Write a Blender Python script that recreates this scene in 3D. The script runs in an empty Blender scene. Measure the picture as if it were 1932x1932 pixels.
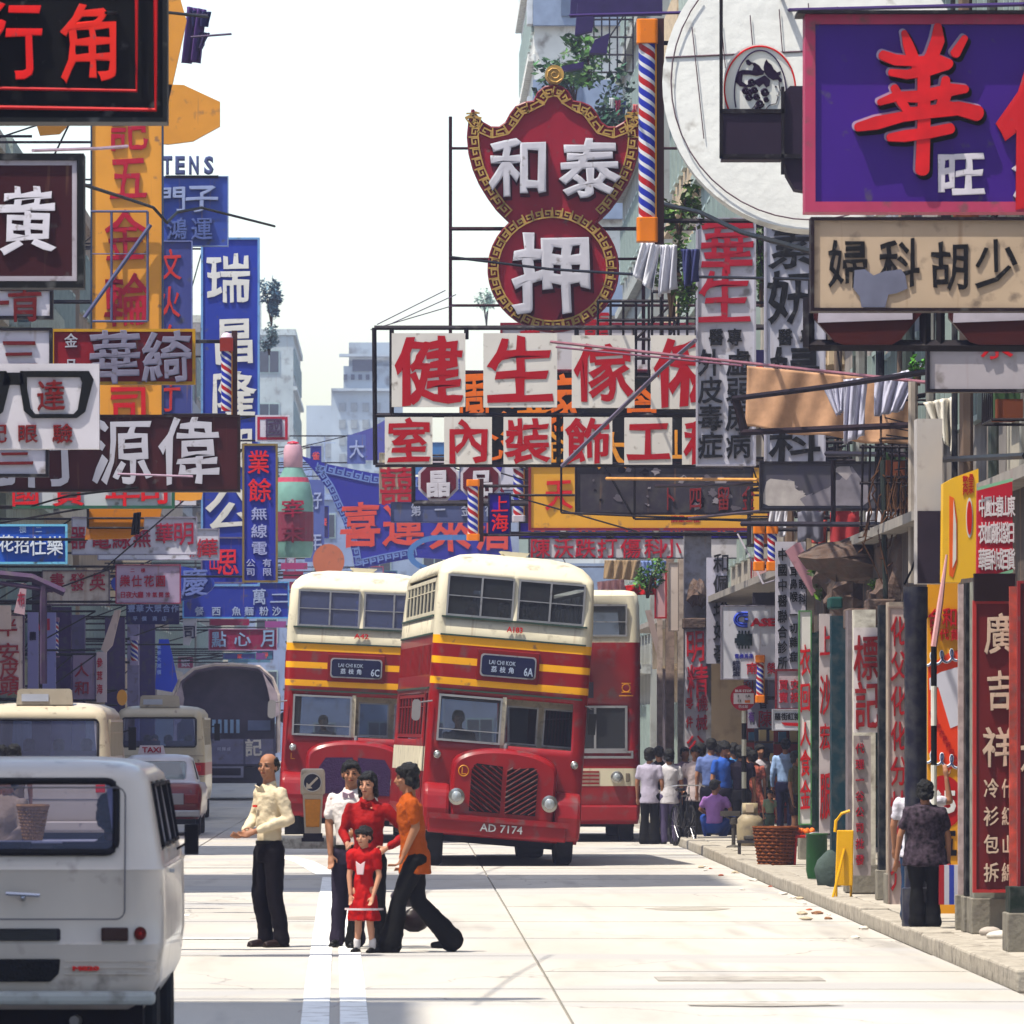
import bpy, math, random
from mathutils import Vector, Matrix, Euler
random.seed(7)
C = bpy.context.scene.collection
SC = bpy.context.scene
PI = math.pi
# ---------------------------------------------------------------- camera, sky, sun, exposure
F = 13440.0; PX = 755.0; PY = 1369.0; CH = 1.98      # long lens looking level down the street
cam = bpy.data.cameras.new('camera'); co = bpy.data.objects.new('camera', cam); C.objects.link(co)
co.location = (0, 0, CH); co.rotation_euler = (PI/2, 0, 0)
cam.sensor_width = 36; cam.lens = F/1932*36
cam.shift_x = (966-PX)/1932; cam.shift_y = (PY-966)/1932
cam.clip_start = 1; cam.clip_end = 6000
cam.dof.use_dof = True; cam.dof.focus_distance = 92; cam.dof.aperture_fstop = 13
SC.camera = co
w = bpy.data.worlds.new('World'); SC.world = w; w.use_nodes = True
nt = w.node_tree; bg = nt.nodes['Background']
sky = nt.nodes.new('ShaderNodeTexSky'); sky.sky_type = 'NISHITA'; sky.sun_disc = False
SUN = Vector((-0.34, -0.20, 0.92)).normalized()
sky.sun_elevation = math.asin(SUN.z); sky.sun_rotation = math.atan2(SUN.x, SUN.y)
sky.air_density = 1.2; sky.dust_density = 2.0; sky.ozone_density = 1.0
nt.links.new(sky.outputs[0], bg.inputs[0]); bg.inputs[1].default_value = 0.115
sd = bpy.data.lights.new('sun', 'SUN'); sd.energy = 3.0; sd.angle = math.radians(.5); sd.color = (1, .93, .80)
so = bpy.data.objects.new('sun', sd); C.objects.link(so); so.rotation_euler = SUN.to_track_quat('Z', 'Y').to_euler()
SC.view_settings.view_transform = 'Standard'; SC.view_settings.look = 'None'
SC.view_settings.exposure = 1.4; SC.view_settings.gamma = 1
SC.render.engine = 'CYCLES'
try:
    SC.cycles.max_bounces = 6; SC.cycles.diffuse_bounces = 3; SC.cycles.volume_bounces = 1
    SC.cycles.transparent_max_bounces = 8; SC.cycles.volume_step_rate = 4
    SC.cycles.use_denoising = True
except Exception: pass
# ---------------------------------------------------------------- helpers
def W(x, y, Y):                                    # point seen at picture x,y that stands Y metres down the street
    return Vector(((x-PX)*Y/F, Y, CH-(y-PY)*Y/F))
def GY(y, z=0): return F*(CH-z)/(y-PY)             # distance of the ground seen at picture row y
def GP(x, y, z=0):
    Y = GY(y, z); return Vector(((x-PX)*Y/F, Y, z))
def lin(c):
    if isinstance(c, str):
        c = c.lstrip('#'); v = [int(c[i:i+2], 16)/255 for i in (0, 2, 4)]
        return tuple(((u+.055)/1.055)**2.4 if u > .04045 else u/12.92 for u in v)
    return tuple(c)
MC = {}
def sat(c):
    g = .3*c[0]+.5*c[1]+.2*c[2]; return tuple(min(.85, max(.004, .97*max(0, g+(u-g)*1.03)**1.22)) for u in c)
def mat(c, rough=.6, metal=0., var=.12, scale=3., grime=0., bump=0., streak=0., emis=0., spec=.2, coat=0.):
    key = (str(c), rough, metal, var, scale, grime, bump, streak, emis, spec, coat)
    if key in MC: return MC[key]
    m = bpy.data.materials.new('paint'); m.use_nodes = True; n = m.node_tree; L = n.links
    b = n.nodes['Principled BSDF']; rgb = sat(lin(c))
    b.inputs['Roughness'].default_value = rough; b.inputs['Metallic'].default_value = metal
    b.inputs['Specular IOR Level'].default_value = spec*(.45 if rough > .55 else 1)
    if coat: b.inputs['Coat Weight'].default_value = coat
    tc = n.nodes.new('ShaderNodeTexCoord')
    def noise(sc, det=4, mp=None):
        t = n.nodes.new('ShaderNodeTexNoise'); t.inputs['Scale'].default_value = sc; t.inputs['Detail'].default_value = det
        if mp:
            q = n.nodes.new('ShaderNodeMapping'); q.inputs['Scale'].default_value = mp
            L.new(tc.outputs['Object'], q.inputs[0]); L.new(q.outputs[0], t.inputs[0])
        else: L.new(tc.outputs['Object'], t.inputs[0])
        return t
    def mixc(fac, a, bb):
        x = n.nodes.new('ShaderNodeMix'); x.data_type = 'RGBA'
        L.new(fac, x.inputs[0])
        if isinstance(a, tuple): x.inputs[6].default_value = (*a, 1)
        else: L.new(a, x.inputs[6])
        x.inputs[7].default_value = (*bb, 1); return x.outputs[2]
    def ramp(o, lo, hi):
        r = n.nodes.new('ShaderNodeMapRange'); r.inputs[1].default_value = lo; r.inputs[2].default_value = hi
        L.new(o, r.inputs[0]); return r.outputs[0]
    t = noise(scale)
    out = mixc(ramp(t.outputs[0], .3, .7), tuple(min(1, u*(1-var)) for u in rgb), tuple(min(1, u*(1+var)) for u in rgb))
    if grime:
        g = noise(scale*2.3, 8); r = ramp(g.outputs[0], .66-.25*grime, .72)
        out = mixc(r, out, tuple(u*.35+.05 for u in (rgb[0], rgb[1]*.9, rgb[2]*.8)))
    if streak:
        g = noise(1, 5, (9, 9, .5)); r = ramp(g.outputs[0], .70-.25*streak, .9)
        out = mixc(r, out, (.23, .13, .07))
    L.new(out, b.inputs['Base Color'])
    if bump:
        bt = noise(scale*6, 6); bb = n.nodes.new('ShaderNodeBump'); bb.inputs['Strength'].default_value = bump
        bb.inputs['Distance'].default_value = .02; L.new(bt.outputs[0], bb.inputs['Height']); L.new(bb.outputs[0], b.inputs['Normal'])
    if emis:
        b.inputs['Emission Color'].default_value = (*rgb, 1); b.inputs['Emission Strength'].default_value = emis
    MC[key] = m; return m
def glass(c=(.5, .6, .7), a=.35, rough=.03):
    key = ('glass', c, a)
    if key in MC: return MC[key]
    m = bpy.data.materials.new('window_glass'); m.use_nodes = True; n = m.node_tree; n.nodes.clear()
    o = n.nodes.new('ShaderNodeOutputMaterial'); mx = n.nodes.new('ShaderNodeMixShader'); mx.inputs[0].default_value = a
    tr = n.nodes.new('ShaderNodeBsdfTransparent'); tr.inputs[0].default_value = (*c, 1)
    pb = n.nodes.new('ShaderNodeBsdfPrincipled'); pb.inputs['Base Color'].default_value = (*[u*.35 for u in c], 1)
    pb.inputs['Roughness'].default_value = rough; pb.inputs['Specular IOR Level'].default_value = .8
    n.links.new(tr.outputs[0], mx.inputs[1]); n.links.new(pb.outputs[0], mx.inputs[2]); n.links.new(mx.outputs[0], o.inputs[0])
    MC[key] = m; return m
def link(o, parent=None):
    C.objects.link(o)
    if parent is not None: o.parent = parent
    return o
def tag(o, label=None, cat=None, group=None, kind=None):
    for k, v in (('label', label), ('category', cat), ('group', group), ('kind', kind)):
        if v: o[k] = v
    return o
def empty(name, loc=(0, 0, 0), rz=0, label=None, cat=None, group=None):
    o = bpy.data.objects.new(name, None); o.location = loc; o.rotation_euler = (0, 0, rz); o.empty_display_size = .1
    C.objects.link(o); return tag(o, label, cat, group)
class MB:
    def __init__(s): s.v = []; s.f = []; s.m = []
    def add(s, vs, fs, m=0):
        k = len(s.v); s.v += [tuple(p) for p in vs]
        for f in fs: s.f.append(tuple(i+k for i in f)); s.m.append(m)
    def box(s, x0, y0, z0, x1, y1, z1, m=0):
        s.add([(x0, y0, z0), (x1, y0, z0), (x1, y1, z0), (x0, y1, z0), (x0, y0, z1), (x1, y0, z1), (x1, y1, z1), (x0, y1, z1)],
              [(0, 3, 2, 1), (4, 5, 6, 7), (0, 1, 5, 4), (1, 2, 6, 5), (2, 3, 7, 6), (3, 0, 4, 7)], m); return s
    def prism(s, poly, y0, y1, m=0, ax='y'):          # 2D polygon extruded along an axis
        n = len(poly)
        g = {'y': lambda a, b, t: (a, t, b), 'x': lambda a, b, t: (t, a, b), 'z': lambda a, b, t: (a, b, t)}[ax]
        s.add([g(a, b, y0) for a, b in poly]+[g(a, b, y1) for a, b in poly],
              [tuple(range(n)), tuple(range(2*n-1, n-1, -1))]+[(i, i+n, (i+1) % n+n, (i+1) % n) for i in range(n)], m); return s
    def rings(s, rs, m=0, closed=True, caps=True):     # list of rings of equal length
        n = len(rs[0]); vs = [p for r in rs for p in r]; fs = []
        for j in range(len(rs)-1):
            for i in range(n if closed else n-1):
                a = j*n+i; b = j*n+(i+1) % n; fs.append((a, b, b+n, a+n))
        if caps: fs.append(tuple(range(n-1, -1, -1))); fs.append(tuple((len(rs)-1)*n+i for i in range(n)))
        s.add(vs, fs, m); return s
    def tube(s, pts, r, n=6, m=0):
        pts = [Vector(p) for p in pts]; rr = r if isinstance(r, (list, tuple)) else [r]*len(pts); R = []
        for i, p in enumerate(pts):
            d = (pts[min(i+1, len(pts)-1)]-pts[max(i-1, 0)]).normalized()
            u = d.cross(Vector((0, 0, 1)) if abs(d.z) < .9 else Vector((0, 1, 0))).normalized(); v = d.cross(u)
            R.append([p+(u*math.cos(2*PI*k/n)+v*math.sin(2*PI*k/n))*rr[i] for k in range(n)])
        return s.rings(R, m)
    def lathe(s, prof, c=(0, 0, 0), n=16, m=0, axis='z'):
        R = []
        for r, t in prof:
            ring = []
            for k in range(n):
                a = 2*PI*k/n; p = (r*math.cos(a), r*math.sin(a), t)
                if axis == 'y': p = (p[0], t, -p[1])
                if axis == 'x': p = (t, p[0], p[1])
                ring.append((p[0]+c[0], p[1]+c[1], p[2]+c[2]))
            R.append(ring)
        return s.rings(R, m)
    def build(s, name, mats, parent=None, smooth=False, loc=(0, 0, 0), bevel=0, fix=True):
        me = bpy.data.meshes.new(name); me.from_pydata(s.v, [], s.f)
        if not isinstance(mats, (list, tuple)): mats = [mats]
        for q in mats: me.materials.append(q)
        if len(mats) > 1: me.polygons.foreach_set('material_index', s.m)
        if fix:
            import bmesh
            b = bmesh.new(); b.from_mesh(me); bmesh.ops.recalc_face_normals(b, faces=b.faces); b.to_mesh(me); b.free()
        if smooth:
            me.polygons.foreach_set('use_smooth', [True]*len(me.polygons))
            if smooth != 1:
                try: me.set_sharp_from_angle(angle=math.radians(smooth))
                except Exception: pass
        o = bpy.data.objects.new(name, me); o.location = loc; link(o, parent)
        if bevel:
            bm_ = o.modifiers.new('bevel', 'BEVEL'); bm_.width = bevel; bm_.segments = 2; bm_.limit_method = 'ANGLE'
        return o
def cbox(name, c, sz, m, parent=None, rot=None, bevel=0):
    o = MB().box(-sz[0]/2, -sz[1]/2, -sz[2]/2, sz[0]/2, sz[1]/2, sz[2]/2).build(name, m, parent, fix=False, bevel=bevel)
    o.location = c
    if rot: o.rotation_euler = rot
    return o
def copy_tree(o, parent=None):
    c = o.copy(); C.objects.link(c); c.parent = parent
    for ch in list(o.children): copy_tree(ch, c)
    return c
# ---------------------------------------------------------------- lettering
GB = {}
def glyph(ch, bold=.02, rag=1.):
    """mesh data of one written character, its outline made uneven like brushwork"""
    k = (ch, bold, rag)
    if k in GB: return GB[k]
    c = bpy.data.curves.new('character', 'FONT'); c.body = ch; c.size = 1; c.extrude = .5; c.bevel_depth = bold*1.05; c.bevel_resolution = 0; c.resolution_u = 2
    o = bpy.data.objects.new('character', c); me = bpy.data.meshes.new_from_object(o); bpy.data.objects.remove(o)
    vs = [v.co for v in me.vertices]
    if not vs: return None
    cjk = len(ch) == 1 and ord(ch) > 0x2e00
    if cjk: cx, cy, wx, wy = .5, .38, .95, .95
    else:
        xs = [v.x for v in vs]; ys = [v.y for v in vs]
        cx, cy = (min(xs)+max(xs))/2, (min(ys)+max(ys))/2; wx, wy = max(xs)-min(xs), max(ys)-min(ys)
    A = .011*rag if cjk else 0; sd_ = sum(map(ord, ch)) % 50
    co_ = []
    for v in vs:
        x, y = (v.x-cx)/wx, (v.y-cy)/wy
        if A:
            x2 = x+A*math.sin(23*y+sd_)+A*.8*math.sin(31*x+17*y+sd_); y2 = y+A*math.sin(19*x+sd_*2)+.05*rag*(x)*(1-abs(x))+A*.8*math.sin(37*y-13*x)
            x, y = x2, y2
        co_ += [x, -v.z, y]
    me.vertices.foreach_set('co', co_); me.update(); me.materials.append(None)
    GB[k] = me; return me
def char(ch, pos, wd, ht, m, parent, depth=.03, bold=.012, name='character', rot=None, rag=1.):
    me = glyph(ch, bold, rag)
    if me is None: return
    o = bpy.data.objects.new(name, me); o.location = pos; o.scale = (wd, depth, ht); link(o, parent)
    if rot: o.rotation_euler = rot
    o.material_slots[0].link = 'OBJECT'; o.material_slots[0].material = m
    return o
def words(text, x0, z0, x1, z1, y, m, parent, name='lettering', bold=.01, depth=.01):
    return char(text, ((x0+x1)/2, y, (z0+z1)/2), abs(x1-x0), abs(z1-z0), m, parent, depth, bold, name)
def jointext(chars, m, parent, name='lettering', depth=.01, bold=.02):
    """many small characters of flat print joined as one part: (ch, x, z, w, h) at y=0"""
    b = MB()
    for ch, x, z, wd, ht, y in chars:
        me = glyph(ch, bold)
        if me is None: continue
        k = len(b.v); b.v += [(x+v.co.x*wd, y+v.co.y*depth, z+v.co.z*ht) for v in me.vertices]
        for p in me.polygons: b.f.append(tuple(i+k for i in p.vertices)); b.m.append(0)
    if b.v: return tag(b.build(name, m, parent, fix=False), kind='stuff')
# ---------------------------------------------------------------- the setting: ground, road, pavements
KX = 4.76; KXL = -7.3
conc = None
def road_mat():
    m = bpy.data.materials.new('worn_concrete'); m.use_nodes = True; n = m.node_tree; L = n.links; b = n.nodes['Principled BSDF']
    b.inputs['Roughness'].default_value = .85; b.inputs['Specular IOR Level'].default_value = .25
    tc = n.nodes.new('ShaderNodeTexCoord')
    def nz(sc, mp=(1, 1, 1), det=6):
        q = n.nodes.new('ShaderNodeMapping'); q.inputs['Scale'].default_value = mp
        t = n.nodes.new('ShaderNodeTexNoise'); t.inputs['Scale'].default_value = sc; t.inputs['Detail'].default_value = det
        L.new(tc.outputs['Object'], q.inputs[0]); L.new(q.outputs[0], t.inputs[0]); return t.outputs[0]
    def mx(f, a, c, lo, hi):
        r = n.nodes.new('ShaderNodeMapRange'); r.inputs[1].default_value = lo; r.inputs[2].default_value = hi; L.new(f, r.inputs[0])
        x = n.nodes.new('ShaderNodeMix'); x.data_type = 'RGBA'; L.new(r.outputs[0], x.inputs[0])
        if isinstance(a, tuple): x.inputs[6].default_value = (*a, 1)
        else: L.new(a, x.inputs[6])
        x.inputs[7].default_value = (*c, 1); return x.outputs[2]
    o = mx(nz(.5, (1, .12, 1)), (.36, .338, .302), (.46, .434, .39), .35, .7)
    o = mx(nz(2.2, (1, .1, 1)), o, (.30, .275, .235), .54, .85)
    o = mx(nz(40), o, (.2, .185, .17), .6, .9)
    for sc_, wd_, col_ in ((.16, .0022, (.2, .185, .17)),):
        q = n.nodes.new('ShaderNodeMapping'); q.inputs['Scale'].default_value = (1, .35, 1); v = n.nodes.new('ShaderNodeTexVoronoi'); v.feature = 'DISTANCE_TO_EDGE'; v.inputs['Scale'].default_value = sc_
        d_ = n.nodes.new('ShaderNodeVectorMath'); d_.operation = 'ADD'; L.new(tc.outputs['Object'], q.inputs[0])
        t = n.nodes.new('ShaderNodeTexNoise'); t.inputs['Scale'].default_value = 1.3; t.inputs['Detail'].default_value = 5; L.new(q.outputs[0], t.inputs[0]); L.new(q.outputs[0], d_.inputs[0]); L.new(t.outputs[1], d_.inputs[1]); L.new(d_.outputs[0], v.inputs[0])
        r = n.nodes.new('ShaderNodeMapRange'); r.inputs[1].default_value = wd_; r.inputs[2].default_value = 0; L.new(v.outputs[0], r.inputs[0])
        x = n.nodes.new('ShaderNodeMix'); x.data_type = 'RGBA'; L.new(r.outputs[0], x.inputs[0]); L.new(o, x.inputs[6]); x.inputs[7].default_value = (*col_, 1); o = x.outputs[2]
    o = mx(nz(.8, (1.6, .10, 1), 3), o, (.17, .16, .15), .60, .8)
    o = mx(nz(.25, (.5, 1.6, 1), 4), o, (.33, .32, .31), .52, .62)
    o = mx(nz(150, (1, 1, 1), 2), o, (.2, .18, .15), .55, .95)
    L.new(o, b.inputs['Base Color'])
    bb = n.nodes.new('ShaderNodeBump'); bb.inputs['Strength'].default_value = .4; bb.inputs['Distance'].default_value = .01
    L.new(nz(60), bb.inputs['Height']); L.new(bb.outputs[0], b.inputs['Normal']); return m
RM = road_mat()
def struct(name, b, m, **k):
    o = b.build(name, m, **k); o['kind'] = 'structure'; return o
struct('ground', MB().box(-1500, -300, -.6, 1500, 3000, -.03), mat((.3, .28, .25), .9))
road = empty('road'); road['kind'] = 'structure'
# slabs of concrete with open joints: the bands run across the street, the joints stay a real recess
ys = [20, 30, 38, 45.5, 51.2, 53.6, 57.4, 61.4, 66.5, 72, 78, 85, 92, 99, 107, 115, 124, 134, 145, 157, 170, 185, 205, 230, 260]
xs = [-7.3, -3.3, 1.15, 4.6]
for j in range(len(ys)-1):
    for i in range(3):
        x0, x1 = xs[i]+.011, xs[i+1]-.011; y0, y1 = ys[j]+.02, ys[j+1]-.02; z = -.002*((i*5+j*3) % 4)
        MB().box(x0, y0, -.03, x1, y1, z).build('slab', RM, road, fix=False)
struct('road_far', MB().box(-7.3, 260, -.03, 4.6, 900, -.002), RM)
white = mat((.80, .80, .78), .7, grime=.6, var=.04, scale=2)
mk = empty('road_marking'); mk['kind'] = 'structure'
def strip(pts, wd, name='painted_line'):
    b = MB(); P = [GP(x, y, .004) for x, y in pts]
    vs = []
    for p in P: vs += [(p.x-wd/2, p.y, .004), (p.x+wd/2, p.y, .004)]
    b.add(vs, [(2*i, 2*i+1, 2*i+3, 2*i+2) for i in range(len(P)-1)]); return b.build(name, white, mk, fix=False)
strip([(592, 1960), (600, 1850), (612, 1740), (622, 1655)], .19)
strip([(670, 1960), (664, 1850), (655, 1740), (650, 1655)], .19)
for a in (((535, 1615), (575, 1626), (618, 1650)),): strip(a, .30)
MB().box(-5.9, 66.0, .0035, -1.4, 66.35, .0045).build('painted_line', white, mk)
MB().box(-5.9, 74.0, .0035, -2.2, 74.5, .0045).build('painted_line', white, mk)
# manhole cover and patches
iron = mat((.12, .11, .10), .6, .3, bump=.5); cover = mat((.38, .36, .33), .8, grime=.6)
tag(MB().box(2.0, 55.2, .0, 3.3, 56.1, .004).build('manhole_cover', cover), 'rectangular iron cover set in the road below the old kerb corner', 'manhole cover')
# kerb stones (pieces) and pavement
stone = mat((.40, .37, .32), .85, grime=.6, bump=.5, scale=4)
pave = mat((.42, .39, .34), .85, grime=.5, bump=.3, scale=2)
kr = empty('kerb'); kr['kind'] = 'structure'
y = 53.4
while y < 118:
    Lk = random.choice((1.6, 2.4, 3.2, 1.0)) if y > 60 else random.choice((2.2, 3.0))
    o = MB().box(KX-.14, y+.03, -.03, KX+.16, y+Lk-.03, .14+random.uniform(-.012, .012)).build('kerbstone', stone, kr, bevel=.02)
    y += Lk
pv = empty('pavement'); pv['kind'] = 'structure'
y = 46.
while y < 119:
    Lk = random.uniform(2, 3.4)
    MB().box(KX+.175, y+.02, -.03, KX+1.9, y+Lk-.02, .13+random.uniform(-.01, .01)).build('paving_slab', pave, pv, bevel=.01)
    MB().box(KX+1.91, y+.02, -.03, KX+4.2, y+Lk-.02, .125).build('paving_slab', pave, pv)
    y += Lk
struct('pavement_far', MB().box(KX+.16, 126, -.03, KX+4, 900, .13), pave)
struct('pavement_left', MB().box(KXL-4, 20, -.03, KXL, 900, .14), pave)
# traffic island
isl = MB()
def rr(cx, cy, hx, hy, r, n=6):
    P = []
    for (sx, sy, a0) in ((1, 1, 0), (-1, 1, 90), (-1, -1, 180), (1, -1, 270)):
        for k in range(n+1):
            a = math.radians(a0+90*k/n); P.append((cx+sx*(hx-r)+r*math.cos(a), cy+sy*(hy-r)+r*math.sin(a)))
    return P
pi_ = W(588, 1597, 1); Yi = GY(1600)
isx = (592-PX)*Yi/F
isl.prism(rr(isx, Yi+1.6, .58, 1.9, .5), -.02, .17, ax='z')
o = isl.build('traffic_island', mat((.45, .42, .36), .9, grime=.9, bump=.8, scale=6), bevel=.02); o['kind'] = 'structure'
# ---------------------------------------------------------------- far street and buildings
def building(x0, x1, y0, y1, h, col, label, side, floors=None, z0=0, balc=0, front=True, wincol=None, group=None, top=None, winw=1.1, detail=1, roofstuff=True):
    """side=-1: the street wall is x0 (right row) ; side=+1: the street wall is x1 (left row)"""
    r = empty('building', ((x0+x1)/2, y0, 0), label=label, cat='building', group=group)
    ox, oy = (x0+x1)/2, y0
    wm = mat(col, .9, var=.14, grime=.5, streak=.4, scale=.8, bump=.3)
    MB().box(x0-ox, 0, z0, x1-ox, y1-y0, h).build('wall', wm, r, fix=False)
    fl = floors or max(1, round((h-z0)/3.3)); fh = (h-z0)/fl
    xs_ = (x0-ox) if side < 0 else (x1-ox); sg = -1 if side < 0 else 1
    dk = mat((.05, .055, .07), .25, spec=.6); fr = mat((.35, .42, .40), .5)
    lm = mat(tuple(min(.8, u*1.15) for u in lin(col)), .9, grime=.6, var=.1)
    wa = ox_w = None
    for f in range(fl):
        zc = z0+f*fh
        if side:
            o = MB().box(min(xs_, xs_+sg*.22), -.02, zc-.12, max(xs_, xs_+sg*.22), y1-y0+.02, zc+.12).build('floor_band', lm, r)
            n = max(1, int((y1-y0)/2.2)); st = (y1-y0)/n
            for k in range(n):
                yc = st*(k+.5)
                if wa is None:
                    b = MB(); hw, hh = winw/2, .75
                    for q in ((-hw-.06, -hh-.06, hw+.06, -hh), (-hw-.06, hh, hw+.06, hh+.06), (-hw-.06, -hh, -hw, hh), (hw, -hh, hw+.06, hh), (-.03, -hh, .03, hh)):
                        b.box(-.07, q[0], q[1], .07, q[2], q[3])
                    wa = b.build('window', fr, r); pn = MB().box(-.03, -hw, -hh, .03, hw, hh).build('pane', dk, wa); wo = wa
                else:
                    wo = wa.copy(); C.objects.link(wo); p2 = pn.copy(); C.objects.link(p2); p2.parent = wo
                wo.location = (xs_+sg*.02, yc, zc+fh*.5)
            if balc and f and (f+balc) % 2 == 0:
                b = MB(); d = sg*.5
                b.box(min(xs_, xs_+d), .4, zc-.1, max(xs_, xs_+d), y1-y0-.4, zc)
                b.box(min(xs_+d*.93, xs_+d), .4, zc, max(xs_+d*.93, xs_+d), y1-y0-.4, zc+.9)
                b.build('balcony', lm, r)
        if front:
            n = max(1, int((x1-x0)/2.6)); st = (x1-x0)/n
            for k in range(n):
                cx = x0-ox+st*(k+.5)
                b = MB(); b.box(cx-.62, -.05, zc+fh*.5-.7, cx+.62, .05, zc+fh*.5+.7); o = b.build('window', fr, r)
                MB().box(cx-.55, -.07, zc+fh*.5-.62, cx-.03, -.052, zc+fh*.5+.62).build('pane', dk, o)
                MB().box(cx+.03, -.07, zc+fh*.5-.62, cx+.55, -.052, zc+fh*.5+.62).build('pane', dk, o)
    MB().box(x0-ox-.15, -.15, h, x1-ox+.15, y1-y0+.15, h+.35).build('parapet', lm, r)
    if roofstuff:
        b = MB(); b.box(-.9, 1.2, h+.35, .9, 3.2, h+2.4); b.tube([(1.6, 1, h+.3), (1.6, 1, h+3.6)], .03); b.tube([(1.0, 1, h+3.2), (2.2, 1, h+3.2)], .02)
        b.build('roof_hut', lm, r)
    return r
cols = ['#a8a298', '#8f8a86', '#b5a58e', '#9aa39c', '#8a8d93', '#a39484', '#b0aba0', '#97908c']
names = ['grey stuccoed', 'sooty plastered', 'buff plastered', 'greenish rendered', 'blue grey', 'brownish plastered', 'pale rendered', 'stained grey']
def place_words(i): return ('first', 'second', 'third', 'fourth', 'fifth', 'sixth', 'seventh', 'eighth', 'ninth', 'tenth')[i]
# right row: upper floors overhang the arcade (z0 = 4.4), pillars come below
XR = 6.3
ry = [50, 58, 66, 74, 83, 92, 101, 111, 128, 140, 154, 170]
hs = [15, 15.5, 14, 15, 14, 15, 16, 15, 17, 20, 24, 28]
for i in range(len(ry)-1):
    a, b_ = ry[i], ry[i+1]
    if ry[i] == 111: b_ = 118
    building(XR+(0.0 if i < 7 else .2), XR+9, a+.03, b_-.03, hs[i], cols[(i*3) % 8], 'old %s tenement over the arcade, %s along the right side' % (names[(i*3) % 8], place_words(min(i, 9))),
             -1, z0=4.3 if i < 10 else 0, balc=1+i % 2, winw=1.3) if i < 10 else \
    building(XR+.2, XR+10, a+.03, b_-.03, hs[i], cols[i % 8], 'tall %s tenement at the end of the right row' % names[i % 8], -1, balc=1)
# taller blocks further on the right
building(4.45, 13, 236, 262, 31, '#c9c9c4', 'tall pale tower block with broad blue grey bands rising behind the pawnshop sign', -1, front=False)
building(6.4, 16, 182, 205, 24, '#9a9c98', 'weathered tenement draped in plants and laundry right of the pale tower', -1, balc=1)
# left row
ly = [122, 136, 150, 166, 184, 204, 228, 256, 290, 330]
lh = [15, 14, 14, 14, 15, 13, 15, 17, 18]
for i in range(len(ly)-1):
    building(-17, -8.3-(i % 2)*.15, ly[i]+.05, ly[i+1]-.05, lh[i], cols[(i*5+1) % 8], 'old %s tenement, %s back along the left side' % (names[(i*5+1) % 8], place_words(i)), 1, balc=1+i % 2, z0=0)
building(-26, -8.05, 345, 372, 21.5, '#a9a89e', 'grey concrete block with small window boxes at the left of the sky gap', 1, balc=0)
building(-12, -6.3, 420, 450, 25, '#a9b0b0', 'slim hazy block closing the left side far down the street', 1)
# far end: stepped hazy block across the street
fb = empty('building', (-1.6, 560, 0), label='pale stepped tower across the end of the street, hazy', cat='building')
hz = mat('#a4adb4', .9, grime=.4, scale=.3); hz2 = mat('#8e9496', .9); hd = mat((.09, .1, .12), .4)  # distance haze is put into these pale blue greys
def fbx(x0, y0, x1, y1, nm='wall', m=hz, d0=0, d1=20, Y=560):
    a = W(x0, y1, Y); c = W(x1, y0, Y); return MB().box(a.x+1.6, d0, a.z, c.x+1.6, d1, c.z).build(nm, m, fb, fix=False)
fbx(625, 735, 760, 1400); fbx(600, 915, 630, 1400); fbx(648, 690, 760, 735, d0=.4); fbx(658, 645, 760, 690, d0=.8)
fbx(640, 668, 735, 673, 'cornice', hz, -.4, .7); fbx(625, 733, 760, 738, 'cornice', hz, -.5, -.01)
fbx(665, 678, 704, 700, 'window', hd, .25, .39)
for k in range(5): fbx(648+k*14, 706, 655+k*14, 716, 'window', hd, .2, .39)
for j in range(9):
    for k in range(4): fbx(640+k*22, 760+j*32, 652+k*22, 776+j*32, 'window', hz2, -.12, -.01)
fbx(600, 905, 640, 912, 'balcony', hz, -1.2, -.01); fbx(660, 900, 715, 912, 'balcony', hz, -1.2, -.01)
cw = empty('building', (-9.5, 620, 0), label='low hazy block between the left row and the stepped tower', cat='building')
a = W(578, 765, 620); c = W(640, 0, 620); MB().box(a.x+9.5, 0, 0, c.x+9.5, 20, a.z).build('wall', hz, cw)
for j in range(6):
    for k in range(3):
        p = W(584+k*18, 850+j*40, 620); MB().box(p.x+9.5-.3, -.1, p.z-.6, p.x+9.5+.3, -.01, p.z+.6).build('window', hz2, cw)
# bands of the pale tower (front wall faces the camera)
tb = [o for o in bpy.data.objects if o.get('label', '').startswith('tall pale tower')][0]
for k in range(9):
    z = 31-1.8-k*3.2
    MB().box(-4.33, -.35, z-.85, 4.6, -.005, z+.55).build('spandrel', mat('#8793a6', .7), tb)
    MB().box(-3.4, -.42, z-.55, -2.7, -.352, z+.3).build('window', mat('#5f6b80', .5), tb)
    MB().box(-4.52, -.3, z-.8, -4.34, .6, z+.0).build('air_conditioner', mat('#b8bcc0'), tb)
# right end wall of the street behind the arcade, keeps the shop interiors dark
struct('shop_wall', MB().box(KX+4.2, 46, 0, KX+4.4, 170, 4.3), mat((.16, .13, .12), .9, grime=.8))
struct('side_wall', MB().box(XR-.1, 169, 0, KX+4.2, 169.5, 4.3), mat((.2, .17, .2), .9, grime=.8))
struct('arcade_ceiling', MB().box(5.5, 50, 4.18, KX+4.2, 170, 4.29), mat((.3, .28, .26), .9))

struct('arcade_fascia', MB().box(5.75, 50, 3.28, XR+.1, 99, 4.3), mat('#5c5450', .9, grime=1., streak=.8, bump=.6))

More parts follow.
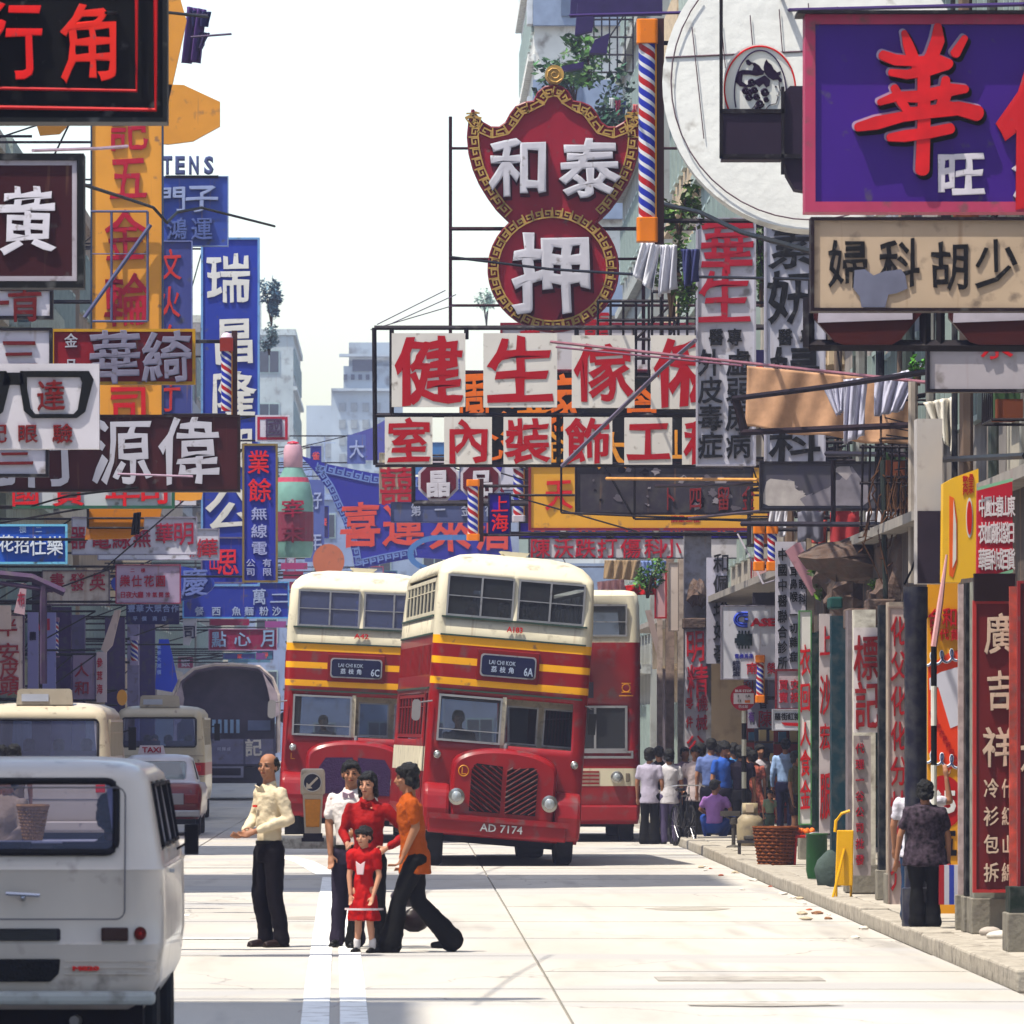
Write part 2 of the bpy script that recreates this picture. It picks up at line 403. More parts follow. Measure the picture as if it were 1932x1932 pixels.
building(-9, -2.6, 395, 415, 14.5, '#8c98b0', 'hazy blue grey shophouse block closing the view behind the bottle sign', 0, floors=5)  # blue grey of these closing blocks carries painted haze
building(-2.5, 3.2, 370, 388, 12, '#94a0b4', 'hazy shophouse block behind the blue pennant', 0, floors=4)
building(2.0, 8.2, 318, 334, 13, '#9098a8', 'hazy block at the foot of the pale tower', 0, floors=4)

random.seed(40)
for (x, y_, w_, l_, c) in ((2.6, 50.5, 1.1, .5, (.36, .34, .31)), (-.9, 73.2, 1.4, 1.2, (.36, .34, .31)), (3.1, 77, .9, 1.6, (.37, .35, .31))):
    MB().prism([(x+w_*.5*math.cos(a*PI/9)*random.uniform(.8, 1.1), y_+l_*.5*math.sin(a*PI/9)*random.uniform(.8, 1.2)) for a in range(18)], .0008, .0022, ax='z').build('tar_patch', mat(c, .9, var=.15, grime=.3, bump=.5), road)
# ---------------------------------------------------------------- the signs over the street
steel = mat((.035, .03, .035), .6, .5, grime=.3)
wood = mat((.35, .25, .15), .7, var=.3, scale=8)
for a_, b_, h_, lab_ in ((20, 45.5, 25, 'tall grey building nearest on the left, out of view'), (47, 71, 9, 'low shophouse on the left before the crossing, out of view'), (72, 80, 10, 'low buff shophouse on the left behind the crossing, out of view'),
                        (80.5, 86.8, 36, 'slender tower on the left that shades the road before the buses'), (87.5, 105, 8, 'low annexe beside the slender tower on the left'), (105.5, 112, 24, 'tall tenement on the left beside the minibuses, out of view')):
    building(-20, -9.4, a_, b_, h_, cols[int(a_) % 8], lab_, 1, front=False)
GR_L = 'signs hung out from the left side'; GR_R = 'signs hung out from the right side'
def sign(label, Y, x0, y0, x1, y1, face, frame=None, fw=4, chars=(), side=-1, d=.16, poly=None, name='shop_sign', cat='sign',
         grime=.35, streak=.25, brk=True, raised=.03, bold=.012, rough=.5, tilt=0, border=None, skel=False, fd=.03, yaw=0):
    c = W((x0+x1)/2, y1, Y); k = Y/F
    r = empty(name, c, 0, label, cat, GR_L if side < 0 else GR_R)
    r.rotation_euler = (tilt, 0, yaw)
    hw = (x1-x0)/2*k; h = (y1-y0)*k; fm = mat(face, rough, grime=grime, streak=streak, scale=2.2, var=.07)
    lx = lambda x: (x-(x0+x1)/2)*k
    lz = lambda y: (y1-y)*k
    if poly: MB().prism([(lx(a), lz(b)) for a, b in poly], 0, d).build('board', fm, r)
    else: MB().box(-hw, 0, 0, hw, d, h).build('board', fm, r, fix=False)
    t = fw*k
    if border:
        b = MB(); bt = border[1]*k; q = t+.004
        for e in ((-hw+q, q, hw-q, q+bt), (-hw+q, h-q-bt, hw-q, h-q), (-hw+q, q+bt, -hw+q+bt, h-q-bt), (hw-q-bt, q+bt, hw-q, h-q-bt)): b.box(e[0], -.006, e[1], e[2], -.001, e[3])
        b.build('border', mat(border[0], .5, grime=.3), r, fix=False)
    if frame:
        b = MB(); q = fd
        b.box(-hw-.01, -q, -.01, hw+.01, d+.01, t); b.box(-hw-.01, -q, h-t, hw+.01, d+.01, h+.01)
        b.box(-hw-.01, -q, t, -hw+t, d+.01, h-t); b.box(hw-t, -q, t, hw+.01, d+.01, h-t)
        b.build('frame', mat(frame, .5, grime=.3), r, fix=False)
    small = {}
    for q in chars:
        ch, x, y, cw_, chh, col = q[:6]; dp = q[6] if len(q) > 6 else raised
        if cw_ < 15: small.setdefault(col, []).append((ch, lx(x), lz(y), cw_*k, chh*k, -.006 if dp > .02 else -dp/2-.001))
        else: char(ch, (lx(x), -dp/2-.001, lz(y)), cw_*k, chh*k, mat(col, .5, grime=.15, var=.08), r, dp, bold)
    for col, cs in small.items(): jointext(cs, mat(col, .5, var=.05), r, depth=.01)
    if brk:
        b = MB(); wx = (-9.5 if Y < 122 else -8.4) if side < 0 else 6.35
        e = (c.x-hw if side < 0 else c.x+hw)
        if abs(e-wx) > .1:
            for z in ((h*.96, h*.04) if h < 3 else (h*.97, h*.66, h*.33, h*.03)):
                b.tube([(e-c.x, d/2, z), (wx-c.x, d/2, z)], .022, 5)
            b.tube([(e-c.x, d/2, h*.96), ((e+wx)/2-c.x, d/2, h*.04)], .015, 5)
            b.build('bracket', steel, r)
    return r
def row(t, xs_, y, w_, h_, col): return [(c, x, y, w_, h_, col) for c, x in zip(t, xs_)]
RB = '#6e1520'; RD = '#a80f2c'; WH = '#dcdad6'; GW = '#bdbbc4'; BK = '#16121c'
# --- left side, nearest first
r = sign('nearest black sign with double red neon border and red characters at top left', 50, -75, -40, 313, 228, '#0c0506', '#0a0405', 6,
     [('行', 25, 76, 110, 150, '#e02a12'), ('角', 172, 80, 118, 146, '#e0381c')], grime=.1, streak=0, d=.3, raised=.05, bold=.012, rough=.85)
k = 50/F; b = MB()
def neon(b, p, rr_): b.tube(p, rr_, 6)
for (x1, y1, rr_) in ((258, 172, .013), (294, 208, .016)):
    neon(b, [((x1-119)*k, -.03, (228+30)*k), ((x1-119)*k, -.03, (228-y1)*k), ((-190)*k, -.03, (228-y1+6)*k)], rr_)
b.build('neon_border', mat('#b81410', .35), r)
sign('maroon sign with one big white character in a grey white border on a black frame', 60, -60, 292, 156, 541, '#481624', '#181014', 10,
     [('黄', 52, 415, 108, 126, '#d8d4dc')], border=('#b5aeb6', 9), grime=.15, d=.3, bold=.014)
r = sign('white optician sign with a black spectacle frame painted on it', 62, -70, 686, 187, 847, '#cfccd4', None, 3,
     [('達', 96, 746, 52, 60, '#7c1420'), ('眼', 52, 818, 38, 36, '#7c1420'), ('驗', 118, 818, 38, 36, '#7c1420'), ('配', -6, 818, 38, 36, '#7c1420')], grime=.1, streak=0)
k = 62/F; g = MB()
def ringpoly(cx, y0_, y1_, hw, hw2, t):
    out = [(cx-hw, y0_), (cx+hw, y0_), (cx+hw+9, y0_+16), (cx+hw2, y1_-12), (cx+hw2-16, y1_), (cx-hw2+16, y1_), (cx-hw2, y1_-14), (cx-hw, y0_+30)]
    inn = [(cx-hw+t, y0_+t*.9), (cx+hw-t*1.3, y0_+t*.9), (cx+hw-t, y0_+22), (cx+hw2-t*1.1, y1_-16), (cx+hw2-22, y1_-t*.6), (cx-hw2+22, y1_-t*.6), (cx-hw2+t, y1_-18), (cx-hw+t, y0_+32)]
    P = [(a, b2) for a, b2 in out]+[(a, b2) for a, b2 in inn]; n = len(out)
    L_ = lambda a, b2, yy: ((a-58.5)*k, yy, (847-b2)*k)
    g.add([L_(a, b2, -.02) for a, b2 in P]+[L_(a, b2, -.001) for a, b2 in P],
          [(i, (i+1) % n, n+(i+1) % n, n+i) for i in range(n)]+[(i, i+2*n, (i+1) % n+2*n, (i+1) % n) for i in range(n)]+[(i+n, (i+1) % n+n, (i+1) % n+3*n, i+3*n) for i in range(n)])
ringpoly(103, 700, 789, 65, 58, 13); ringpoly(-48, 700, 789, 60, 54, 13)
g.prism([((a-58.5)*k, (847-b2)*k) for a, b2 in ((8, 703), (42, 703), (46, 727), (26, 726), (5, 728))], -.02, -.001)
g.build('spectacles', mat('#0c0a10', .4), r)
sign('short white sign with half a dark red character, directly under the maroon sign', 74, -20, 545, 98, 600, '#c9c6cf', '#201a24', 4,
     [('青', 47, 565, 66, 84, RB), ('一', -8, 573, 50, 60, RB)], grime=.2)
sign('white sign with a broad dark red character, behind the spectacle sign', 78, -25, 620, 97, 702, '#c9c6cf', '#201a24', 4, [('三', 36, 668, 74, 60, RB)])
sign('small white sign with a dark red stroke, below the spectacle sign', 76, -40, 842, 90, 898, '#c6c4d0', '#201a24', 4, [('三', 28, 856, 74, 50, RB)])
sign('wide maroon sign with large white characters reaching to the vertical blue sign', 84, -70, 784, 451, 926, '#4c1122', '#33101a', 3,
     [('偉', 357, 850, 114, 126, GW), ('源', 228, 850, 114, 126, GW), ('行', 92, 855, 110, 126, GW), ('利', -20, 855, 110, 126, GW)], grime=.1, bold=.012, d=.3)
sign('red sign with yellow edge and grey metal characters above the spectacle sign', 94, 98, 622, 367, 724, '#93202e', '#c49a2e', 4,
     [('綺', 315, 674, 92, 96, '#8e8a9c', .09), ('華', 217, 674, 96, 100, '#8e8a9c', .09), ('金', 134, 643, 24, 26, '#b5b2bb'), ('品', 134, 690, 24, 26, '#b5b2bb')], grime=.3, bold=.018)
r = sign('tall yellow sign with a column of crimson characters in a rusty grille', 108, 172, 120, 307, 792, '#dca24a', '#3a4a63', 2,
     [('記', 243, 245, 72, 80, '#b3183f'), ('五', 242, 335, 72, 88, '#b3183f'), ('金', 236, 445, 76, 96, '#b3183f'), ('輪', 238, 565, 82, 100, '#b3183f'), ('公', 250, 690, 70, 70, '#c4202c'), ('司', 243, 765, 76, 80, '#c4202c')], grime=.1)
k = 108/F; b = MB()
def loc(x, y, yy=-.12): return ((x-239.5)*k, yy, (792-y)*k)
for p in (((172, 400), (279, 400)), ((279, 400), (279, 607)), ((175, 607), (279, 607)), ((175, 480), (279, 480)), ((211, 400), (211, 607))):
    b.tube([loc(*p[0]), loc(*p[1])], .02 if p[0][1] != 480 else .01)
b.tube([loc(285, 425), loc(160, 600)], .035); b.build('grille', mat((.12, .13, .22), .6), r)
OY = '#dfa44c'
sign('yellow slanting board high behind the black neon sign', 116, 300, -30, 352, 192, OY, None, 3, poly=[(285, -30), (338, -10), (352, 38), (318, 192), (285, 200)], brk=False, streak=.1)
sign('yellow pointed board jutting into the sky right of the black neon sign', 116, 290, 158, 416, 272, OY, None, 3, poly=[(270, 158), (346, 160), (415, 192), (415, 238), (364, 266), (318, 272), (270, 268)], streak=.1)
sign('ragged yellow board peeping out under the black neon sign', 110, 60, 215, 140, 258, OY, None, 3, poly=[(62, 215), (140, 215), (128, 236), (112, 252), (75, 255)], streak=.1)
sign('yellow board with dark bars hanging below the wide maroon sign', 100, 165, 955, 306, 1020, '#c8862a', None, 3, poly=[(168, 955), (306, 955), (302, 975), (272, 975), (270, 998), (244, 1016), (160, 1018)], streak=.1)
b = MB(); k = 100/F
for y in (978, 996): b.tube([((165-235.5)*k, -.03, (1020-y)*k), ((272-235.5)*k, -.03, (1020-y)*k)], .018)
b.tube([((166-235.5)*k, -.03, (1020-996)*k), ((166-235.5)*k, -.03, (1020-955)*k)], .018); b.build('bar', steel, bpy.data.objects[r.name] if 0 else [o for o in C.objects if o.get('label', '').startswith('yellow board with dark bars')][0])
sign('small yellow corner board beside the big blue vertical sign', 108, 324, 920, 384, 945, OY, None, 3, poly=[(324, 922), (384, 920), (380, 942), (360, 945), (324, 943)], brk=False)
sign('blue sign with pale characters below the standing letters', 152, 300, 333, 430, 464, '#4258a0', '#8796b8', 1,
     [('子', 381, 374, 62, 52, '#9aa3c0', .1), ('門', 325, 376, 54, 50, '#9aa3c0', .1), ('鴻', 334, 432, 38, 42, '#5f6d9e', .1), ('運', 381, 432, 40, 44, '#5f6d9e', .1)])
k = 152/F; r = empty('roof_letters', W(362, 331, 152), 0, 'standing grey metal letters on top of the pale blue sign', 'sign', GR_L)
for ch, x in (('T', 316), ('E', 340), ('N', 366), ('S', 394)): words(ch, (x-9-362)*k, .02, (x+9-362)*k, 36*k, 0, mat('#5d6488', .6), r, name='letter', bold=.04, depth=.25)
MB().box(-50*k, -.03, -.06, 50*k, .03, 0).build('rail', steel, r)
sign('narrow slate blue sign with orange red characters beside the tall yellow sign', 128, 307, 455, 362, 785, '#4e5590', '#7d86b4', 1,
     [('文', 322, 500, 40, 60, '#c0403a'), ('火', 320, 570, 40, 60, '#c0403a'), ('白', 322, 640, 40, 55, '#c0403a'), ('中', 322, 700, 40, 60, '#c0403a'), ('丁', 321, 752, 40, 50, '#c0403a')])
sign('giant blue vertical sign with pale characters from sky to roof height', 158, 380, 449, 489, 1105, '#3348a4', '#7ea4cf', 3,
     [('瑞', 431, 525, 82, 92, WH), ('昌', 442, 642, 84, 88, WH), ('隆', 440, 745, 84, 88, WH), ('興', 440, 850, 84, 88, WH), ('公', 437, 962, 100, 80, WH), ('司', 437, 1060, 80, 70, WH)], grime=.15, streak=.1, bold=.016, d=.3)
sign('vertical blue sign in a dull gold frame with red and white characters', 132, 458, 838, 523, 1098, '#3a46a8', '#8d7c52', 3,
     [('業', 488, 872, 40, 44, '#d8303c'), ('餘', 490, 925, 42, 44, '#d8303c'), ('無', 489, 969, 30, 24, '#aeb4dc'), ('線', 489, 1002, 30, 26, '#aeb4dc'), ('電', 489, 1034, 30, 26, '#aeb4dc'),
      ('公', 473, 1062, 17, 15, '#aeb4dc'), ('司', 473, 1079, 17, 15, '#aeb4dc'), ('有', 504, 1062, 17, 15, '#aeb4dc'), ('限', 504, 1079, 17, 15, '#aeb4dc')], grime=.1, streak=0)
sign('small white and red sign above the gold framed blue sign', 150, 482, 783, 546, 833, '#cfccd6', None, 3, [('國', 517, 806, 34, 36, '#5c4a68')], border=('#b02848', 5), side=-1)
r = sign('long white slatted sign with green frame, its red characters cut by the maroon sign', 98, 25, 905, 328, 958, '#c9cdd0', '#3f6e5c', 4,
     [('國', 48, 925, 54, 60, '#d83038'), ('貨', 130, 925, 60, 60, '#d83038'), ('年', 232, 925, 66, 60, '#d83038'), ('司', 290, 922, 62, 60, '#d83038')], grime=.1)
sign('white scrap of sign between the slatted sign and the big blue sign', 140, 322, 930, 370, 953, '#d5d2da', None, 3, [('十', 340, 940, 14, 20, '#c04048')], brk=False)
sign('bright blue sign with pale blue edge and white raised characters at the left edge', 122, -40, 990, 126, 1063, '#2f62b8', '#7dbcd8', 3,
     [('樂', 104, 1030, 30, 36, '#d2dae6', .06), ('仕', 72, 1030, 30, 36, '#d2dae6', .06), ('招', 42, 1028, 28, 32, '#d2dae6', .06), ('花', 12, 1025, 28, 32, '#d2dae6', .06), ('二', 73, 999, 12, 12, '#9fb3d4'), ('樓', 43, 998, 13, 14, '#9fb3d4')])
sign('white sign with crimson characters behind the hanging yellow board', 136, 136, 976, 371, 1046, '#d0cfd8', '#9c98a8', 1,
     [('器', 148, 1014, 30, 44, '#a82648'), ('電', 190, 1014, 40, 44, '#a82648'), ('線', 230, 1014, 36, 44, '#a82648'), ('無', 268, 1014, 34, 38, '#a82648'), ('華', 310, 1006, 34, 38, '#a82648'), ('明', 347, 1006, 40, 44, '#a82648')])
sign('long white sign with two red characters at its right end', 146, 185, 998, 413, 1056, '#cfcfda', '#9c98a8', 1, [('華', 396, 1034, 30, 36, '#b02c40'), ('絲', 372, 1034, 28, 36, '#b02c40')], brk=False)
sign('deep blue sign with a red character left of the gold framed sign', 150, 380, 1014, 459, 1100, '#3340a0', '#77708c', 2,
     [('思', 430, 1060, 40, 52, '#d83848'), ('山', 404, 1064, 20, 24, '#d83848')])
sign('rust stained white sign with faded crimson characters', 130, 80, 1077, 206, 1141, '#c6bdb6', '#5c4c60', 1,
     [('英', 184, 1098, 30, 34, '#a03048'), ('發', 146, 1098, 28, 34, '#a03048'), ('書', 108, 1098, 28, 34, '#a03048')], grime=.7, streak=.9)
sign('grey pink sign with four crimson characters and small print below', 126, 219, 1066, 340, 1138, '#a99cb4', '#8c3c5c', 1,
     [('樂', 236, 1096, 19, 22, '#a02044'), ('仕', 258, 1096, 19, 22, '#a02044'), ('花', 281, 1096, 19, 22, '#a02044'), ('園', 303, 1096, 19, 22, '#a02044')]+
     row('日夜大廳', (232, 243, 254, 265), 1122, 11, 12, '#a02044')+row('冷氣開放', (280, 292, 304, 316), 1122, 9, 10, '#a02044')+row('二樓', (250, 270), 1076, 8, 8, '#a02044'))
pe = [(307+98*math.cos(a*PI/16), 1101+35*math.sin(a*PI/16)) for a in range(32)]
sign('blue oval sign with one large pale character behind the grey pink sign', 140, 209, 1066, 405, 1136, '#3f54a8', None, 3, [('慶', 367, 1098, 50, 52, '#7a88c0', .08), ('酒', 337, 1122, 16, 14, '#7a88c0')], poly=pe)
sign('blue cafe sign with two pale characters beside the left bus roof', 165, 345, 1098, 545, 1166, '#3446a4', '#6aa0d4', 2,
     [('二', 527, 1128, 36, 22, '#a9b6d8'), ('萬', 489, 1126, 26, 30, '#a9b6d8')]+row('沙粉麵魚西餐', (522, 498, 470, 446, 408, 376), 1153, 17, 17, '#a9b6d8'), border=None)
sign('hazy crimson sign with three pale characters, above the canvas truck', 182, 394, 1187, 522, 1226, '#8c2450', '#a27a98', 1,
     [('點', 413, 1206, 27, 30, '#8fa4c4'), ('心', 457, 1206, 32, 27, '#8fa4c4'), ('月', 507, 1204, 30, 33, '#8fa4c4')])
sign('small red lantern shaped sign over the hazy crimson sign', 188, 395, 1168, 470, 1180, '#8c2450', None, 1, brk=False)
sign('bent white sign with one dark character, left of the hazy crimson sign', 165, 345, 1165, 371, 1218, '#b9b9c6', None, 1, [('司', 358, 1192, 24, 26, '#3c3c5c')], poly=[(345, 1166), (371, 1165), (370, 1200), (362, 1203), (357, 1218), (346, 1216)])
sign('dark board with two lines of pale characters above the truck', 160, 238, 1140, 338, 1178, '#2a2460', None, 2, row('豐華大眾合作', (248, 264, 282, 298, 314, 330), 1148, 14, 14, '#8f9cc4')+row('平價商店', (255, 272, 292, 310), 1167, 9, 9, '#8f9cc4'))
sign('upright pinkish white board with dark red characters at the left edge', 124, -10, 1160, 45, 1305, '#c2b6b8', '#54405c', 2,
     [('半', 16, 1184, 34, 34, '#8e2434'), ('安', 17, 1232, 40, 38, '#8e2434'), ('皮', 18, 1264, 36, 36, '#8e2434'), ('頭', 18, 1296, 36, 34, '#8e2434')])
sign('upright mauve board with two dark red characters behind the minibuses', 140, 137, 1232, 180, 1322, '#9c8ca4', '#5c4870', 1,
     [('人', 154, 1264, 27, 26, '#96243c'), ('和', 155, 1298, 28, 26, '#96243c')])
sign('narrow violet white board with dark print next to the upright pinkish board', 130, 52, 1155, 72, 1305, '#8f8cb4', None, 1, row('大酒樓茶', (62,)*4, 1200, 12, 16, '#3a3054'))
sign('pale violet board with red Latin letters, left background', 138, 80, 1155, 105, 1300, '#9292c0', None, 1, [('A', 70, 1178, 14, 24, '#b02c48'), ('I', 90, 1178, 8, 22, '#b02c48')])
sign('leaning white board with red edge above the mauve board', 134, 180, 1150, 230, 1230, '#c9b9b2', None, 1, poly=[(216, 1152), (228, 1150), (212, 1218), (199, 1232), (190, 1226)])
sign('thin white board with red characters beside the mauve board', 138, 182, 1230, 201, 1325, '#c9bcc0', None, 1, row('參茸海味', (189,)*4, 0, 0, 0, RD)[:0]+[('參', 188, 1250, 11, 18, '#b83040'), ('茸', 188, 1275, 11, 18, '#b83040'), ('海', 188, 1300, 11, 18, '#b83040')])
sign('tilted small pink sign hanging at far left under the roof bracket', 120, 26, 1098, 50, 1160, '#b9a0a8', None, 1, poly=[(40, 1100), (50, 1102), (46, 1160), (26, 1156)], chars=[('布', 40, 1130, 14, 26, '#9c3c50')])
sign('blank cream board cut by the left edge', 112, -20, 1142, 20, 1187, '#d8c6bc', None, 1)
sign('round yellow sign on the shop post behind the minibuses', 146, 221, 1301, 239, 1332, '#d9a24a', None, 1, poly=[(230+9.5*math.cos(a*PI/8), 1316+15*math.sin(a*PI/8)) for a in range(16)])
sign('bright blue draped banner with pale lettering left of the truck', 180, 290, 1206, 334, 1305, '#3454c8', None, 1, poly=[(300, 1206), (318, 1206), (326, 1240), (335, 1285), (325, 1306), (292, 1300)], d=.06, chars=[(c, 300, 1220+12*i, 8, 9, '#9ab0e4') for i, c in enumerate('夏季大減價')])

random.seed(77)
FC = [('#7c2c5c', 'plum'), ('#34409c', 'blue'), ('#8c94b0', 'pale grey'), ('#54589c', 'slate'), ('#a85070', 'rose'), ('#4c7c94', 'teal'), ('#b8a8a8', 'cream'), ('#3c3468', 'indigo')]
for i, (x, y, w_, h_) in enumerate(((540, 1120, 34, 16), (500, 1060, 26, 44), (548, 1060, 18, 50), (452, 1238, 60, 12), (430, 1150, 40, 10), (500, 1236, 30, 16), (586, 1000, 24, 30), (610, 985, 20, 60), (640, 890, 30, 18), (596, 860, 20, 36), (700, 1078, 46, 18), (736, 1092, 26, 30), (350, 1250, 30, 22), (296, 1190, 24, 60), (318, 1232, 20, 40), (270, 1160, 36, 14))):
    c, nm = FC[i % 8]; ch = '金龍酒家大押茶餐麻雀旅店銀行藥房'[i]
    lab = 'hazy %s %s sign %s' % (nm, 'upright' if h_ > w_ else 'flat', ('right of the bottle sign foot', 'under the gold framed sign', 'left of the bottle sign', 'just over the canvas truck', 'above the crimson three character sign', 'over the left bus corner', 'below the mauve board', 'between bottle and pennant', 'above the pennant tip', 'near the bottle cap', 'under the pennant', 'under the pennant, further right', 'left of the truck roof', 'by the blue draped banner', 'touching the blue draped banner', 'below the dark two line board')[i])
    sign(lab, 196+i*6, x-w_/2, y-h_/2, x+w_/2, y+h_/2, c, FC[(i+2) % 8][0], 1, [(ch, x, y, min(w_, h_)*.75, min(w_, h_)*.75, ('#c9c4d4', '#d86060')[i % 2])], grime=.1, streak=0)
# --- bottle shaped neon, blue pennant, centre and right side
k = 175/F; c = W(553, 1052, 175); r = empty('bottle_sign', c, 0, 'giant bottle shaped sign with red label and pale cap left of the blue pennant', 'sign', GR_L)
zz = lambda y: (1052-y)*k
def half(xs_, y): return xs_*k
b = MB(); b.lathe([(.02, 0), (34*k, 0), (38*k, 14*k), (38*k, 110*k), (32*k, 140*k), (17*k, 170*k), (15*k, 205*k)], n=20); b.build('bottle', mat('#7fa39c', .3, var=.15), r, smooth=50)
MB().lathe([(16*k, 0), (18*k, 3*k), (18*k, 34*k), (15*k, 44*k), (2*k, 47*k)], c=(0, 0, 168*k), n=20).build('cap', mat('#c9a6b2', .5), r, smooth=50)
MB().lathe([(12*k, 0), (10*k, 3*k), (1*k, 5*k)], c=(0, 0, 215*k), n=16).build('cap_top', mat('#b02c48', .5), r)
MB().lathe([(38.6*k, 0), (38.6*k, 56*k)], c=(0, 0, 30*k), n=20).build('label', mat('#8c4458', .5, grime=.3), r)
MB().lathe([(31*k, 0), (28*k, 9*k)], c=(0, 0, 142*k), n=20).build('neck_label', mat('#b05068', .5), r)
char('宰', (0, -39.5*k, 92*k), 44*k, 34*k, mat('#a02048', .5), r, .05); char('末', (0, -39.5*k, 44*k), 44*k, 34*k, mat('#7c1c3c', .5), r, .05)
MB().tube([(-34*k, 0, 100*k), (-8.4-c.x, 0, 100*k)], .04).tube([(-30*k, 0, 30*k), (-8.4-c.x, 0, 30*k)], .04).build('bracket', steel, r)
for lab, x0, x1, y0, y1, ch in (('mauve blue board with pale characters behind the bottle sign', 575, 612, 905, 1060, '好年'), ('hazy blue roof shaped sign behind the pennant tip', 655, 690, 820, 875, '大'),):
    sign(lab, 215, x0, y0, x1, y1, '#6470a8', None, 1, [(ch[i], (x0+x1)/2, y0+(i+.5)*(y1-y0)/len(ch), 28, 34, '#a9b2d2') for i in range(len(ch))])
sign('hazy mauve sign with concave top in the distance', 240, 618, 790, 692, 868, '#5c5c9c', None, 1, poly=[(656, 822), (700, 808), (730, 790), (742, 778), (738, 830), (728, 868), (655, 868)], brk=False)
sign('distant teal signboard with window like panels', 260, 780, 835, 860, 895, '#4c7cac', '#3c5c8c', 1, side=1, brk=False)
sign('round orange and yellow sign beside the pennant foot', 205, 592, 1024, 668, 1088, '#c07a5c', None, 1, poly=[(620+30*math.cos(a*PI/12), 1058+32*math.sin(a*PI/12)) for a in range(24)], chars=[])
for i in range(6):
    sign(['small pink neon panel under the bottle sign', 'small crimson neon panel under the bottle sign', 'lower crimson neon panel beside the left bus roof', 'dim mauve panel over the crimson sign', 'dim pink panel right of the crimson sign', 'faded teal panel above the truck'][i], 200+6*i,
         (530, 534, 540, 420, 500, 430)[i], (1062, 1078, 1098, 1232, 1172, 1236)[i], (580, 572, 575, 500, 540, 510)[i], (1074, 1092, 1112, 1244, 1184, 1250)[i], ('#a8487c', '#8c2850', '#8c2850', '#7c4484', '#94508c', '#5c8098')[i], None, 1)
# pennant
k = 205/F; PT = [(566, 859), (620, 876), (700, 892), (790, 900), (900, 905), (960, 990), (968, 1052), (880, 1058), (786, 1052), (730, 1062), (670, 1076), (664, 1040), (648, 985), (620, 925), (590, 885)]
r = sign('large blue pennant shaped sign with coral characters and pale key border', 205, 566, 859, 968, 1076, '#3a3c9c', None, 1, poly=PT, side=1,
     chars=[('喜', 680, 990, 76, 84, '#cf5a4c'), ('運', 762, 990, 78, 82, '#cf5a4c'), ('來', 850, 1000, 76, 80, '#cf5a4c'), ('酒', 930, 1000, 60, 76, '#cf5a4c')], grime=.1, streak=0, bold=.018)
kb = MB()
def meander(b, pts, size, inset, ox, oz, k, y0=-.02, y1=-.001, t=1.6, lm=None):
    """a Greek key laid along a line of picture points (closed or open), real raised strips"""
    P = [Vector((p[0], p[1])) for p in pts]
    seg = []; tot = 0
    for i in range(len(P)-1):
        l = (P[i+1]-P[i]).length; seg.append((tot, l, P[i], (P[i+1]-P[i])/max(l, 1e-6))); tot += l
    def at(s):
        for (a, l, p, d) in seg:
            if s <= a+l or (a, l, p, d) == seg[-1]: return p+d*(s-a), d
    n = max(1, round(tot/size)); st = tot/n
    pat = [(.0, .0), (.0, 1.), (.86, 1.), (.86, .28), (.36, .28), (.36, .66), (.6, .66)]
    for q in range(n):
        path = []
        pp = pat if q % 2 == 0 else pat
        for (u, v) in pp:
            p, d = at((q+u)*st); nrm = Vector((-d.y, d.x)); path.append(p+nrm*(inset+v*size*.8))
        for i in range(len(path)-1):
            a, c2 = path[i], path[i+1]; d = (c2-a)
            if d.length < .3: continue
            d.normalize(); nn = Vector((-d.y, d.x))*t/2; a = a-d*t/2; c2 = c2+d*t/2; e = (i % 2)*.004
            poly = [(a+nn), (c2+nn), (c2-nn), (a-nn)]
            b.prism([((p.x-ox)*k, (oz-p.y)*k) for p in poly], y0-e, y1)
CX, CZ = (566+968)/2, 1076
meander(kb, [(600, 872), (700, 894), (790, 902), (890, 907)], 17, 2, CX, CZ, k, t=2.6)
meander(kb, [(668, 1066), (662, 1030), (645, 985), (618, 925), (590, 884)], 15, 2, CX, CZ, k, t=2.4)
meander(kb, [(786, 1049), (730, 1059), (672, 1072)], 15, 2, CX, CZ, k, t=2.4)
kb.build('key_border', mat('#7d92c8', .5), r, fix=False)
# ---- pawnshop sign
kp = 116/F; YP = 116
def arc(cx, cy, rx, ry, a0, a1, n): return [(cx+rx*math.cos(math.radians(a0+(a1-a0)*i/n)), cy-ry*math.sin(math.radians(a0+(a1-a0)*i/n))) for i in range(n+1)]
half_ = [(1046, 162), (1060, 165), (1072, 175), (1080, 192), (1096, 194), (1113, 201), (1124, 215), (1133, 232), (1146, 241), (1162, 241), (1178, 232), (1191, 217), (1196, 207),
         (1202, 228), (1205, 258), (1202, 290), (1194, 320), (1182, 348), (1166, 374), (1150, 396), (1136, 410)]
lower = arc(1042, 508, 124, 118, 48, -90, 16)
R_ = half_+lower; Lh = [(2*1044-x, y) for x, y in reversed(R_)]
outl = R_+[p for p in Lh if abs(p[0]-1044) > 1]
pz = lambda p: ((p[0]-1044)*kp, (628-p[1])*kp)
r = empty('pawnshop_sign', W(1044, 628, YP), 0, 'crimson bat and coin shaped pawnshop sign with gold key border and three white characters', 'sign', GR_R)
MB().prism([pz(p) for p in outl], 0, .3).build('board', mat('#981236', .5, grime=.12, var=.08), r)
gold = mat('#b99a5e', .45, .2, var=.2, scale=8); cream = mat('#cdb98f', .5)
b = MB()
loop = outl+[outl[0]]
for i in range(len(loop)-1):
    a, c2 = Vector(loop[i]), Vector(loop[i+1]); b.tube([(pz(a)[0], 0-.02, pz(a)[1]), (pz(c2)[0], -.02, pz(c2)[1])], .022, 5)
b.build('edge_trim', mat('#7c2a34', .4), r)
b = MB()
def ins(poly): return poly
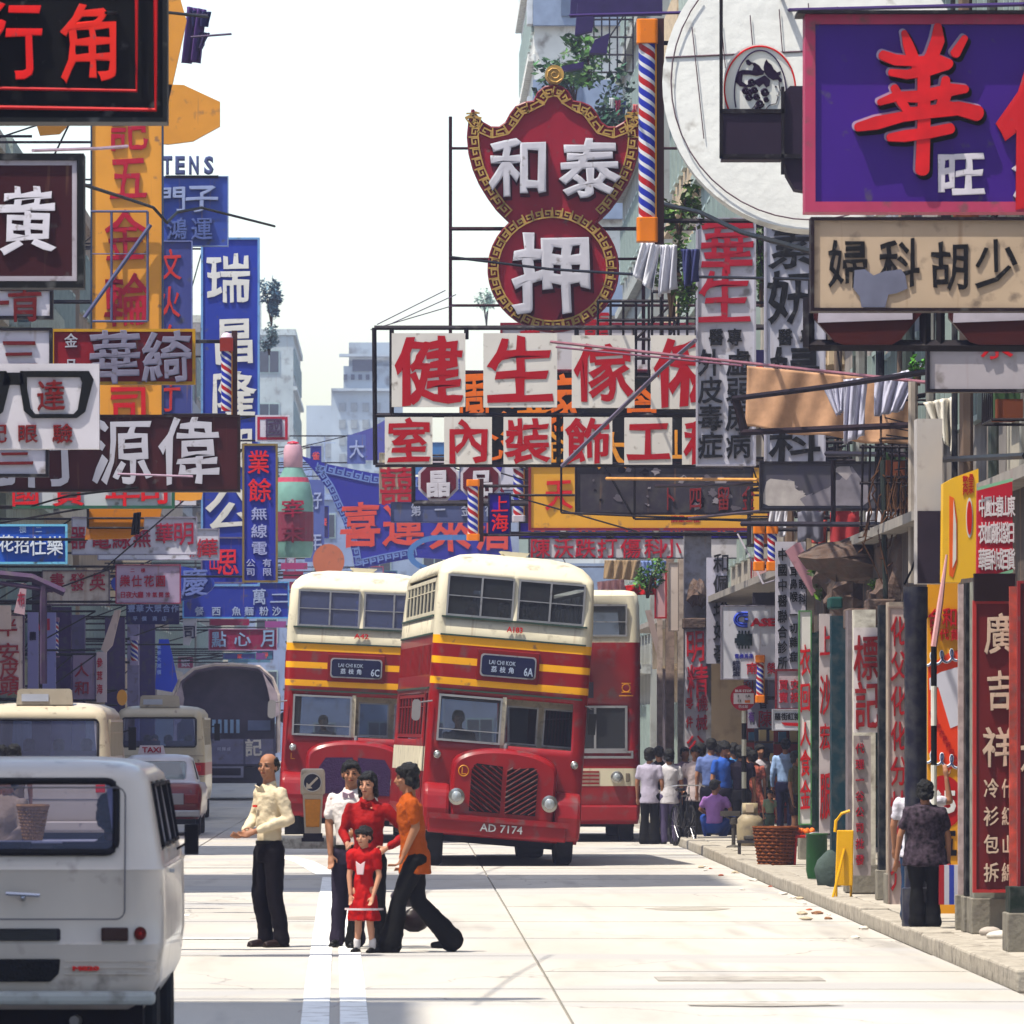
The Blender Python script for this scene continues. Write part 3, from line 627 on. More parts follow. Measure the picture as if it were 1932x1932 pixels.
meander(b, [(p[0], p[1]) for p in loop[:21]], 21, 2, 1044, 628, kp, y0=-.05, t=2.7)
meander(b, [(p[0], p[1]) for p in arc(1042, 508, 122, 117, 52, -90, 20)+arc(1042, 508, 122, 117, -92, -232, 20)], 21, 2, 1044, 628, kp, y0=-.05, t=2.7)
meander(b, [(2*1044-x, y) for x, y in reversed(half_)], 21, 2, 1044, 628, kp, y0=-.05, t=2.7)
meander(b, arc(1042, 508, 122, 117, 128, 52, 12), 21, 2, 1044, 628, kp, y0=-.052, t=2.7)
b.build('key_border', gold, r, fix=False)
for ch, x, y, ww, hh in (('和', 980, 316, 108, 108), ('泰', 1112, 318, 108, 110), ('押', 1042, 515, 148, 150)):
    char(ch, ((x-1044)*kp, -.09, (628-y)*kp), ww*kp, hh*kp, mat('#c9c8d0', .5, grime=.15), r, .14, .026)
    char(ch, ((x-1044)*kp+.02, -.012, (628-y)*kp-.03), ww*kp*1.02, hh*kp*1.02, mat('#5c1428', .6), r, .02, .04, name='backing_or_shadow')  # dark copy set right and below paints the characters' cast shadow
b = MB(); b.lathe([(3*kp, -.06), (18*kp, -.06), (18*kp, .12), (3*kp, .12)], c=((1046-1044)*kp, 0, (628-141)*kp), n=20, axis='y')
b.tube([((1046-1044)*kp, .04, (628-158)*kp), ((1046-1044)*kp, .04, (628-163)*kp)], .06)
for i in range(16):
    a = i*.7; p = [(((1046-1044)+ (2+.9*j)*math.cos(j*.75))*kp, -.07, (628-141+(2+.9*j)*math.sin(j*.75))*kp) for j in (i, i+1)]; b.tube(p, .014, 4)
b.tube([(1*kp, .04, (628-155)*kp), (4*kp, .04, (628-166)*kp)], .05)
b.build('finial', gold, r)
b = MB(); X0 = (850-1044)*kp; wl = 6.35-W(1044, 0, YP).x
b.tube([(X0, .2, -.4), (X0, .2, (628-218)*kp)], .028)
for y in (278, 430, 487, 575): b.tube([(X0, .2, (628-y)*kp), (wl, .2, (628-y)*kp)], .025 if y != 430 else .035)
for x in (1215, 1250): b.tube([((x-1044)*kp, .25, -.5), ((x-1044)*kp, .25, (628-430)*kp)], .03)
b.build('support_frame', mat('#3c1428', .6), r)
# ---- white boxed characters in two rows
k = 107.5/F; r = empty('framed_sign', W(1017, 877, 107.5), 0, 'two rows of white square panels with crimson characters in one black steel frame', 'sign', GR_R)
L3 = lambda x, y: ((x-1017)*k, (877-y)*k)
b = MB()
for (xa, ya, xb, yb) in ((706, 618, 1400, 618), (707, 783, 1400, 783), (708, 877, 1400, 877), (706, 618, 708, 877), (880, 618, 880, 640), (1088, 618, 1088, 640), (1198, 618, 1198, 640), (739, 618, 739, 783), (1054, 783, 1054, 877)):
    a, c2 = L3(xa, ya), L3(xb, yb); b.tube([(a[0], .05, a[1]), (c2[0], .05, c2[1])], .035, 4)
a = L3(1400, 618); wl = 6.35-W(1017, 0, 107.5).x
for y in (618, 783, 877): q = L3(1400, y); b.tube([(q[0], .05, q[1]), (wl, .05, q[1])], .035, 4)
b.build('steel_frame', steel, r)
wp = mat('#cfccc8', .55, grime=.2, streak=.15, var=.05)
for ch, x0, y0, x1, y1 in (('健', 739, 629, 878, 769), ('生', 912, 629, 1051, 770), ('傢', 1079, 633, 1197, 771), ('俬', 1228, 633, 1367, 773),
                           ('室', 726, 787, 816, 877), ('內', 838, 787, 928, 877), ('裝', 950, 787, 1040, 877), ('飾', 1063, 787, 1155, 877), ('工', 1178, 788, 1268, 878), ('程', 1287, 788, 1377, 878)):
    a, c2 = L3(x0, y1), L3(x1, y0); o = MB().box(a[0], -.06, a[1]+.01, c2[0], .04, c2[1]).build('panel', wp, r, fix=False)
    s_ = (x1-x0)*.9
    char(ch, ((a[0]+c2[0])/2, -.066, (a[1]+c2[1])/2), s_*k, s_*k*1.02, mat('#a80f2c', .6, var=.05), o, .01, .022)
# ---- others at the centre
r = sign('black sign with orange neon characters behind the white panels', 113, 868, 700, 1400, 875, '#120c18', '#4c1830', 3, side=1, grime=.05, streak=0,
     chars=[('園', 895, 760, 60, 120, '#e07a20', .06), ('酒', 995, 790, 100, 70, '#e08a28', .06), ('家', 1062, 760, 90, 110, '#e07a20', .06), ('食', 1210, 775, 90, 90, '#e07a20', .06), ('大', 1155, 850, 60, 70, '#e0a040', .06), ('心', 925, 840, 80, 60, '#e07a20', .06), ('金', 1040, 845, 60, 60, '#e0a040', .06), ('山', 1275, 840, 50, 60, '#e0a040', .06)])
sign('pale sign with red framed boxes peeping over the white panels', 120, 945, 610, 1400, 700, '#c9c8d0', '#8c2840', 3, side=1, chars=[('金', 1000, 605, 40, 50, '#b02838'), ('龍', 1125, 615, 50, 60, '#b02838'), ('二', 1270, 660, 50, 60, '#b02838')])
oc = [(827+38*1.08*math.cos(math.radians(22.5+45*i)), 907+38*1.08*math.sin(math.radians(22.5+45*i))) for i in range(8)]
for i, dx in enumerate((0, 80)):
    lab = ('maroon octagon sign with stacked white character in a black frame', 'second maroon octagon half hidden behind the barber pole')[i]
    rr_ = sign(lab, 138, 786+dx, 866, 868+dx, 948, '#c9c4cc', None, 1, poly=[(x+dx, y) for x, y in oc], side=1)
    q = 138/F
    MB().prism([((x-827)*.88*q, (948-(907+(y-907)*.88))*q) for x, y in oc], -.03, -.001).build('face', mat('#6c1830', .5), rr_)
    char(('晶', '品')[i], (0, -.05, 36*q), 46*q, 50*q, mat('#cfccd4'), rr_, .03, .035)
b = MB(); q = 137/F; e = empty('sign_frame', W(780, 950, 137), 0, 'black steel frame around the maroon octagon signs', 'frame')
b.tube([(0, 0, 0), (8-W(780, 0, 137).x, 0, 0)], .05, 4); b.tube([(0, 0, 0), (0, 0, 84*q)], .04, 4); b.tube([(0, 0, 84*q), (8-W(780, 0, 137).x, 0, 84*q)], .04, 4); b.build('bar', steel, e)
sign('cream board with red double happiness emblem', 150, 716, 855, 782, 949, '#d8cdb4', '#a89c8c', 1, [('囍', 748, 915, 62, 74, '#b02438')], side=1)
r = sign('white sign with a thick blue ring and a maroon triangle letter', 145, 868, 855, 990, 925, '#c6c5d2', '#38305c', 1, [('A', 935, 916, 34, 26, '#7c1c34')], side=1)
q = 145/F; b = MB(); n = 24
vo = [((915-929+33*math.cos(a*2*PI/n))*q, (925-876+33*math.sin(a*2*PI/n))*q) for a in range(n)]; vi = [((915-929+17*math.cos(a*2*PI/n))*q, (925-876+17*math.sin(a*2*PI/n))*q) for a in range(n)]
b.add([(x, y_, z) for y_ in (-.03, -.001) for x, z in vo+vi], [(i, (i+1) % n, n+(i+1) % n, n+i) for i in range(n)]+[(i, (i+1) % n, 2*n+(i+1) % n, 2*n+i) for i in range(n)]+[(n+i, n+(i+1) % n, 3*n+(i+1) % n, 3*n+i) for i in range(n)])
b.build('ring', mat('#34209c', .5), r)
sign('grey violet board with worn pale characters under the octagon signs', 148, 738, 948, 965, 985, '#5c6488', '#384068', 1, row('第一金行', (785, 830, 880, 925), 962, 20, 24, '#a9aec4'), side=1)
sign('small violet sign with two red characters hanging over the main bus', 122, 922, 931, 963, 1008, '#3a18a8', '#241c4c', 2, [('上', 943, 951, 32, 32, '#d8303c'), ('海', 943, 986, 32, 34, '#d8303c')], side=1, grime=.05, streak=0)
r = sign('ochre yellow sign with maroon edge and one red character', 128, 998, 876, 1452, 1000, '#cda044', '#7c2434', 4, [('天', 1054, 932, 52, 60, '#c0242c')]+row('摘星二樓', (1272, 1286, 1300, 1314), 979, 13, 13, '#b02c2c'), side=1, grime=.15)
r = sign('scabby dark grey sheet metal board in a hanging steel frame', 118, 1086, 876, 1420, 970, '#4a4652', '#2c2430', 3, side=1, grime=.9, streak=.3, chars=row('卜四留金', (1262, 1312, 1365, 1412), 940, 24, 46, '#8c3438'))
q = 118/F; b = MB()
for p in (((1058, 878), (1058, 968)), ((1058, 968), (1420, 984)), ((1140, 880), (1196, 980)), ((1196, 880), (1196, 980)), ((1196, 980), (1500, 982)), ((1058, 878), (1400, 885))):
    b.tube([((p[0][0]-1253)*q, -.25, (970-p[0][1])*q), ((p[1][0]-1253)*q, -.25, (970-p[1][1])*q)], .02, 5)
b.build('hanging_frame', steel, r)
sign('flaking grey sign with pale islands of paint right of the sheet metal board', 87, 1435, 872, 1660, 962, '#5c5a68', '#28242c', 3, side=1, grime=1.0, streak=.2)
def islands(r, q, w_, h_, n, cols_, sd, smin=.05, smax=.3, nm='paint_island'):
    random.seed(sd)
    for i in range(n):
        cx, cz, s_ = random.uniform(-w_/2, w_/2)*.85, random.uniform(.1, .9)*h_, random.uniform(smin, smax)
        P = [(max(-w_/2+.03, min(w_/2-.03, cx+s_*random.uniform(.5, 1.4)*math.cos(a*2*PI/13))), max(.05, min(h_-.05, cz+s_*random.uniform(.4, 1.1)*math.sin(a*2*PI/13)))) for a in range(13)]
        MB().prism(P, -.004-.0004*i, -.0005).build(nm, mat(cols_[i % len(cols_)], .8, var=.2, scale=6), r, fix=False)
fl_ = [o for o in C.objects if o.get('label', '').startswith('flaking grey')][0]; islands(fl_, 1, 225*87/F, 90*87/F, 9, ['#a8a2a4', '#8c8890', '#b4aeac'], 4, .08, .3)
sm_ = [o for o in C.objects if o.get('label', '').startswith('scabby dark')][0]; islands(sm_, 1, 334*118/F, 94*118/F, 26, ['#a09ca4', '#2c2832', '#77727c'], 5, .02, .09)
for i, x in enumerate((980, 1069, 1156, 1244, 1335)):
    sign(('first', 'second', 'third', 'fourth', 'fifth')[i]+' violet box from the left in the row under the ochre sign', 132, x, 985, x+76, 1016, '#3a14a0', '#181430', 2, [('沙京筷飯店'[i], x+40, 975, 70, 60, '#d03040')] if 0 else [('沙京筷飯店'[i], x+38, 994, 40, 28, '#d03040')], side=1, grime=.05, streak=0)
sign('long white sign with red characters just above the main bus roof', 136, 998, 1013, 1402, 1053, '#c6c4c8', '#2c2430', 1,
     row('陳沃跌打傷科小', (1019, 1063, 1104, 1146, 1190, 1235, 1267), 1034, 38, 38, '#b3203c')+[('醫', 1325, 1036, 26, 34, '#a04860')], side=1)
sign('pale blue loop of neon tubing on the pennant', 200, 760, 1010, 900, 1080, '#5c84b8', None, 1, poly=arc(830, 1045, 62, 36, 90, 270, 12)+[(900, 1081), (900, 1070)]+arc(830, 1045, 50, 26, 270, 90, 12)+[(900, 1019), (900, 1009)], side=1, d=.08, brk=False)
# ---- tall white medical signs
def vs(lab, Y, x0, y0, x1, y1, chars, **k): return sign(lab, Y, x0, y0, x1, y1, '#c2c1cb', '#a9a8b4', 2, chars, side=1, bold=.016, **k)
vs('tall white sign with two red characters over black ones beside the white panels', 103, 1315, 412, 1425, 878,
   [('華', 1372, 465, 100, 104, '#a8203a'), ('生', 1367, 560, 100, 104, '#a8203a'), ('醫', 1351, 636, 28, 32, BK), ('專', 1386, 636, 28, 32, BK)]+
   [(c, 1340, 684+i*52, 46, 50, BK) for i, c in enumerate('外皮毒症')]+[(c, 1393, 684+i*52, 46, 50, BK) for i, c in enumerate('虛弱尿病')])
vs('tall white sign with bold black characters, second from the white panels', 95, 1444, 425, 1556, 882,
   [('素', 1496, 462, 92, 90, BK), ('妍', 1497, 560, 98, 100, BK), ('醫', 1481, 636, 28, 32, BK), ('專', 1524, 636, 28, 32, BK), ('婦', 1500, 700, 92, 92, BK), ('科', 1500, 836, 96, 78, BK)])
sign('dark blue and red sign glimpsed between the tall white signs', 118, 1424, 660, 1446, 735, '#2c2458', None, 1, [('乙', 1434, 705, 16, 34, '#c02838')], side=1, brk=False)
# ---- near right
r = sign('large violet sign with pink frame and a huge red brush character at top right', 56, 1521, 29, 2010, 398, '#4a1488', '#b04c6c', 17,
     [('伯', 2000, 240, 230, 290, '#c22830', .05), ('旺', 1812, 328, 88, 86, '#cfcbd4', .03), ('角', 1955, 330, 90, 86, '#cfcbd4', .03)], side=1, d=.3, grime=.1, streak=0, bold=.026)
q = 56/F
MB().box(-262*q, -.12, 369*q+.005, 262*q, .35, 369*q+.03).build('top_sheet', steel, r)
def brush(b, strokes, fx, fz, k, y0, th, grow=0, mi=0):
    for si, (pts, wd) in enumerate(strokes):
        P = [Vector((fx(x), fz(y))) for x, y in pts]; Q = []; Wd = []
        for i in range(len(P)-1):
            for t in range(5): Q.append(P[i].lerp(P[i+1], t/5)); Wd.append((wd[i]*(1-t/5)+wd[i+1]*t/5)*k/2+grow)
        Q.append(P[-1]); Wd.append(wd[-1]*k/2+grow); L_ = []; R_ = []
        for i, p in enumerate(Q):
            d = (Q[min(i+1, len(Q)-1)]-Q[max(i-1, 0)]).normalized(); n_ = Vector((-d.y, d.x)); e = 1
            L_.append(p+n_*Wd[i]); R_.append(p-n_*Wd[i])
        d0 = (Q[0]-Q[1]).normalized(); d1 = (Q[-1]-Q[-2]).normalized()
        def capq(c, d, w_): n_ = Vector((-d.y, d.x)); return [c+n_*w_*math.cos(a)+d*w_*.8*math.sin(a) for a in [PI*(j+1)/7 for j in range(6)]]
        poly = L_+[p for p in capq(Q[-1], d1, Wd[-1])]+R_[::-1]+[p for p in capq(Q[0], d0, Wd[0])]
        b.prism([(p.x, p.y) for p in poly], y0-th-si*.0012, y0, mi)
HUA = [([(1060, 240), (1090, 330), (1130, 440), (1165, 510)], (40, 75, 85, 70)), ([(1303, 195), (1302, 300), (1265, 400), (1215, 480)], (55, 100, 95, 85)), ([(1498, 280), (1430, 392)], (48, 72)),
       ([(905, 405), (1000, 440), (1160, 450), (1300, 440), (1385, 470)], (70, 80, 70, 80, 70)), ([(965, 530), (1080, 545), (1220, 520), (1375, 480)], (50, 66, 80, 60)), ([(1200, 450), (1205, 850), (1192, 1235)], (90, 92, 100)),
       ([(885, 745), (1000, 705), (1180, 705), (1400, 655), (1505, 650)], (46, 70, 90, 90, 56)), ([(990, 640), (1040, 740), (1080, 800)], (56, 70, 60)), ([(1360, 580), (1355, 700), (1320, 810)], (60, 90, 80)), ([(1080, 808), (1250, 800), (1400, 765)], (50, 60, 50)),
       ([(725, 925), (860, 895), (1050, 850), (1250, 815), (1450, 790), (1590, 825)], (62, 96, 74, 90, 100, 110)), ([(955, 1000), (1060, 990), (1250, 965), (1395, 935)], (56, 84, 80, 76))]
fx_ = lambda x: (1428+.2609*x-1765.5)*q
fz_ = lambda y: (398-.2609*y)*q
b = MB(); brush(b, HUA, fx_, fz_, .2609*q, -.03, .05); b.build('character', mat('#c8242a', .5, var=.2, scale=5), r, fix=False)
b = MB(); brush(b, HUA, lambda x: fx_(x)-.01, lambda y: fz_(y)+.012, .2609*q, -.002, .02, .006); b.build('backing_or_shadow', mat('#a8a0b8', .5), r, fix=False)
b = MB(); brush(b, HUA, lambda x: fx_(x)+.02, lambda y: fz_(y)-.02, .2609*q, -.001, .004, .012); b.build('painted_shadow', mat('#140620', .7), r, fix=False)  # dark offset strokes paint the character's shadow on the violet face
r = sign('beige sign with black characters and a peeled blue grey patch', 60, 1532, 412, 2010, 585, '#c2b09c', '#2c1c24', 4,
     [('婦', 1600, 497, 74, 90, '#1c141c', .012), ('科', 1697, 497, 76, 92, '#1c141c', .012), ('胡', 1792, 502, 74, 92, '#1c141c', .012), ('少', 1880, 497, 80, 92, '#1c141c', .012)], side=1, streak=.35, d=.25)
q = 60/F
MB().prism([((x-1771)*q, (585-y)*q) for x, y in ((1612, 510), (1632, 508), (1648, 520), (1668, 512), (1700, 508), (1708, 520), (1712, 545), (1690, 554), (1676, 556), (1670, 580), (1625, 580), (1622, 560), (1610, 545))], -.016, -.0135).build('peeled_patch', mat('#7c7f92', .8, var=.2), r)
b = MB()
r = empty('framed_sign', W(1771, 655, 61.5), 0, 'dark steel frame holding two maroon octagon boards under the beige sign', 'sign', GR_R); q = 61.5/F
for (xa, ya, xb, yb, t) in ((1527, 560, 1527, 655, .05), (1527, 650, 2010, 652, .05), (1747, 570, 1747, 650, .05), (1776, 570, 1776, 650, .04), (1527, 575, 2010, 577, .03)):
    b.tube([((xa-1771)*q, .1, (655-ya)*q), ((xb-1771)*q, .1, (655-yb)*q)], t, 4)
b.build('steel_frame', steel, r)
for x in (1638, 1893):
    o = MB().prism([((a-1771)*q, (655-b2)*q) for a, b2 in ((x-102, 560), (x+102, 560), (x+102, 590), (x+62, 640), (x+45, 650), (x-45, 650), (x-62, 645), (x-102, 600))], .03, .15).build('board', mat('#4c1018', .5), r)
    char('一', ((x-6-1771)*q, .02, (655-592)*q), 165*q, 170*q, mat('#b9b4c0', .5), o, .02, .05)
sign('plain dirty white panel in a black frame at the right edge, under the octagon boards', 66, 1750, 655, 2010, 738, '#b4aeb4', '#241828', 4, [('永', 1880, 650, 60, 56, '#c02830')], side=1)
# ---- white disc sign and its cameo
r = empty('disc_sign', W(1533, 430, 76), 0, 'huge white riveted disc sign at the top right', 'sign', GR_R); r.rotation_euler = (-.12, 0, -.1); q = 76/F
MB().lathe([(0.01, 0), (286*q, 0), (286*q, .3), (.01, .3)], c=(0, 0, 283*q), n=64, axis='y').build('board', mat('#cfd0ce', .5, var=.08, grime=.2, scale=1.2, bump=.5), r)
b = MB()
for s_ in (-1,):
    b.tube([((s_*286*math.cos(a*PI/24)*.94)*q, -.04, (283+286*math.sin(a*PI/24)*.94)*q) for a in range(-14, 6)], .008, 4)
for i in range(9):
    x = -230+i*55; b.tube([(x*q, -.03, (283+150-abs(x)*.2)*q), ((x+24)*q, -.03, (283-180+abs(x)*.3)*q)], .006, 4)
b.tube([(-280*q, -.01, 330*q), (280*q, -.01, 350*q)], .01, 4)
b.build('wiring', mat('#6c5c64', .6), r)
b = MB(); b.tube([(285*q, .15, 283*q), (6.35-r.location.x, .15, 283*q)], .06); b.tube([(200*q, .15, 80*q), (6.35-r.location.x, .15, 80*q)], .05); b.build('bracket', steel, r)
q = 70/F; r = empty('cameo_sign', W(1441, 300, 70), 0, 'arched white sign with a curly haired profile head under a red arc', 'sign', GR_R)
X = lambda x: (x-1441)*q
Z = lambda y: (300-y)*q
def zc(x, y): return (1302+x*.1304, y*.1304)     # coordinates taken from an enlargement of the cameo
arch = [(480, 1620)]+[(1000-520*math.cos(a*PI/20), 1180-540*math.sin(a*PI/20)) for a in range(21)]+[(1520, 1620)]
wht = mat('#d6d6d2', .4, var=.03)
MB().prism([(X(zc(x, y)[0]), Z(zc(x, y)[1])) for x, y in arch], 0, .18).build('board', wht, r)
def arcstrip(cx, cy, rx, ry, t, m, nm, a0=-40, a1=220):
    b = MB(); pts = []
    for i in range(41):
        a = math.radians(a0+(a1-a0)*i/40); x, y = cx+rx*math.cos(a), cy-ry*math.sin(a)
        if y < 1610: pts.append((X(zc(x, y)[0]), -.01, Z(zc(x, y)[1])))
    b.tube(pts, t, 5); b.build(nm, m, r)
arcstrip(1010, 1290, 515, 620, .009, mat('#c81c20', .5), 'red_arc', -30, 215)
arcstrip(1015, 1350, 375, 620, .007, mat('#3a1050', .5), 'dark_arc', -22, 205)
dk = mat('#2c0c38', .6); b = MB()
def blob(pts): b.prism([(X(zc(x, y)[0]), Z(zc(x, y)[1])) for x, y in pts], -.012, -.001)
blob([(690, 1040), (760, 1010), (900, 1020), (920, 960), (900, 920), (860, 950), (815, 930), (805, 880), (840, 860), (880, 900), (940, 910), (1000, 950), (1040, 1010), (1080, 1030), (1060, 1080), (960, 1100), (860, 1080), (760, 1080), (690, 1100), (680, 1070)])
blob([(1060, 980), (1080, 900), (1105, 860), (1130, 900), (1180, 940), (1210, 1000), (1260, 1050), (1310, 1030), (1310, 1080), (1280, 1100), (1330, 1150), (1325, 1190), (1290, 1190), (1270, 1150), (1200, 1160), (1130, 1120), (1080, 1060)])
blob([(670, 1100), (760, 1080), (750, 1180), (820, 1230), (900, 1190), (960, 1150), (1080, 1090), (1160, 1160), (1150, 1240), (1100, 1270), (1060, 1210), (1000, 1260), (940, 1210), (880, 1260), (800, 1260), (720, 1250), (660, 1190)])
for cx, cy, rr2 in ((800, 1310, 45), (850, 1400, 48), (930, 1300, 42), (960, 1400, 40), (1080, 1330, 55), (1010, 1500, 52), (1100, 1440, 30), (980, 1570, 40), (890, 1190, 50), (860, 1330, 40)):
    b.tube([(X(zc(cx+rr2*(1-.035*i)*math.cos(i*.55), 0)[0]), -.008, Z(zc(0, cy+rr2*(1-.035*i)*math.sin(i*.55))[1])) for i in range(20)], .012, 4)
def ln(pts, t=.004): b.tube([(X(zc(x, y)[0]), -.006, Z(zc(x, y)[1])) for x, y in pts], t, 4)
ln([(1285, 1190), (1290, 1260), (1305, 1310), (1280, 1325), (1285, 1370), (1250, 1385), (1275, 1400), (1260, 1440), (1245, 1500), (1150, 1520), (1110, 1560), (1090, 1600)]); ln([(1225, 1250), (1255, 1258)], .006); ln([(960, 1480), (930, 1540), (870, 1600)])
b.build('profile_head', dk, r, fix=False)
bx = mat('#3a2f40', .6, var=.1)
MB().box(X(1362), -.08, Z(302), X(1475), .3, Z(212)).build('lower_box', bx, r)
b = MB()
for x, y0, y1 in ((1360, -30, 300), (1476, 165, 330)): b.box(X(x-3), -.1, Z(y1), X(x+3), -.03, Z(y0))
b.box(X(1357), -.1, Z(300), X(1510), -.03, Z(292)); b.box(X(1357), -.1, Z(215), X(1480), -.03, Z(207)); b.build('steel_frame', steel, r)
MB().prism([(X(x), Z(y)) for x, y in ((1478, 175), (1490, 163), (1524, 163), (1524, 362), (1500, 358), (1484, 330), (1478, 300))], -.05, .3).build('side_box', bx, r)
b = MB(); b.tube([(X(1520), .1, Z(170)), (6.35-r.location.x, .1, Z(170))], .04); b.build('bracket', steel, r)
# ---- barber poles
def stripes(b, cx, z0, z1, R, turns, n=20):
    rows = max(8, int((z1-z0)/.05)); pal = (0, 1, 0, 2)
    for j in range(rows):
        for i in range(n):
            a0, a1 = 2*PI*i/n, 2*PI*(i+1)/n; za, zb = z0+(z1-z0)*j/rows, z0+(z1-z0)*(j+1)/rows
            t = (i/n+turns*(j+.5)/rows) % 1; mi = pal[int(t*4*2) % 4]
            tw = 2*PI/n*0
            b.add([(cx+R*math.cos(a0), R*math.sin(a0), za), (cx+R*math.cos(a1), R*math.sin(a1), za), (cx+R*math.cos(a1), R*math.sin(a1), zb), (cx+R*math.cos(a0), R*math.sin(a0), zb)], [(0, 1, 2, 3)], mi)
def barber(label, Y, x0, y0, x1, y1, cap='#d9851c', side=1, housing=True, dome=False, capf=.11, fade=1., grp='barber poles over the street'):
    k = Y/F; xc = (x0+x1)/2; r = empty('barber_pole', W(xc, y1, Y), 0, label, 'barber pole', grp); h = (y1-y0)*k; hw = (x1-x0)/2*k
    ch = h*capf
    if not dome:
        for z in (0, h-ch): MB().prism(rr(0, 0, hw, hw, hw*.35, 3), z, z+ch, ax='z').build('cap', mat(cap, .4, grime=.1), r, bevel=.01)
    else:
        MB().lathe([(hw*.9, 0), (hw*.9, .02)]+[(hw*.9*math.cos(a*PI/12), hw*.9*math.sin(a*PI/12)) for a in range(1, 6)]+[(.01, hw*.9)], c=(0, 0, h-hw), n=16).build('globe', mat('#c9b6c0', .3), r, smooth=1)
        MB().box(-hw, -hw, h-hw-ch, hw, hw, h-hw).build('cap', mat('#8c3424', .5), r)
        MB().box(-hw, -hw, 0, hw, hw, ch*.5).build('cap', mat('#8c3424', .5), r)
    b = MB(); st = R = hw*.82
    rows = 0; turns = h/(hw*2)*.28
    n = 24; z0, z1 = ch, h-ch-(hw if dome else 0); nt_ = max(10, int((z1-z0)/(2*PI*R/n*.9)))
    # helical grid: every ring is turned a little so the stripe edges are clean
    V = []; tw = 2*PI/n
    for j in range(nt_+1):
        for i in range(n):
            a = 2*PI*i/n-j*tw*1.5; V.append((R*math.cos(a), R*math.sin(a), z0+(z1-z0)*j/nt_))
    FS = {0: [], 1: [], 2: []}
    for j in range(nt_):
        for i in range(n): FS[(2, 2, 2, 2, 2, 0, 0, 0, 2, 2, 2, 2, 2, 0, 0, 0, 1, 1, 1, 1, 1, 0, 0, 0)[i]].append((j*n+i, j*n+(i+1) % n, (j+1)*n+(i+1) % n, (j+1)*n+i))
    k0 = 0; b.v = V
    for mi in FS:
        for f in FS[mi]: b.f.append(f); b.m.append(mi)
    b.build('striped_drum', [mat('#c9c9cc', .35, var=.05), mat('#a82c30', .35, var=.05), mat('#3540a0', .35, var=.05)], r, smooth=1)
    if housing:
        MB().box(hw*.75, hw*.2, -.02, hw*1.6, hw*1.1, h+.02).build('housing', mat('#4a2c28', .5), r)
        MB().box(hw*.70, -hw*.35, ch*.5, hw*.88, hw*.19, h-ch*.5).build('side_strip', mat('#c9902c', .5), r)
    wx = 6.35 if side > 0 else (-9.5 if Y < 122 else -8.4)
    b = MB()
    for z in (h*.9, h*.1): b.tube([(0, hw*1.2, z), (wx-r.location.x, hw*1.2, z)], .03, 5)
    b.build('bracket', steel, r); return r
barber('largest barber pole with orange caps beside the white disc', 90, 1201, 37, 1241, 457)
barber('orange capped barber pole hanging over the gap between the buses', 128, 880, 905, 905, 1020)
barber('faded barber pole with white foot behind the violet hanging sign', 142, 966, 872, 991, 985, cap='#b9b4bc')
barber('left pole of the barber pole pair beside the vertical clinic board', 101, 1421, 990, 1443, 1077, housing=False, capf=.2)
barber('right pole of the barber pole pair beside the vertical clinic board', 100.4, 1446, 990, 1468, 1077, housing=False, capf=.2)
barber('small bright barber pole beside the round bus stop sign', 109, 1425, 1236, 1443, 1326, capf=.16)
barber('domed red barber pole above the wide maroon sign', 108, 415, 626, 440, 800, dome=True, side=-1, capf=.14)
barber('dim barber pole among the shop posts at far left', 146, 96, 1165, 112, 1240, cap='#8c6c84', side=-1, housing=False)
barber('hazy barber pole above the second minibus', 165, 245, 1200, 262, 1255, cap='#9c94b4', side=-1, housing=False, capf=.15)
# ---------------------------------------------------------------- right pavement: pillars and the boards fixed to them
GP_ = 'boards fixed to the arcade pillars'
def board(label, Y, x0, y0, x1, y1, face, frame=None, fw=1.5, chars=(), d=.07, poly=None, **k):
    r = sign(label, Y, x0, y0, x1, y1, face, frame, fw, chars, 1, d, poly, 'pillar_board', 'sign board', brk=False, fd=.015, **k); r['group'] = GP_; return r
def pillar(label, Y, x0, x1, col, round_=False, z1=3.26, dz=.13, grime=.8, rough=.8, depth=.45, paint=None):
    k = Y/F; xc = (x0+x1)/2; r = empty('pillar', ((xc-PX)*k, Y, dz), 0, label, 'pillar', 'pillars of the right hand arcade'); hw = (x1-x0)/2*k; m = mat(col, rough, grime=grime, streak=.3, bump=.3, var=.15)
    if round_:
        MB().lathe([(hw*1.25, 0), (hw*1.25, .35), (hw, .36), (hw, z1-dz-.3), (hw*1.1, z1-dz-.28), (hw*1.1, z1-dz)], n=24, c=(0, hw, 0)).build('shaft', m, r, smooth=40)
    else:
        MB().box(-hw, 0, .32, hw, depth, z1-dz).build('shaft', m, r); MB().box(-hw-.025, -.025, 0, hw+.025, depth+.02, .318).build('plinth', mat('#8e8a80', .9, grime=.9, bump=.5), r, bevel=.01)
    return r
RR = '#c41420'
pillar('dark green square pillar behind the narrow white board with red strokes', 98, 1512, 1546, '#1f3a34')
board('narrow white board with red strokes and green ends, left edge of the arcade', 97.6, 1508, 1153, 1530, 1555, '#d9d6d2', '#5c8c5c', 1, [(c, 1519, y, 19, h, RR) for c, y, h in (('衣', 1245, 60), ('回', 1315, 56), ('人', 1385, 46), ('食', 1440, 50), ('金', 1500, 56))], grime=.05, streak=0)
board('narrow plank with broken red characters between green and teal posts', 85.5, 1546, 1158, 1569, 1572, '#b9b0b0', None, 1, [(c, 1557, y, 21, h, '#a81824') for c, y, h in (('上', 1210, 60), ('沙', 1310, 76), ('宏', 1390, 50), ('服', 1500, 90))], streak=.5)
pillar('teal painted square pillar between two boards', 83, 1569, 1597, '#22424c', depth=.35)
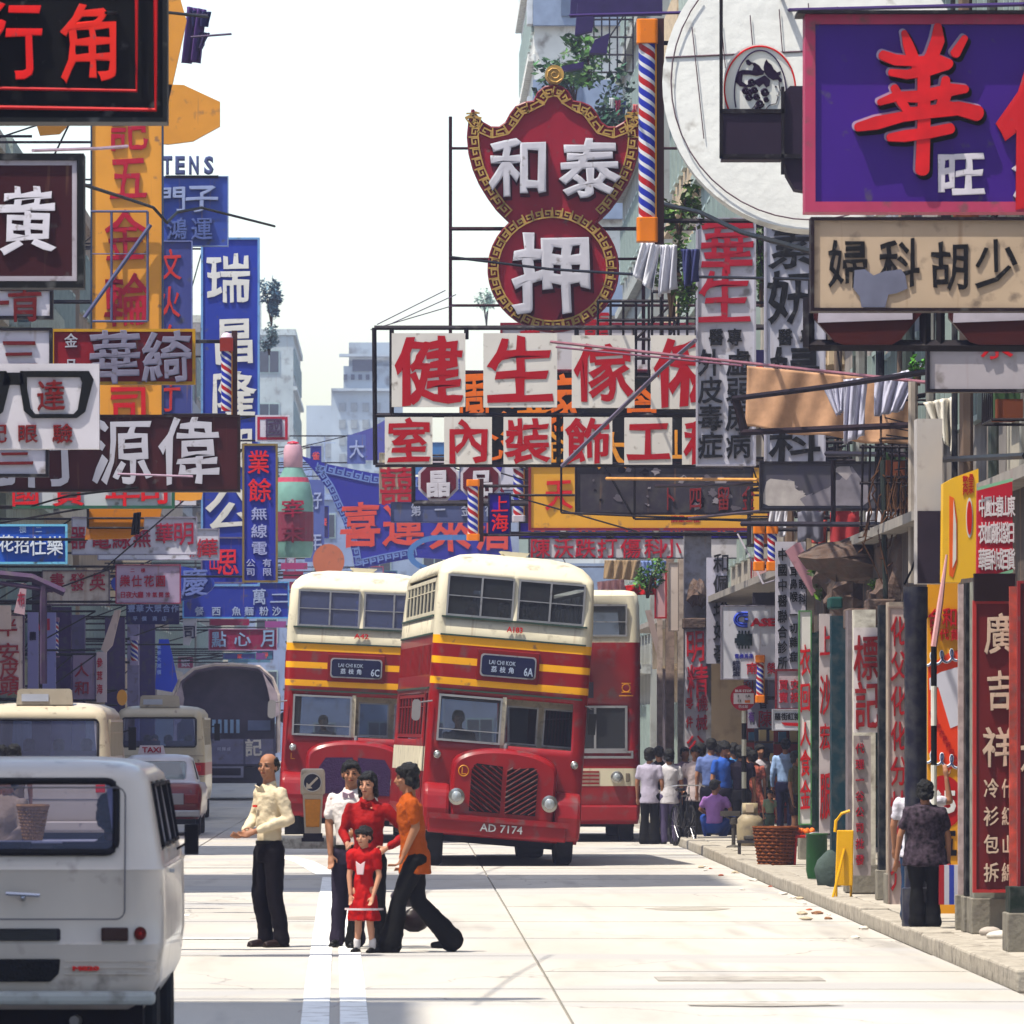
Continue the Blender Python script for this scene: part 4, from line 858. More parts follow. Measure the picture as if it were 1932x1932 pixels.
pillar('thin grey pillar with a pale chipped edge', 79, 1600, 1611, '#7c7478')
board('short white board with two heavy dark red characters', 78, 1611, 1184, 1659, 1382, '#cdc6c6', None, 1, [('標', 1634, 1240, 46, 86, '#8c1420'), ('記', 1636, 1330, 46, 92, '#8c1420')], streak=.4)
board('weathered grey board with a faint red column of print', 78, 1611, 1388, 1643, 1652, '#a39a98', None, 1, [(c, 1622, 1412+i*30, 16, 20, '#a02838') for i, c in enumerate('代理一谷公司批發')], grime=.9, streak=.4)
pillar('short pale pillar foot under the weathered board', 78.6, 1612, 1652, '#c6c2b8', z1=3.26, depth=.5)
pillar('narrow near black square pillar beside the heavy red characters', 75.5, 1659, 1677, '#1b222a', depth=.3)
board('long pinkish white board with a column of repeated red characters', 73.5, 1678, 1146, 1707, 1710, '#b9a9a4', '#8c7c74', 1, [(c, 1696, 1190+i*66, 32, 56, '#9c1c24') for i, c in enumerate('化父化化分炒白介')], streak=.6)
pillar('tall pillar carrying the long pinkish board', 73.7, 1677, 1712, '#a89c90')
pillar('round black marbled column at the kerb beside the old woman', 65.6, 1708, 1750, '#2a2c40', round_=True, rough=.35, grime=1.0)
r = board('tall yellow and orange poster board with a white shirt and numeral 65 in a red oval', 70, 1750, 1100, 1809, 1730, '#d09a1c', None, 1,
      [('合', 1763, 1166, 25, 36, '#b81820'), ('和', 1792, 1165, 28, 38, '#b81820'), ('售', 1762, 1198, 14, 22, '#b81820'), ('代', 1781, 1197, 17, 22, '#b81820'), ('貨', 1801, 1198, 16, 22, '#b81820')], grime=.05, streak=0)
q = 70/F; P5 = lambda pts: [((x-1779.5)*q, (1730-y)*q) for x, y in pts]
def flat(r, pts, col, y0, nm): MB().prism(P5(pts), y0-.0035, y0).build(nm, mat(col, .45, var=.04), r)
flat(r, [(1751, 1252), (1770, 1245), (1790, 1232), (1808, 1226), (1808, 1440), (1790, 1455), (1770, 1436), (1751, 1420)], '#d8501c', -.001, 'orange_field')
flat(r, [(1753, 1280), (1775, 1268), (1808, 1258), (1808, 1368), (1793, 1374), (1770, 1296), (1754, 1302)], '#c9c9d4', -.005, 'shirt')
b = MB()
def loopy(pts, t): b.tube([((x-1779.5)*q, -.008, (1730-y)*q) for x, y in pts], t, 5)
def curl(y0, flip):
    pts = []
    for i in range(90):
        t = i/89; pts.append((1752+t*56+6*math.sin(t*19)-3, y0+flip*t*10+11*math.cos(t*19)))
    return pts
loopy(curl(1245, -1), .014); loopy(curl(1428, 1), .014); b.build('white_cord', mat('#cfd4da', .5), r)
b = MB(); loopy(curl(1245, -1), .006); loopy(curl(1428, 1), .006); o = b.build('blue_cord', mat('#3c4c7c', .5), r); o.location = (0, -.012, 0)
flat(r, [(1779+36*math.cos(a*PI/16), 1515+42*math.sin(a*PI/16)) for a in range(32) if True][0:0] or [(max(1751, min(1808, 1779+40*math.cos(a*PI/16))), 1513+50*math.sin(a*PI/16)) for a in range(32)], '#b01420', -.001, 'red_oval')
words('65', -26*q, (1730-1535)*q, 24*q, (1730-1490)*q, -.009, mat('#d8d8d8'), r, name='numeral', bold=.04)
char('五', (4*q, -.006, (1730-1590)*q), 40*q, 50*q, mat('#141428'), r, .01, .06)
jointext([(c, (-22+i*6.2)*q, (1730-1345-i*12)*q, 9*q, 9*q, -.008) for i, c in enumerate('衫恤女大童折扣品批發')], mat('#b02020'), r)
pillar('pillar behind the tall yellow poster board', 70.15, 1752, 1808, '#8c857c')
r = empty('striped_pole', GP(1762, 1742, .13), 0, 'thin black and white banded pole leaning against the yellow poster', 'pole')
b = MB(); 
for i in range(7): b.tube([(.0+.10*i/7*0, 0, i*.37), (0, 0, i*.37+.37)], .028, 8, i % 2)
b.build('pole', [mat('#101010', .6), mat('#cfcfc8', .6, grime=.4)], r, smooth=40); MB().tube([(0, 0, 2.59), (.06, 0, 3.0), (.12, 0, 3.45)], [.03, .028, .01]).build('tip', mat('#c9a0a0'), r)
pillar('slim white square pillar right of the yellow poster', 64.5, 1808, 1821, '#b9a9a8', depth=.06)
pillar('slim black pillar just left of the tall red board', 63.8, 1823, 1836, '#15171f', depth=.3)
r = board('tall crimson board with three large cream characters and two columns of small ones', 63, 1838, 1135, 1912, 1682, '#6c0c18', '#a83c38', 4,
      [('廣', 1886, 1195, 56, 76, '#c4b0a0'), ('吉', 1886, 1302, 50, 74, '#c4b0a0'), ('祥', 1884, 1408, 60, 76, '#c4b0a0')]+[(c, 1870, y, 28, 36, '#c4b0a0') for c, y in (('冷', 1487), ('衫', 1540), ('包', 1593), ('拆', 1646))]+[(c, 1901, y, 22, 36, '#c4b0a0') for c, y in (('什', 1487), ('紅', 1540), ('山', 1593), ('綿', 1646))], grime=.2)
MB().box((1903-1875)*63/F, -.12, 0, (1920-1875)*63/F, -.035, 575*63/F).build('peeling_post', mat('#b8584c', .7, grime=1., var=.5, scale=6), r)
MB().box((1838-1875)*63/F, -.03, 545*63/F+.012, (1915-1875)*63/F, .1, 600*63/F).build('valance', mat('#2c0c14', .6), r)
pillar('concrete pillar under the tall crimson board', 63.2, 1838, 1908, '#8c8c84', depth=.5)
board('dark red board cut by the right edge of the view', 58.5, 1922, 1098, 1960, 1692, '#5c0c18', '#8c2c2c', 3, [('大', 1945, 1420, 40, 70, '#c4b0a0')])
pillar('dark green pillar at the right edge of the view', 58.2, 1906, 1960, '#2c3830', z1=.66)
# boards higher up on the right
board('yellow box sign with orange drink bottle shape and red disc, above the poster', 68, 1778, 880, 1848, 1100, '#dcb43c', None, 1, grime=.1, streak=0, poly=[(1780, 912), (1802, 900), (1846, 884), (1848, 1088), (1814, 1092), (1812, 1099), (1778, 1098)], d=.3,
      chars=[(c, x, y, 10, 12, '#b82018') for x, y, c in ((1821, 903, '飲'), (1832, 900, '品'), (1821, 916, '大'), (1832, 913, '王'), (1821, 928, '汽'), (1832, 925, '水'))])
rY = [o for o in C.objects if o.get('label', '').startswith('yellow box sign')][0]; q = 68/F
def pb(par, pts, col, cx, cy, q, y0, nm): MB().prism([((x-cx)*q, (cy-y)*q) for x, y in pts], y0-.004, y0).build(nm, mat(col, .45), par)
pb(rY, [(1791, 935), (1800, 940), (1806, 980), (1806, 1060), (1798, 1090), (1791, 1085)], '#d86c28', 1813, 1100, q, -.001, 'orange_shape')
pb(rY, [(1799, 942), (1804, 990), (1804, 1055), (1797, 1072)], '#d4d0c8', 1813, 1100, q, -.006, 'white_shape')
pb(rY, [(1829+6.5*math.cos(a*PI/10), 977+38*math.sin(a*PI/10)) for a in range(20)], '#d0ccc8', 1813, 1100, q, -.001, 'white_oval')
pb(rY, [(1829+5*math.cos(a*PI/10), 977+32*math.sin(a*PI/10)) for a in range(20)], '#c02820', 1813, 1100, q, -.006, 'red_oval')
board('pink red board with narrow white characters and pale green rails, top right of the pillars', 64, 1843, 905, 1912, 1098, '#b82c40', None, 1, grime=.2, poly=[(1844, 925), (1910, 908), (1911, 1076), (1843, 1096)], d=.12,
      chars=[(c, 1853+i*11, 955+j*50, 14, 40, '#d4ccd0') for i in range(6) for j, c in enumerate(('中圓士春山東'[i], '衣恤廠批發日'[i], '華昌利成百貨'[i]))])
rP = [o for o in C.objects if o.get('label', '').startswith('pink red board')][0]; q = 64/F
pb(rP, [(1843, 920), (1911, 902), (1911, 908), (1843, 926)], '#8cb89c', 1877.5, 1098, q, -.03, 'rail'); pb(rP, [(1842, 1094), (1911, 1074), (1911, 1080), (1842, 1101)], '#8cb89c', 1877.5, 1098, q, -.03, 'rail')
board('tall blank box sign, pale above and dark below, over the round column', 68.5, 1730, 790, 1778, 1101, '#b4b0ae', None, 1, d=.4, streak=.4)
rB = [o for o in C.objects if o.get('label', '').startswith('tall blank box')][0]
MB().box(-23*68.5/F, -.02, .0, 24*68.5/F, -.001, 137*68.5/F).build('dark_panel', mat('#3c3440', .6, var=.2), rB)
board('small pink board on the wall above the broken canopy', 74, 1752-15, 943, 1755, 995, '#c4605c', None, 1, poly=[(1737, 952), (1756, 944), (1756, 986), (1738, 995)])
# --- middle distance boards by the arcade end
for i, (x0, x1, c, Y) in enumerate(((1240, 1250, '#c9b9b0', 129), (1256, 1272, '#a8968c', 129), (1279, 1294, '#c4b8b0', 129))):
    pillar(('first', 'second', 'third')[i]+' of the sunlit square pillars right of the red and cream bus', Y, x0, x1, c, depth=.2, z1=5)
board('slim red edged white board beside the sunlit pillars', 128, 1236, 1076, 1257, 1166, '#c9a8a8', '#a81c2c', 2)
board('slim blank beige board hanging over the second sunlit pillar', 128, 1262, 1062, 1280, 1190, '#c9bcb2', '#8c8078', 1)
board('tilted pale plank above the crowd beside the red and cream bus', 123.5, 1217, 1150, 1243, 1235, '#b4a4a0', None, 1, poly=[(1217, 1152), (1229, 1150), (1243, 1210), (1238, 1232)])
pillar('broad grey corner pillar behind the white machine shop board', 128.2, 1292, 1342, '#8f8f98', depth=.6, z1=7)
board('white board with large red characters for a machine shop above the crowd', 127.6, 1293, 1187, 1332, 1412, '#c4c2c8', None, 1,
      [('明', 1312, 1218, 36, 62, '#c02434'), ('精', 1316, 1285, 40, 64, '#b8243c'), ('機', 1325, 1327, 22, 30, '#b02c44'), ('械', 1324, 1363, 22, 30, '#b02c44'), ('零', 1301, 1327, 13, 22, '#c83c44'), ('件', 1301, 1362, 13, 22, '#c83c44'), ('公', 1312, 1402, 34, 30, '#c82c34')])
board('tall white board with a column of black characters left of the machine parts sign', 127.2, 1333, 1052, 1371, 1252, '#b9b7c4', None, 1, [(c, 1361, y, 30, 36, BK) for c, y in zip('和佩玲好香', (1062, 1102, 1148, 1190, 1232))])
r = board('white square machine parts sign with blue and red Latin letters and a dark motor', 109, 1361, 1143, 1463, 1281, '#c4c4cc', '#8c8894', 1,
      [('經', 1389, 1251, 14, 10, '#3a3c58'), ('銷', 1389, 1261, 14, 10, '#3a3c58'), ('處', 1389, 1271, 14, 10, '#3a3c58'), ('南', 1419, 1261, 22, 22, '#b83040'), ('榮', 1455, 1261, 16, 22, '#b83040')]+row('電機馬達', (1390, 1399, 1408, 1417), 1238, 8, 9, '#3c3ca0'), grime=.1, streak=.1)
q = 109/F; LX = lambda x: (x-1412)*q
ZX = lambda y: (1281-y)*q
words('ASE', LX(1415), ZX(1182), LX(1463), ZX(1166), -.02, mat('#b01c34'), r, bold=.06, name='red_letters')
b = MB()
for rr_ in (14, 9): b.tube([(LX(1400+rr_*math.cos(math.radians(a))), -.02, ZX(1169-rr_*.9*math.sin(math.radians(a)))) for a in range(90, 280, 20)]+[(LX(1410), -.02, ZX(1169+rr_*.9))], .022, 4); b.tube([(LX(1400), -.02, ZX(1169-rr_*.9)), (LX(1411), -.02, ZX(1169-rr_*.9))], .022, 4)
b.tube([(LX(1404), -.02, ZX(1169)), (LX(1411), -.02, ZX(1169))], .03, 4); b.build('blue_emblem', mat('#4458b4'), r)
b = MB(); b.box(LX(1390), -.02, ZX(1218), LX(1419), -.001, ZX(1196)); b.box(LX(1386), -.02, ZX(1213), LX(1390), -.001, ZX(1204))
for i in range(4): b.box(LX(1393+i*6), -.02, ZX(1196), LX(1396+i*6), -.001, ZX(1190)); b.box(LX(1393+i*6), -.02, ZX(1224), LX(1396+i*6), -.001, ZX(1218))
b.build('motor_picture', mat('#1f3034'), r)
board('vertical clinic board with three columns of small black characters', 99, 1463, 1022, 1520, 1262, '#b9b6c0', None, 1,
      [(c, 1476, 1046+i*29.2, 18, 24, BK) for i, c in enumerate('中國中醫聯合診所')]+[(c, 1497, y, 15, 20, BK) for c, y in zip('耳鼻喉一切雜症', (1078, 1102, 1126, 1160, 1185, 1211, 1239))]+[(c, 1513, y, 13, 20, BK) for c, y in zip('眼科', (1102, 1130))])
board('red framed board with four red characters under the clinic board', 99.6, 1464, 1264, 1510, 1338, '#b9aeb4', '#7c2434', 2, [('買', 1478, 1292, 18, 20, '#b02438'), ('賣', 1478, 1316, 18, 20, '#b02438'), ('交', 1500, 1292, 18, 20, '#b02438'), ('接', 1500, 1316, 18, 20, '#b02438')])
board('white board with a line of black characters over a red arrow', 99.4, 1458, 1339, 1512, 1377, '#cfcfd4', '#a0a0a8', 1, row('羅街紅新', (1467, 1480, 1492, 1504), 1352, 12, 14, BK))
rA = [o for o in C.objects if o.get('label', '').startswith('white board with a line of black')][0]; pb(rA, [(1474, 1363), (1508, 1364), (1508, 1370), (1480, 1369)], '#b81c28', 1485, 1377, 99.4/F, -.004, 'red_arrow')
board('small white board with one red character behind the bus stop sign', 126, 1411, 1338, 1457, 1374, '#a9a9b8', None, 1, [('陳', 1443, 1356, 26, 32, '#b02440'), ('有', 1418, 1352, 12, 20, '#6c4c90')])
board('pale board strip with dark characters behind the machine parts sign', 127, 1404, 1276, 1462, 1340, '#a4a4bc', None, 1, [('利', 1412, 1296, 20, 24, '#94283c'), ('有', 1440, 1300, 16, 24, '#5c3c80'), ('香', 1440, 1326, 18, 22, '#2c2848')])
board('pink and white striped board hanging under the purple boxes', 122, 1452-34, 1055, 1447, 1118, '#c4a4a4', '#8c2430', 1, poly=[(1420, 1055), (1447, 1055), (1446, 1108), (1422, 1118)])
board('striped pink plank leaning on the clinic board', 94, 1484, 1022, 1548, 1122, '#b08890', None, 1, poly=[(1482, 1040), (1508, 1020), (1552, 1112), (1532, 1124)], d=.1)
board('black outlined board with a dark character high behind the clinic board', 112, 1480-60, 1118, 1462, 1145, '#3c3844', None, 1)
# bus stop
r = empty('bus_stop_sign', ((1404-PX)*118/F, 118, .13), 0, 'round red bus stop sign with white panel on a black and white banded post', 'bus stop'); q = 118/F
zc_ = 1.98+52*q-.13
b = MB()
for i in range(8): b.tube([(0, .03, i*.27), (0, .03, i*.27+.27)], .04, 8, i % 2)
b.build('post', [mat('#14141c', .5), mat('#c4c4b8', .5, grime=.4)], r, smooth=40)
MB().lathe([(.01, -.02), (24*q, -.02), (24*q, .02), (.01, .02)], c=(-2*q, 0, zc_), n=28, axis='y').build('disc', mat('#a81c34', .4, var=.05), r)
MB().box(-20*q, -.03, zc_-11*q, 18*q, -.021, zc_+9*q).build('panel', mat('#cfc8cc', .5), r)
words('BUS STOP', -17*q, zc_+11*q, 14*q, zc_+16*q, -.03, mat('#d8ccd0'), r, bold=.03)
words('1    1A', -12*q, zc_+1*q, 12*q, zc_+6*q, -.036, mat('#3c2c34'), r); words('13', -12*q, zc_-8*q, -6*q, zc_-3*q, -.036, mat('#3c2c34'), r)
MB().box(1*q, -.036, zc_-9*q, 11*q, -.031, zc_-4*q).build('orange_patch', mat('#d07c3c'), r)
jointext([(c, (-8+i*6)*q, zc_-16*q, 6*q, 6*q, -.03) for i, c in enumerate('巴士站')], mat('#d8ccd0'), r)
# ---------------------------------------------------------------- cloth, plants, poles and wires
def cloth(label, Y, quad, col, cat='laundry', folds=5, amp=.05, name='hung_cloth', group='laundry hung out over the right side', nu=26, nv=14, ragged=.0, var=.05, rough=.8):
    q = [W(x, y, Y) for x, y in quad]; o_ = (q[0]+q[1])/2; vs = []; random.seed(sum(map(ord, label)))
    ph = random.random()*6
    for j in range(nv+1):
        v = j/nv
        for i in range(nu+1):
            u = i/nu; p = (q[0]*(1-u)+q[1]*u)*(1-v)+(q[3]*(1-u)+q[2]*u)*v
            d = amp*(math.sin(u*folds*6.28+ph+v*1.3)*(.35+v)+.4*math.sin(u*folds*13+v*5))
            p = p+Vector((d*.25, d, ragged*v*math.sin(u*folds*5+ph)))
            vs.append(p-o_)
    fs = [(j*(nu+1)+i, j*(nu+1)+i+1, (j+1)*(nu+1)+i+1, (j+1)*(nu+1)+i) for j in range(nv) for i in range(nu)]
    b = MB(); b.add(vs, fs); o = b.build(name, mat(col, rough, var=var, scale=12, bump=.15), None, smooth=1, loc=o_, fix=False)
    s_ = o.modifiers.new('thick', 'SOLIDIFY'); s_.thickness = .008
    return tag(o, label, cat, group)
cloth('large tan sheet hung between two poles at the right', 84, [(1409, 690), (1731, 722), (1731, 845), (1405, 806)], '#b9977c', folds=3, amp=.03, ragged=.02, nu=60, nv=24, var=.12)
cloth('long white trouser leg dangling over the tan sheet', 82, [(1592, 716), (1636, 712), (1630, 822), (1592, 838)], '#bcbccc', folds=2)
cloth('rumpled white shirt hung left of the white trouser leg', 82.2, [(1550, 728), (1595, 722), (1592, 775), (1580, 785)], '#bcbccc', folds=3, amp=.07)
cloth('white singlet with a trailing corner right of the trouser leg', 82, [(1650, 716), (1740, 690), (1704, 775), (1652, 786)], '#bcbccc', folds=3, amp=.07)
cloth('brightly lit white cloth on the balcony right of the tan sheet', 80, [(1742, 760), (1802, 748), (1800, 860), (1776, 820)], '#d4d0c8', folds=2, amp=.1)
cloth('white trousers hanging below the largest barber pole', 94, [(1208, 458), (1244, 458), (1232, 552), (1196, 520)], '#d4d4da', folds=2, amp=.08)
cloth('second white garment beside the hanging white trousers', 94, [(1246, 462), (1276, 462), (1276, 545), (1240, 560)], '#d0d0d8', folds=2, amp=.08)
cloth('dark blue grey cloth hanging left of the tall white medical sign', 96, [(1284, 470), (1318, 470), (1316, 530), (1290, 545)], '#4c5078', folds=2, amp=.08)
cloth('khaki cloth drying behind the main bus', 128, [(1140, 1057), (1206, 1057), (1203, 1095), (1138, 1092)], '#94826c', folds=4)
cloth('light blue shirt drying behind the main bus', 128, [(1208, 1058), (1256, 1058), (1250, 1104), (1216, 1108)], '#7c8cb4', folds=3)
cloth('bright red cloth drying behind the main bus', 129, [(1135, 1108), (1246, 1100), (1246, 1122), (1136, 1124)], '#a8141c', folds=4)
cloth('pink and white cloth drying behind the main bus', 128.5, [(1126, 1098), (1176, 1092), (1180, 1116), (1128, 1120)], '#c49ca0', folds=4)
cloth('white towel hung under the flaking grey sign', 106, [(1453, 958), (1487, 958), (1484, 1012), (1449, 1016)], '#c4c4cc', folds=2)
cloth('violet shirt hung on a pole in the sky at upper left', 118, [(352, 12), (388, 18), (380, 118), (346, 120)], '#5c4478', folds=2, amp=.08, group='laundry at upper left')
cloth('dark blue trousers hung on a pole in the sky at upper left', 118, [(358, 20), (398, 22), (396, 50), (366, 52)], '#34345c', folds=2, amp=.05, group='laundry at upper left')
cloth('grey shirt hung on the upper left pole with a flapping sleeve', 118, [(374, 60), (396, 62), (386, 88), (372, 96)], '#4c4464', folds=2, amp=.05, group='laundry at upper left')
cloth('black umbrella like rag hanging by the yellow barred board', 99, [(252, 968), (264, 966), (262, 1008), (248, 1010)], '#181424', folds=2, amp=.05, group='laundry at upper left')
for i in range(9):
    x = 1150+i*11; cloth('%s of the small garments on the balcony behind the pawnshop sign' % ('first', 'second', 'third', 'fourth', 'fifth', 'sixth', 'seventh', 'eighth', 'ninth')[i], 170+i, [(x, 185+i*3), (x+9, 185+i*3), (x+8, 215+(i*37) % 30), (x+1, 212+(i*29) % 34)],
          ['#d0d4d8', '#b04860', '#5c6ca0', '#c8c4c0', '#d08080', '#c46c9c', '#cfa04c', '#c44c54', '#d4d4dc'][i], folds=2, group='small garments on the balcony')
def rod(label, pts, r0, col, cat='pole', name='bamboo_pole', group='poles and beams over the street', n=6, rough=.5):
    P = [W(*p) for p in pts]; b = MB(); b.tube([p-P[0] for p in P], r0, n)
    return tag(b.build(name, mat(col, rough, var=.2, scale=6), None, smooth=50, loc=P[0]), label, cat, group)
rod('long thin pole carrying the tan sheet, from the white panels to the wall', [(1040, 645, 96), (1400, 684, 88), (1800, 727, 78)], .022, '#8c6068')
rod('second thin pole just under the first above the tan sheet', [(1050, 655, 97), (1400, 690, 88.5)], .015, '#7c5060')
rod('dark steel beam across the middle of the tan sheet', [(1385, 752, 83.5), (1560, 730, 81), (1760, 700, 77)], .035, '#2c242c', name='steel_beam', rough=.7)
rod('dark steel beam under the tan sheet', [(1402, 816, 83.5), (1760, 800, 80)], .04, '#33282e', name='steel_beam', rough=.7)
rod('thick short strut joining the two dark steel beams', [(1388, 752, 83.5), (1405, 816, 83.5)], .05, '#33282e', name='steel_beam')
rod('grey diagonal prop in front of the lower white panels', [(1060, 880, 101), (1250, 695, 100), (1312, 642, 99)], .03, '#6c6474', name='steel_beam')
rod('bamboo pole lying before the sheet metal board', [(1145, 903, 112), (1430, 905, 106)], .028, '#c4965c')
rod('dark pole under the bamboo pole before the sheet metal board', [(1238, 917, 111), (1432, 914, 106)], .03, '#2c2430')
rod('long thin dark rod slanting below the clinic signs', [(1300, 978, 105), (1520, 955, 98), (1780, 845, 84)], .022, '#4c4450')
rod('long black boom on the right above the broken canopy', [(1705, 873, 86), (1800, 866, 78), (1935, 860, 66)], .035, '#181018', name='steel_beam')
rod('white edged rod running down to the broken canopy', [(1571, 950, 92), (1705, 875, 86)], .03, '#8c8894')
rod('pole in the sky at upper left, higher one', [(300, 24, 117), (392, 30, 117)], .03, '#2c1440', group='poles at upper left')
rod('pole in the sky at upper left, lower one', [(360, 70, 117), (437, 64, 117)], .02, '#4c3c5c', group='poles at upper left')
rod('pinkish pole resting on the wide maroon sign', [(218, 998-0, 82), (365, 999, 82)][:0] or [(190, 892+105-0-0, 82)][:0] or [(200, 997-0, 83), (366, 998, 83)][:0] or [(222, 893+1, 82), (364, 894+105-105+5, 82)], .014, '#a890a0')
rod('white lit pole over the white bordered maroon sign', [(62, 284, 61), (190, 280, 62), (240, 276, 62.5)], .016, '#b8a4b0')
def wire(label, pts, r0=.012, col='#120c14', cat='cable'):
    P = [W(*p) for p in pts]; Q = []
    for i in range(len(P)-1):
        for t in range(6): Q.append(P[i].lerp(P[i+1], t/6)+Vector((0, 0, -.0)))
    Q.append(P[-1]); b = MB(); b.tube([p-P[0] for p in Q], r0, 5)
    return tag(b.build('cable', mat(col, .6, var=0), None, smooth=50, loc=P[0]), label, cat, 'cables over the street')
wire('black cable crossing the lower disc of the pawnshop sign', [(850, 485, 112), (1040, 508, 110), (1250, 521, 104), (1540, 527, 92)], .022, '#1c0c24')
wire('thick black cable sloping down to the beige sign', [(1248, 384, 95), (1320, 400, 90), (1400, 438, 80), (1545, 478, 66)], .03)
wire('dark cable across the very top right', [(1076, 29, 92), (1400, 21, 80), (1935, 8, 62)], .02, '#3c1c5c')
wire('thin slack wire above the big violet sign', [(1250, -5, 88), (1932, -12, 60)], .02)
wire('cable sagging over the tall yellow sign', [(155, 348, 62), (230, 372, 70), (290, 392, 78), (315, 420, 80), (335, 400, 84), (380, 392, 88), (518, 427, 100)], .018)
wire('fine wire from the sky to the corner of the white panels', [(840, 548, 112), (712, 612, 108)], .008, '#5c4c64')
wire('second fine wire from the sky to the corner of the white panels', [(860, 556, 112), (740, 610, 108)], .008, '#5c4c64')
wire('fine wire across the sky left of the pawnshop sign', [(700, 622, 109), (860, 575, 112)], .008, '#5c4c64')
wire('white looping cord below the purple boxes', [(1392, 1008-0, 110), (1420, 1060, 108), (1440, 1102, 106), (1462, 1095, 105), (1500, 1040, 103)], .014, '#8c8890')
wire('black cable dangling beside the yellow box sign', [(1760, 850, 72), (1745, 1000, 71), (1720, 1075, 71), (1706, 1103, 71)], .012)
wire('thin diagonal wire over the dark white bordered sign', [(60, 955, 80), (130, 935, 78), (260, 920, 76)], .012)
wire('black cable across the black neon sign to the sky', [(200, 24, 49), (320, 24, 56), (392, 32, 60)], .013)
def plant(label, x, y, Y, rx, rz, n=260, col='#3c5a24', leaf=.09, ry=None, cat='plant', name='plant', group=None, droop=0, stems=True):
    p = W(x, y, Y); r = empty(name, p, 0, label, cat, group); random.seed(int(x*7+y)); ry = ry or rx; b = MB()
    cl = [(random.uniform(-1, 1)*.6, random.uniform(-1, 1)*.6, random.uniform(-1, 1)*.6, random.uniform(.3, .6)) for _ in range(7)]
    for _ in range(n):
        c = random.choice(cl); v = Vector((random.gauss(0, 1), random.gauss(0, 1), random.gauss(0, 1))).normalized()*random.random()**.4*c[3]
        q = Vector(((c[0]+v.x)*rx, (c[1]+v.y)*ry, (c[2]+v.z)*rz-droop*abs(c[0]+v.x)*rz)); s_ = leaf*random.uniform(.5, 1.3)
        e = Euler((random.uniform(-1.2, 1.2), random.uniform(-1.2, 1.2), random.uniform(0, 6.3))).to_matrix()
        b.add([q+e@Vector(t) for t in ((-s_*.35, 0, 0), (0, -s_*.8, 0), (s_*.35, 0, 0), (0, s_*.8, s_*.2))], [(0, 1, 2, 3)], random.choice((0, 0, 1, 2)))
    rgb = lin(col); b.build('foliage', [mat(rgb, .5, var=.25, scale=2), mat(tuple(u*1.7 for u in rgb), .5, var=.25), mat(tuple(u*.6 for u in rgb), .5, var=.25)], r, fix=False)
    if stems:
        b = MB()
        for c in cl: b.tube([(0, 0, -rz), (c[0]*rx*.5, c[1]*ry*.5, c[2]*rz*.3), (c[0]*rx, c[1]*ry, c[2]*rz)], [.03, .02, .008], 5)
        b.build('stem', mat('#4c3c2c', .8), r)
    return r
GPn = 'plants growing on the balconies and walls'
plant('bushy pot plant bright green on the balcony above the pawnshop sign', 1112, 108, 175, .8, .8, 420, '#4a6a34', .16, group=GPn)
plant('sprawling creeper below the bright bushy plant', 1085, 150, 178, 1.0, .6, 420, '#40603c', .16, group=GPn)
plant('dark hanging creeper right of the pawnshop sign crest', 1145, 205, 172, .7, 1.2, 420, '#2e4a34', .15, group=GPn)
plant('lower creeper behind the right wing of the pawnshop sign', 1160, 250, 170, .7, .9, 320, '#34503c', .15, group=GPn)
plant('green shrub between the largest barber pole and the tall white sign', 1282, 388, 100, .38, .4, 260, '#4a6428', .10, group=GPn)
plant('leafy shrub behind the hanging white trousers', 1268, 500, 102, .35, .75, 380, '#46602c', .10, group=GPn)
plant('shrub visible between the two tall medical signs', 1436, 520, 112, .15, .5, 160, '#4c6a30', .1, group=GPn)
plant('small shrub between the medical signs, lower', 1434, 455, 112, .15, .4, 140, '#4c6a30', .1, group=GPn)
plant('roof shrub on the left skyline', 512, 572, 230, .42, .75, 1100, '#5c7480', .11, group=GPn)  # leaf colour greyed blue to paint in the haze
plant('pale bush on the left wall above the small red and white sign', 508, 640, 225, .4, .5, 500, '#66787c', .09, group=GPn)  # leaves paled with painted haze like the roof shrub
plant('bright leafy branch above the red and cream bus', 1222, 1092, 127, .34, .34, 500, '#4c7034', .06, group=GPn)
plant('overhanging ferns on the broken canopy beside the striped plank', 1560, 1092, 92, .25, .45, 320, '#4c6428', .08, group=GPn)
plant('small weed on the stone ledge above the round column', 1658, 1105, 86, .13, .09, 110, '#5c7a34', .05, group=GPn)
plant('tangle of dry twigs and leaves over the broken canopy', 1610, 1025, 90, .42, .35, 300, '#6c5440', .07, group=GPn)
plant('dry creeper on the wall beside the tall blank box sign', 1690, 1010, 84, .25, .35, 220, '#5c4438', .06, group=GPn)
plant('green shrub on the wall behind the white singlet', 1732, 700, 80, .12, .16, 120, '#4c7c2c', .05, group=GPn)
plant('tiny treetop peeping left of the coin of the pawnshop sign', 918, 575, 300, .6, .9, 300, '#8ca094', .12, group=GPn)
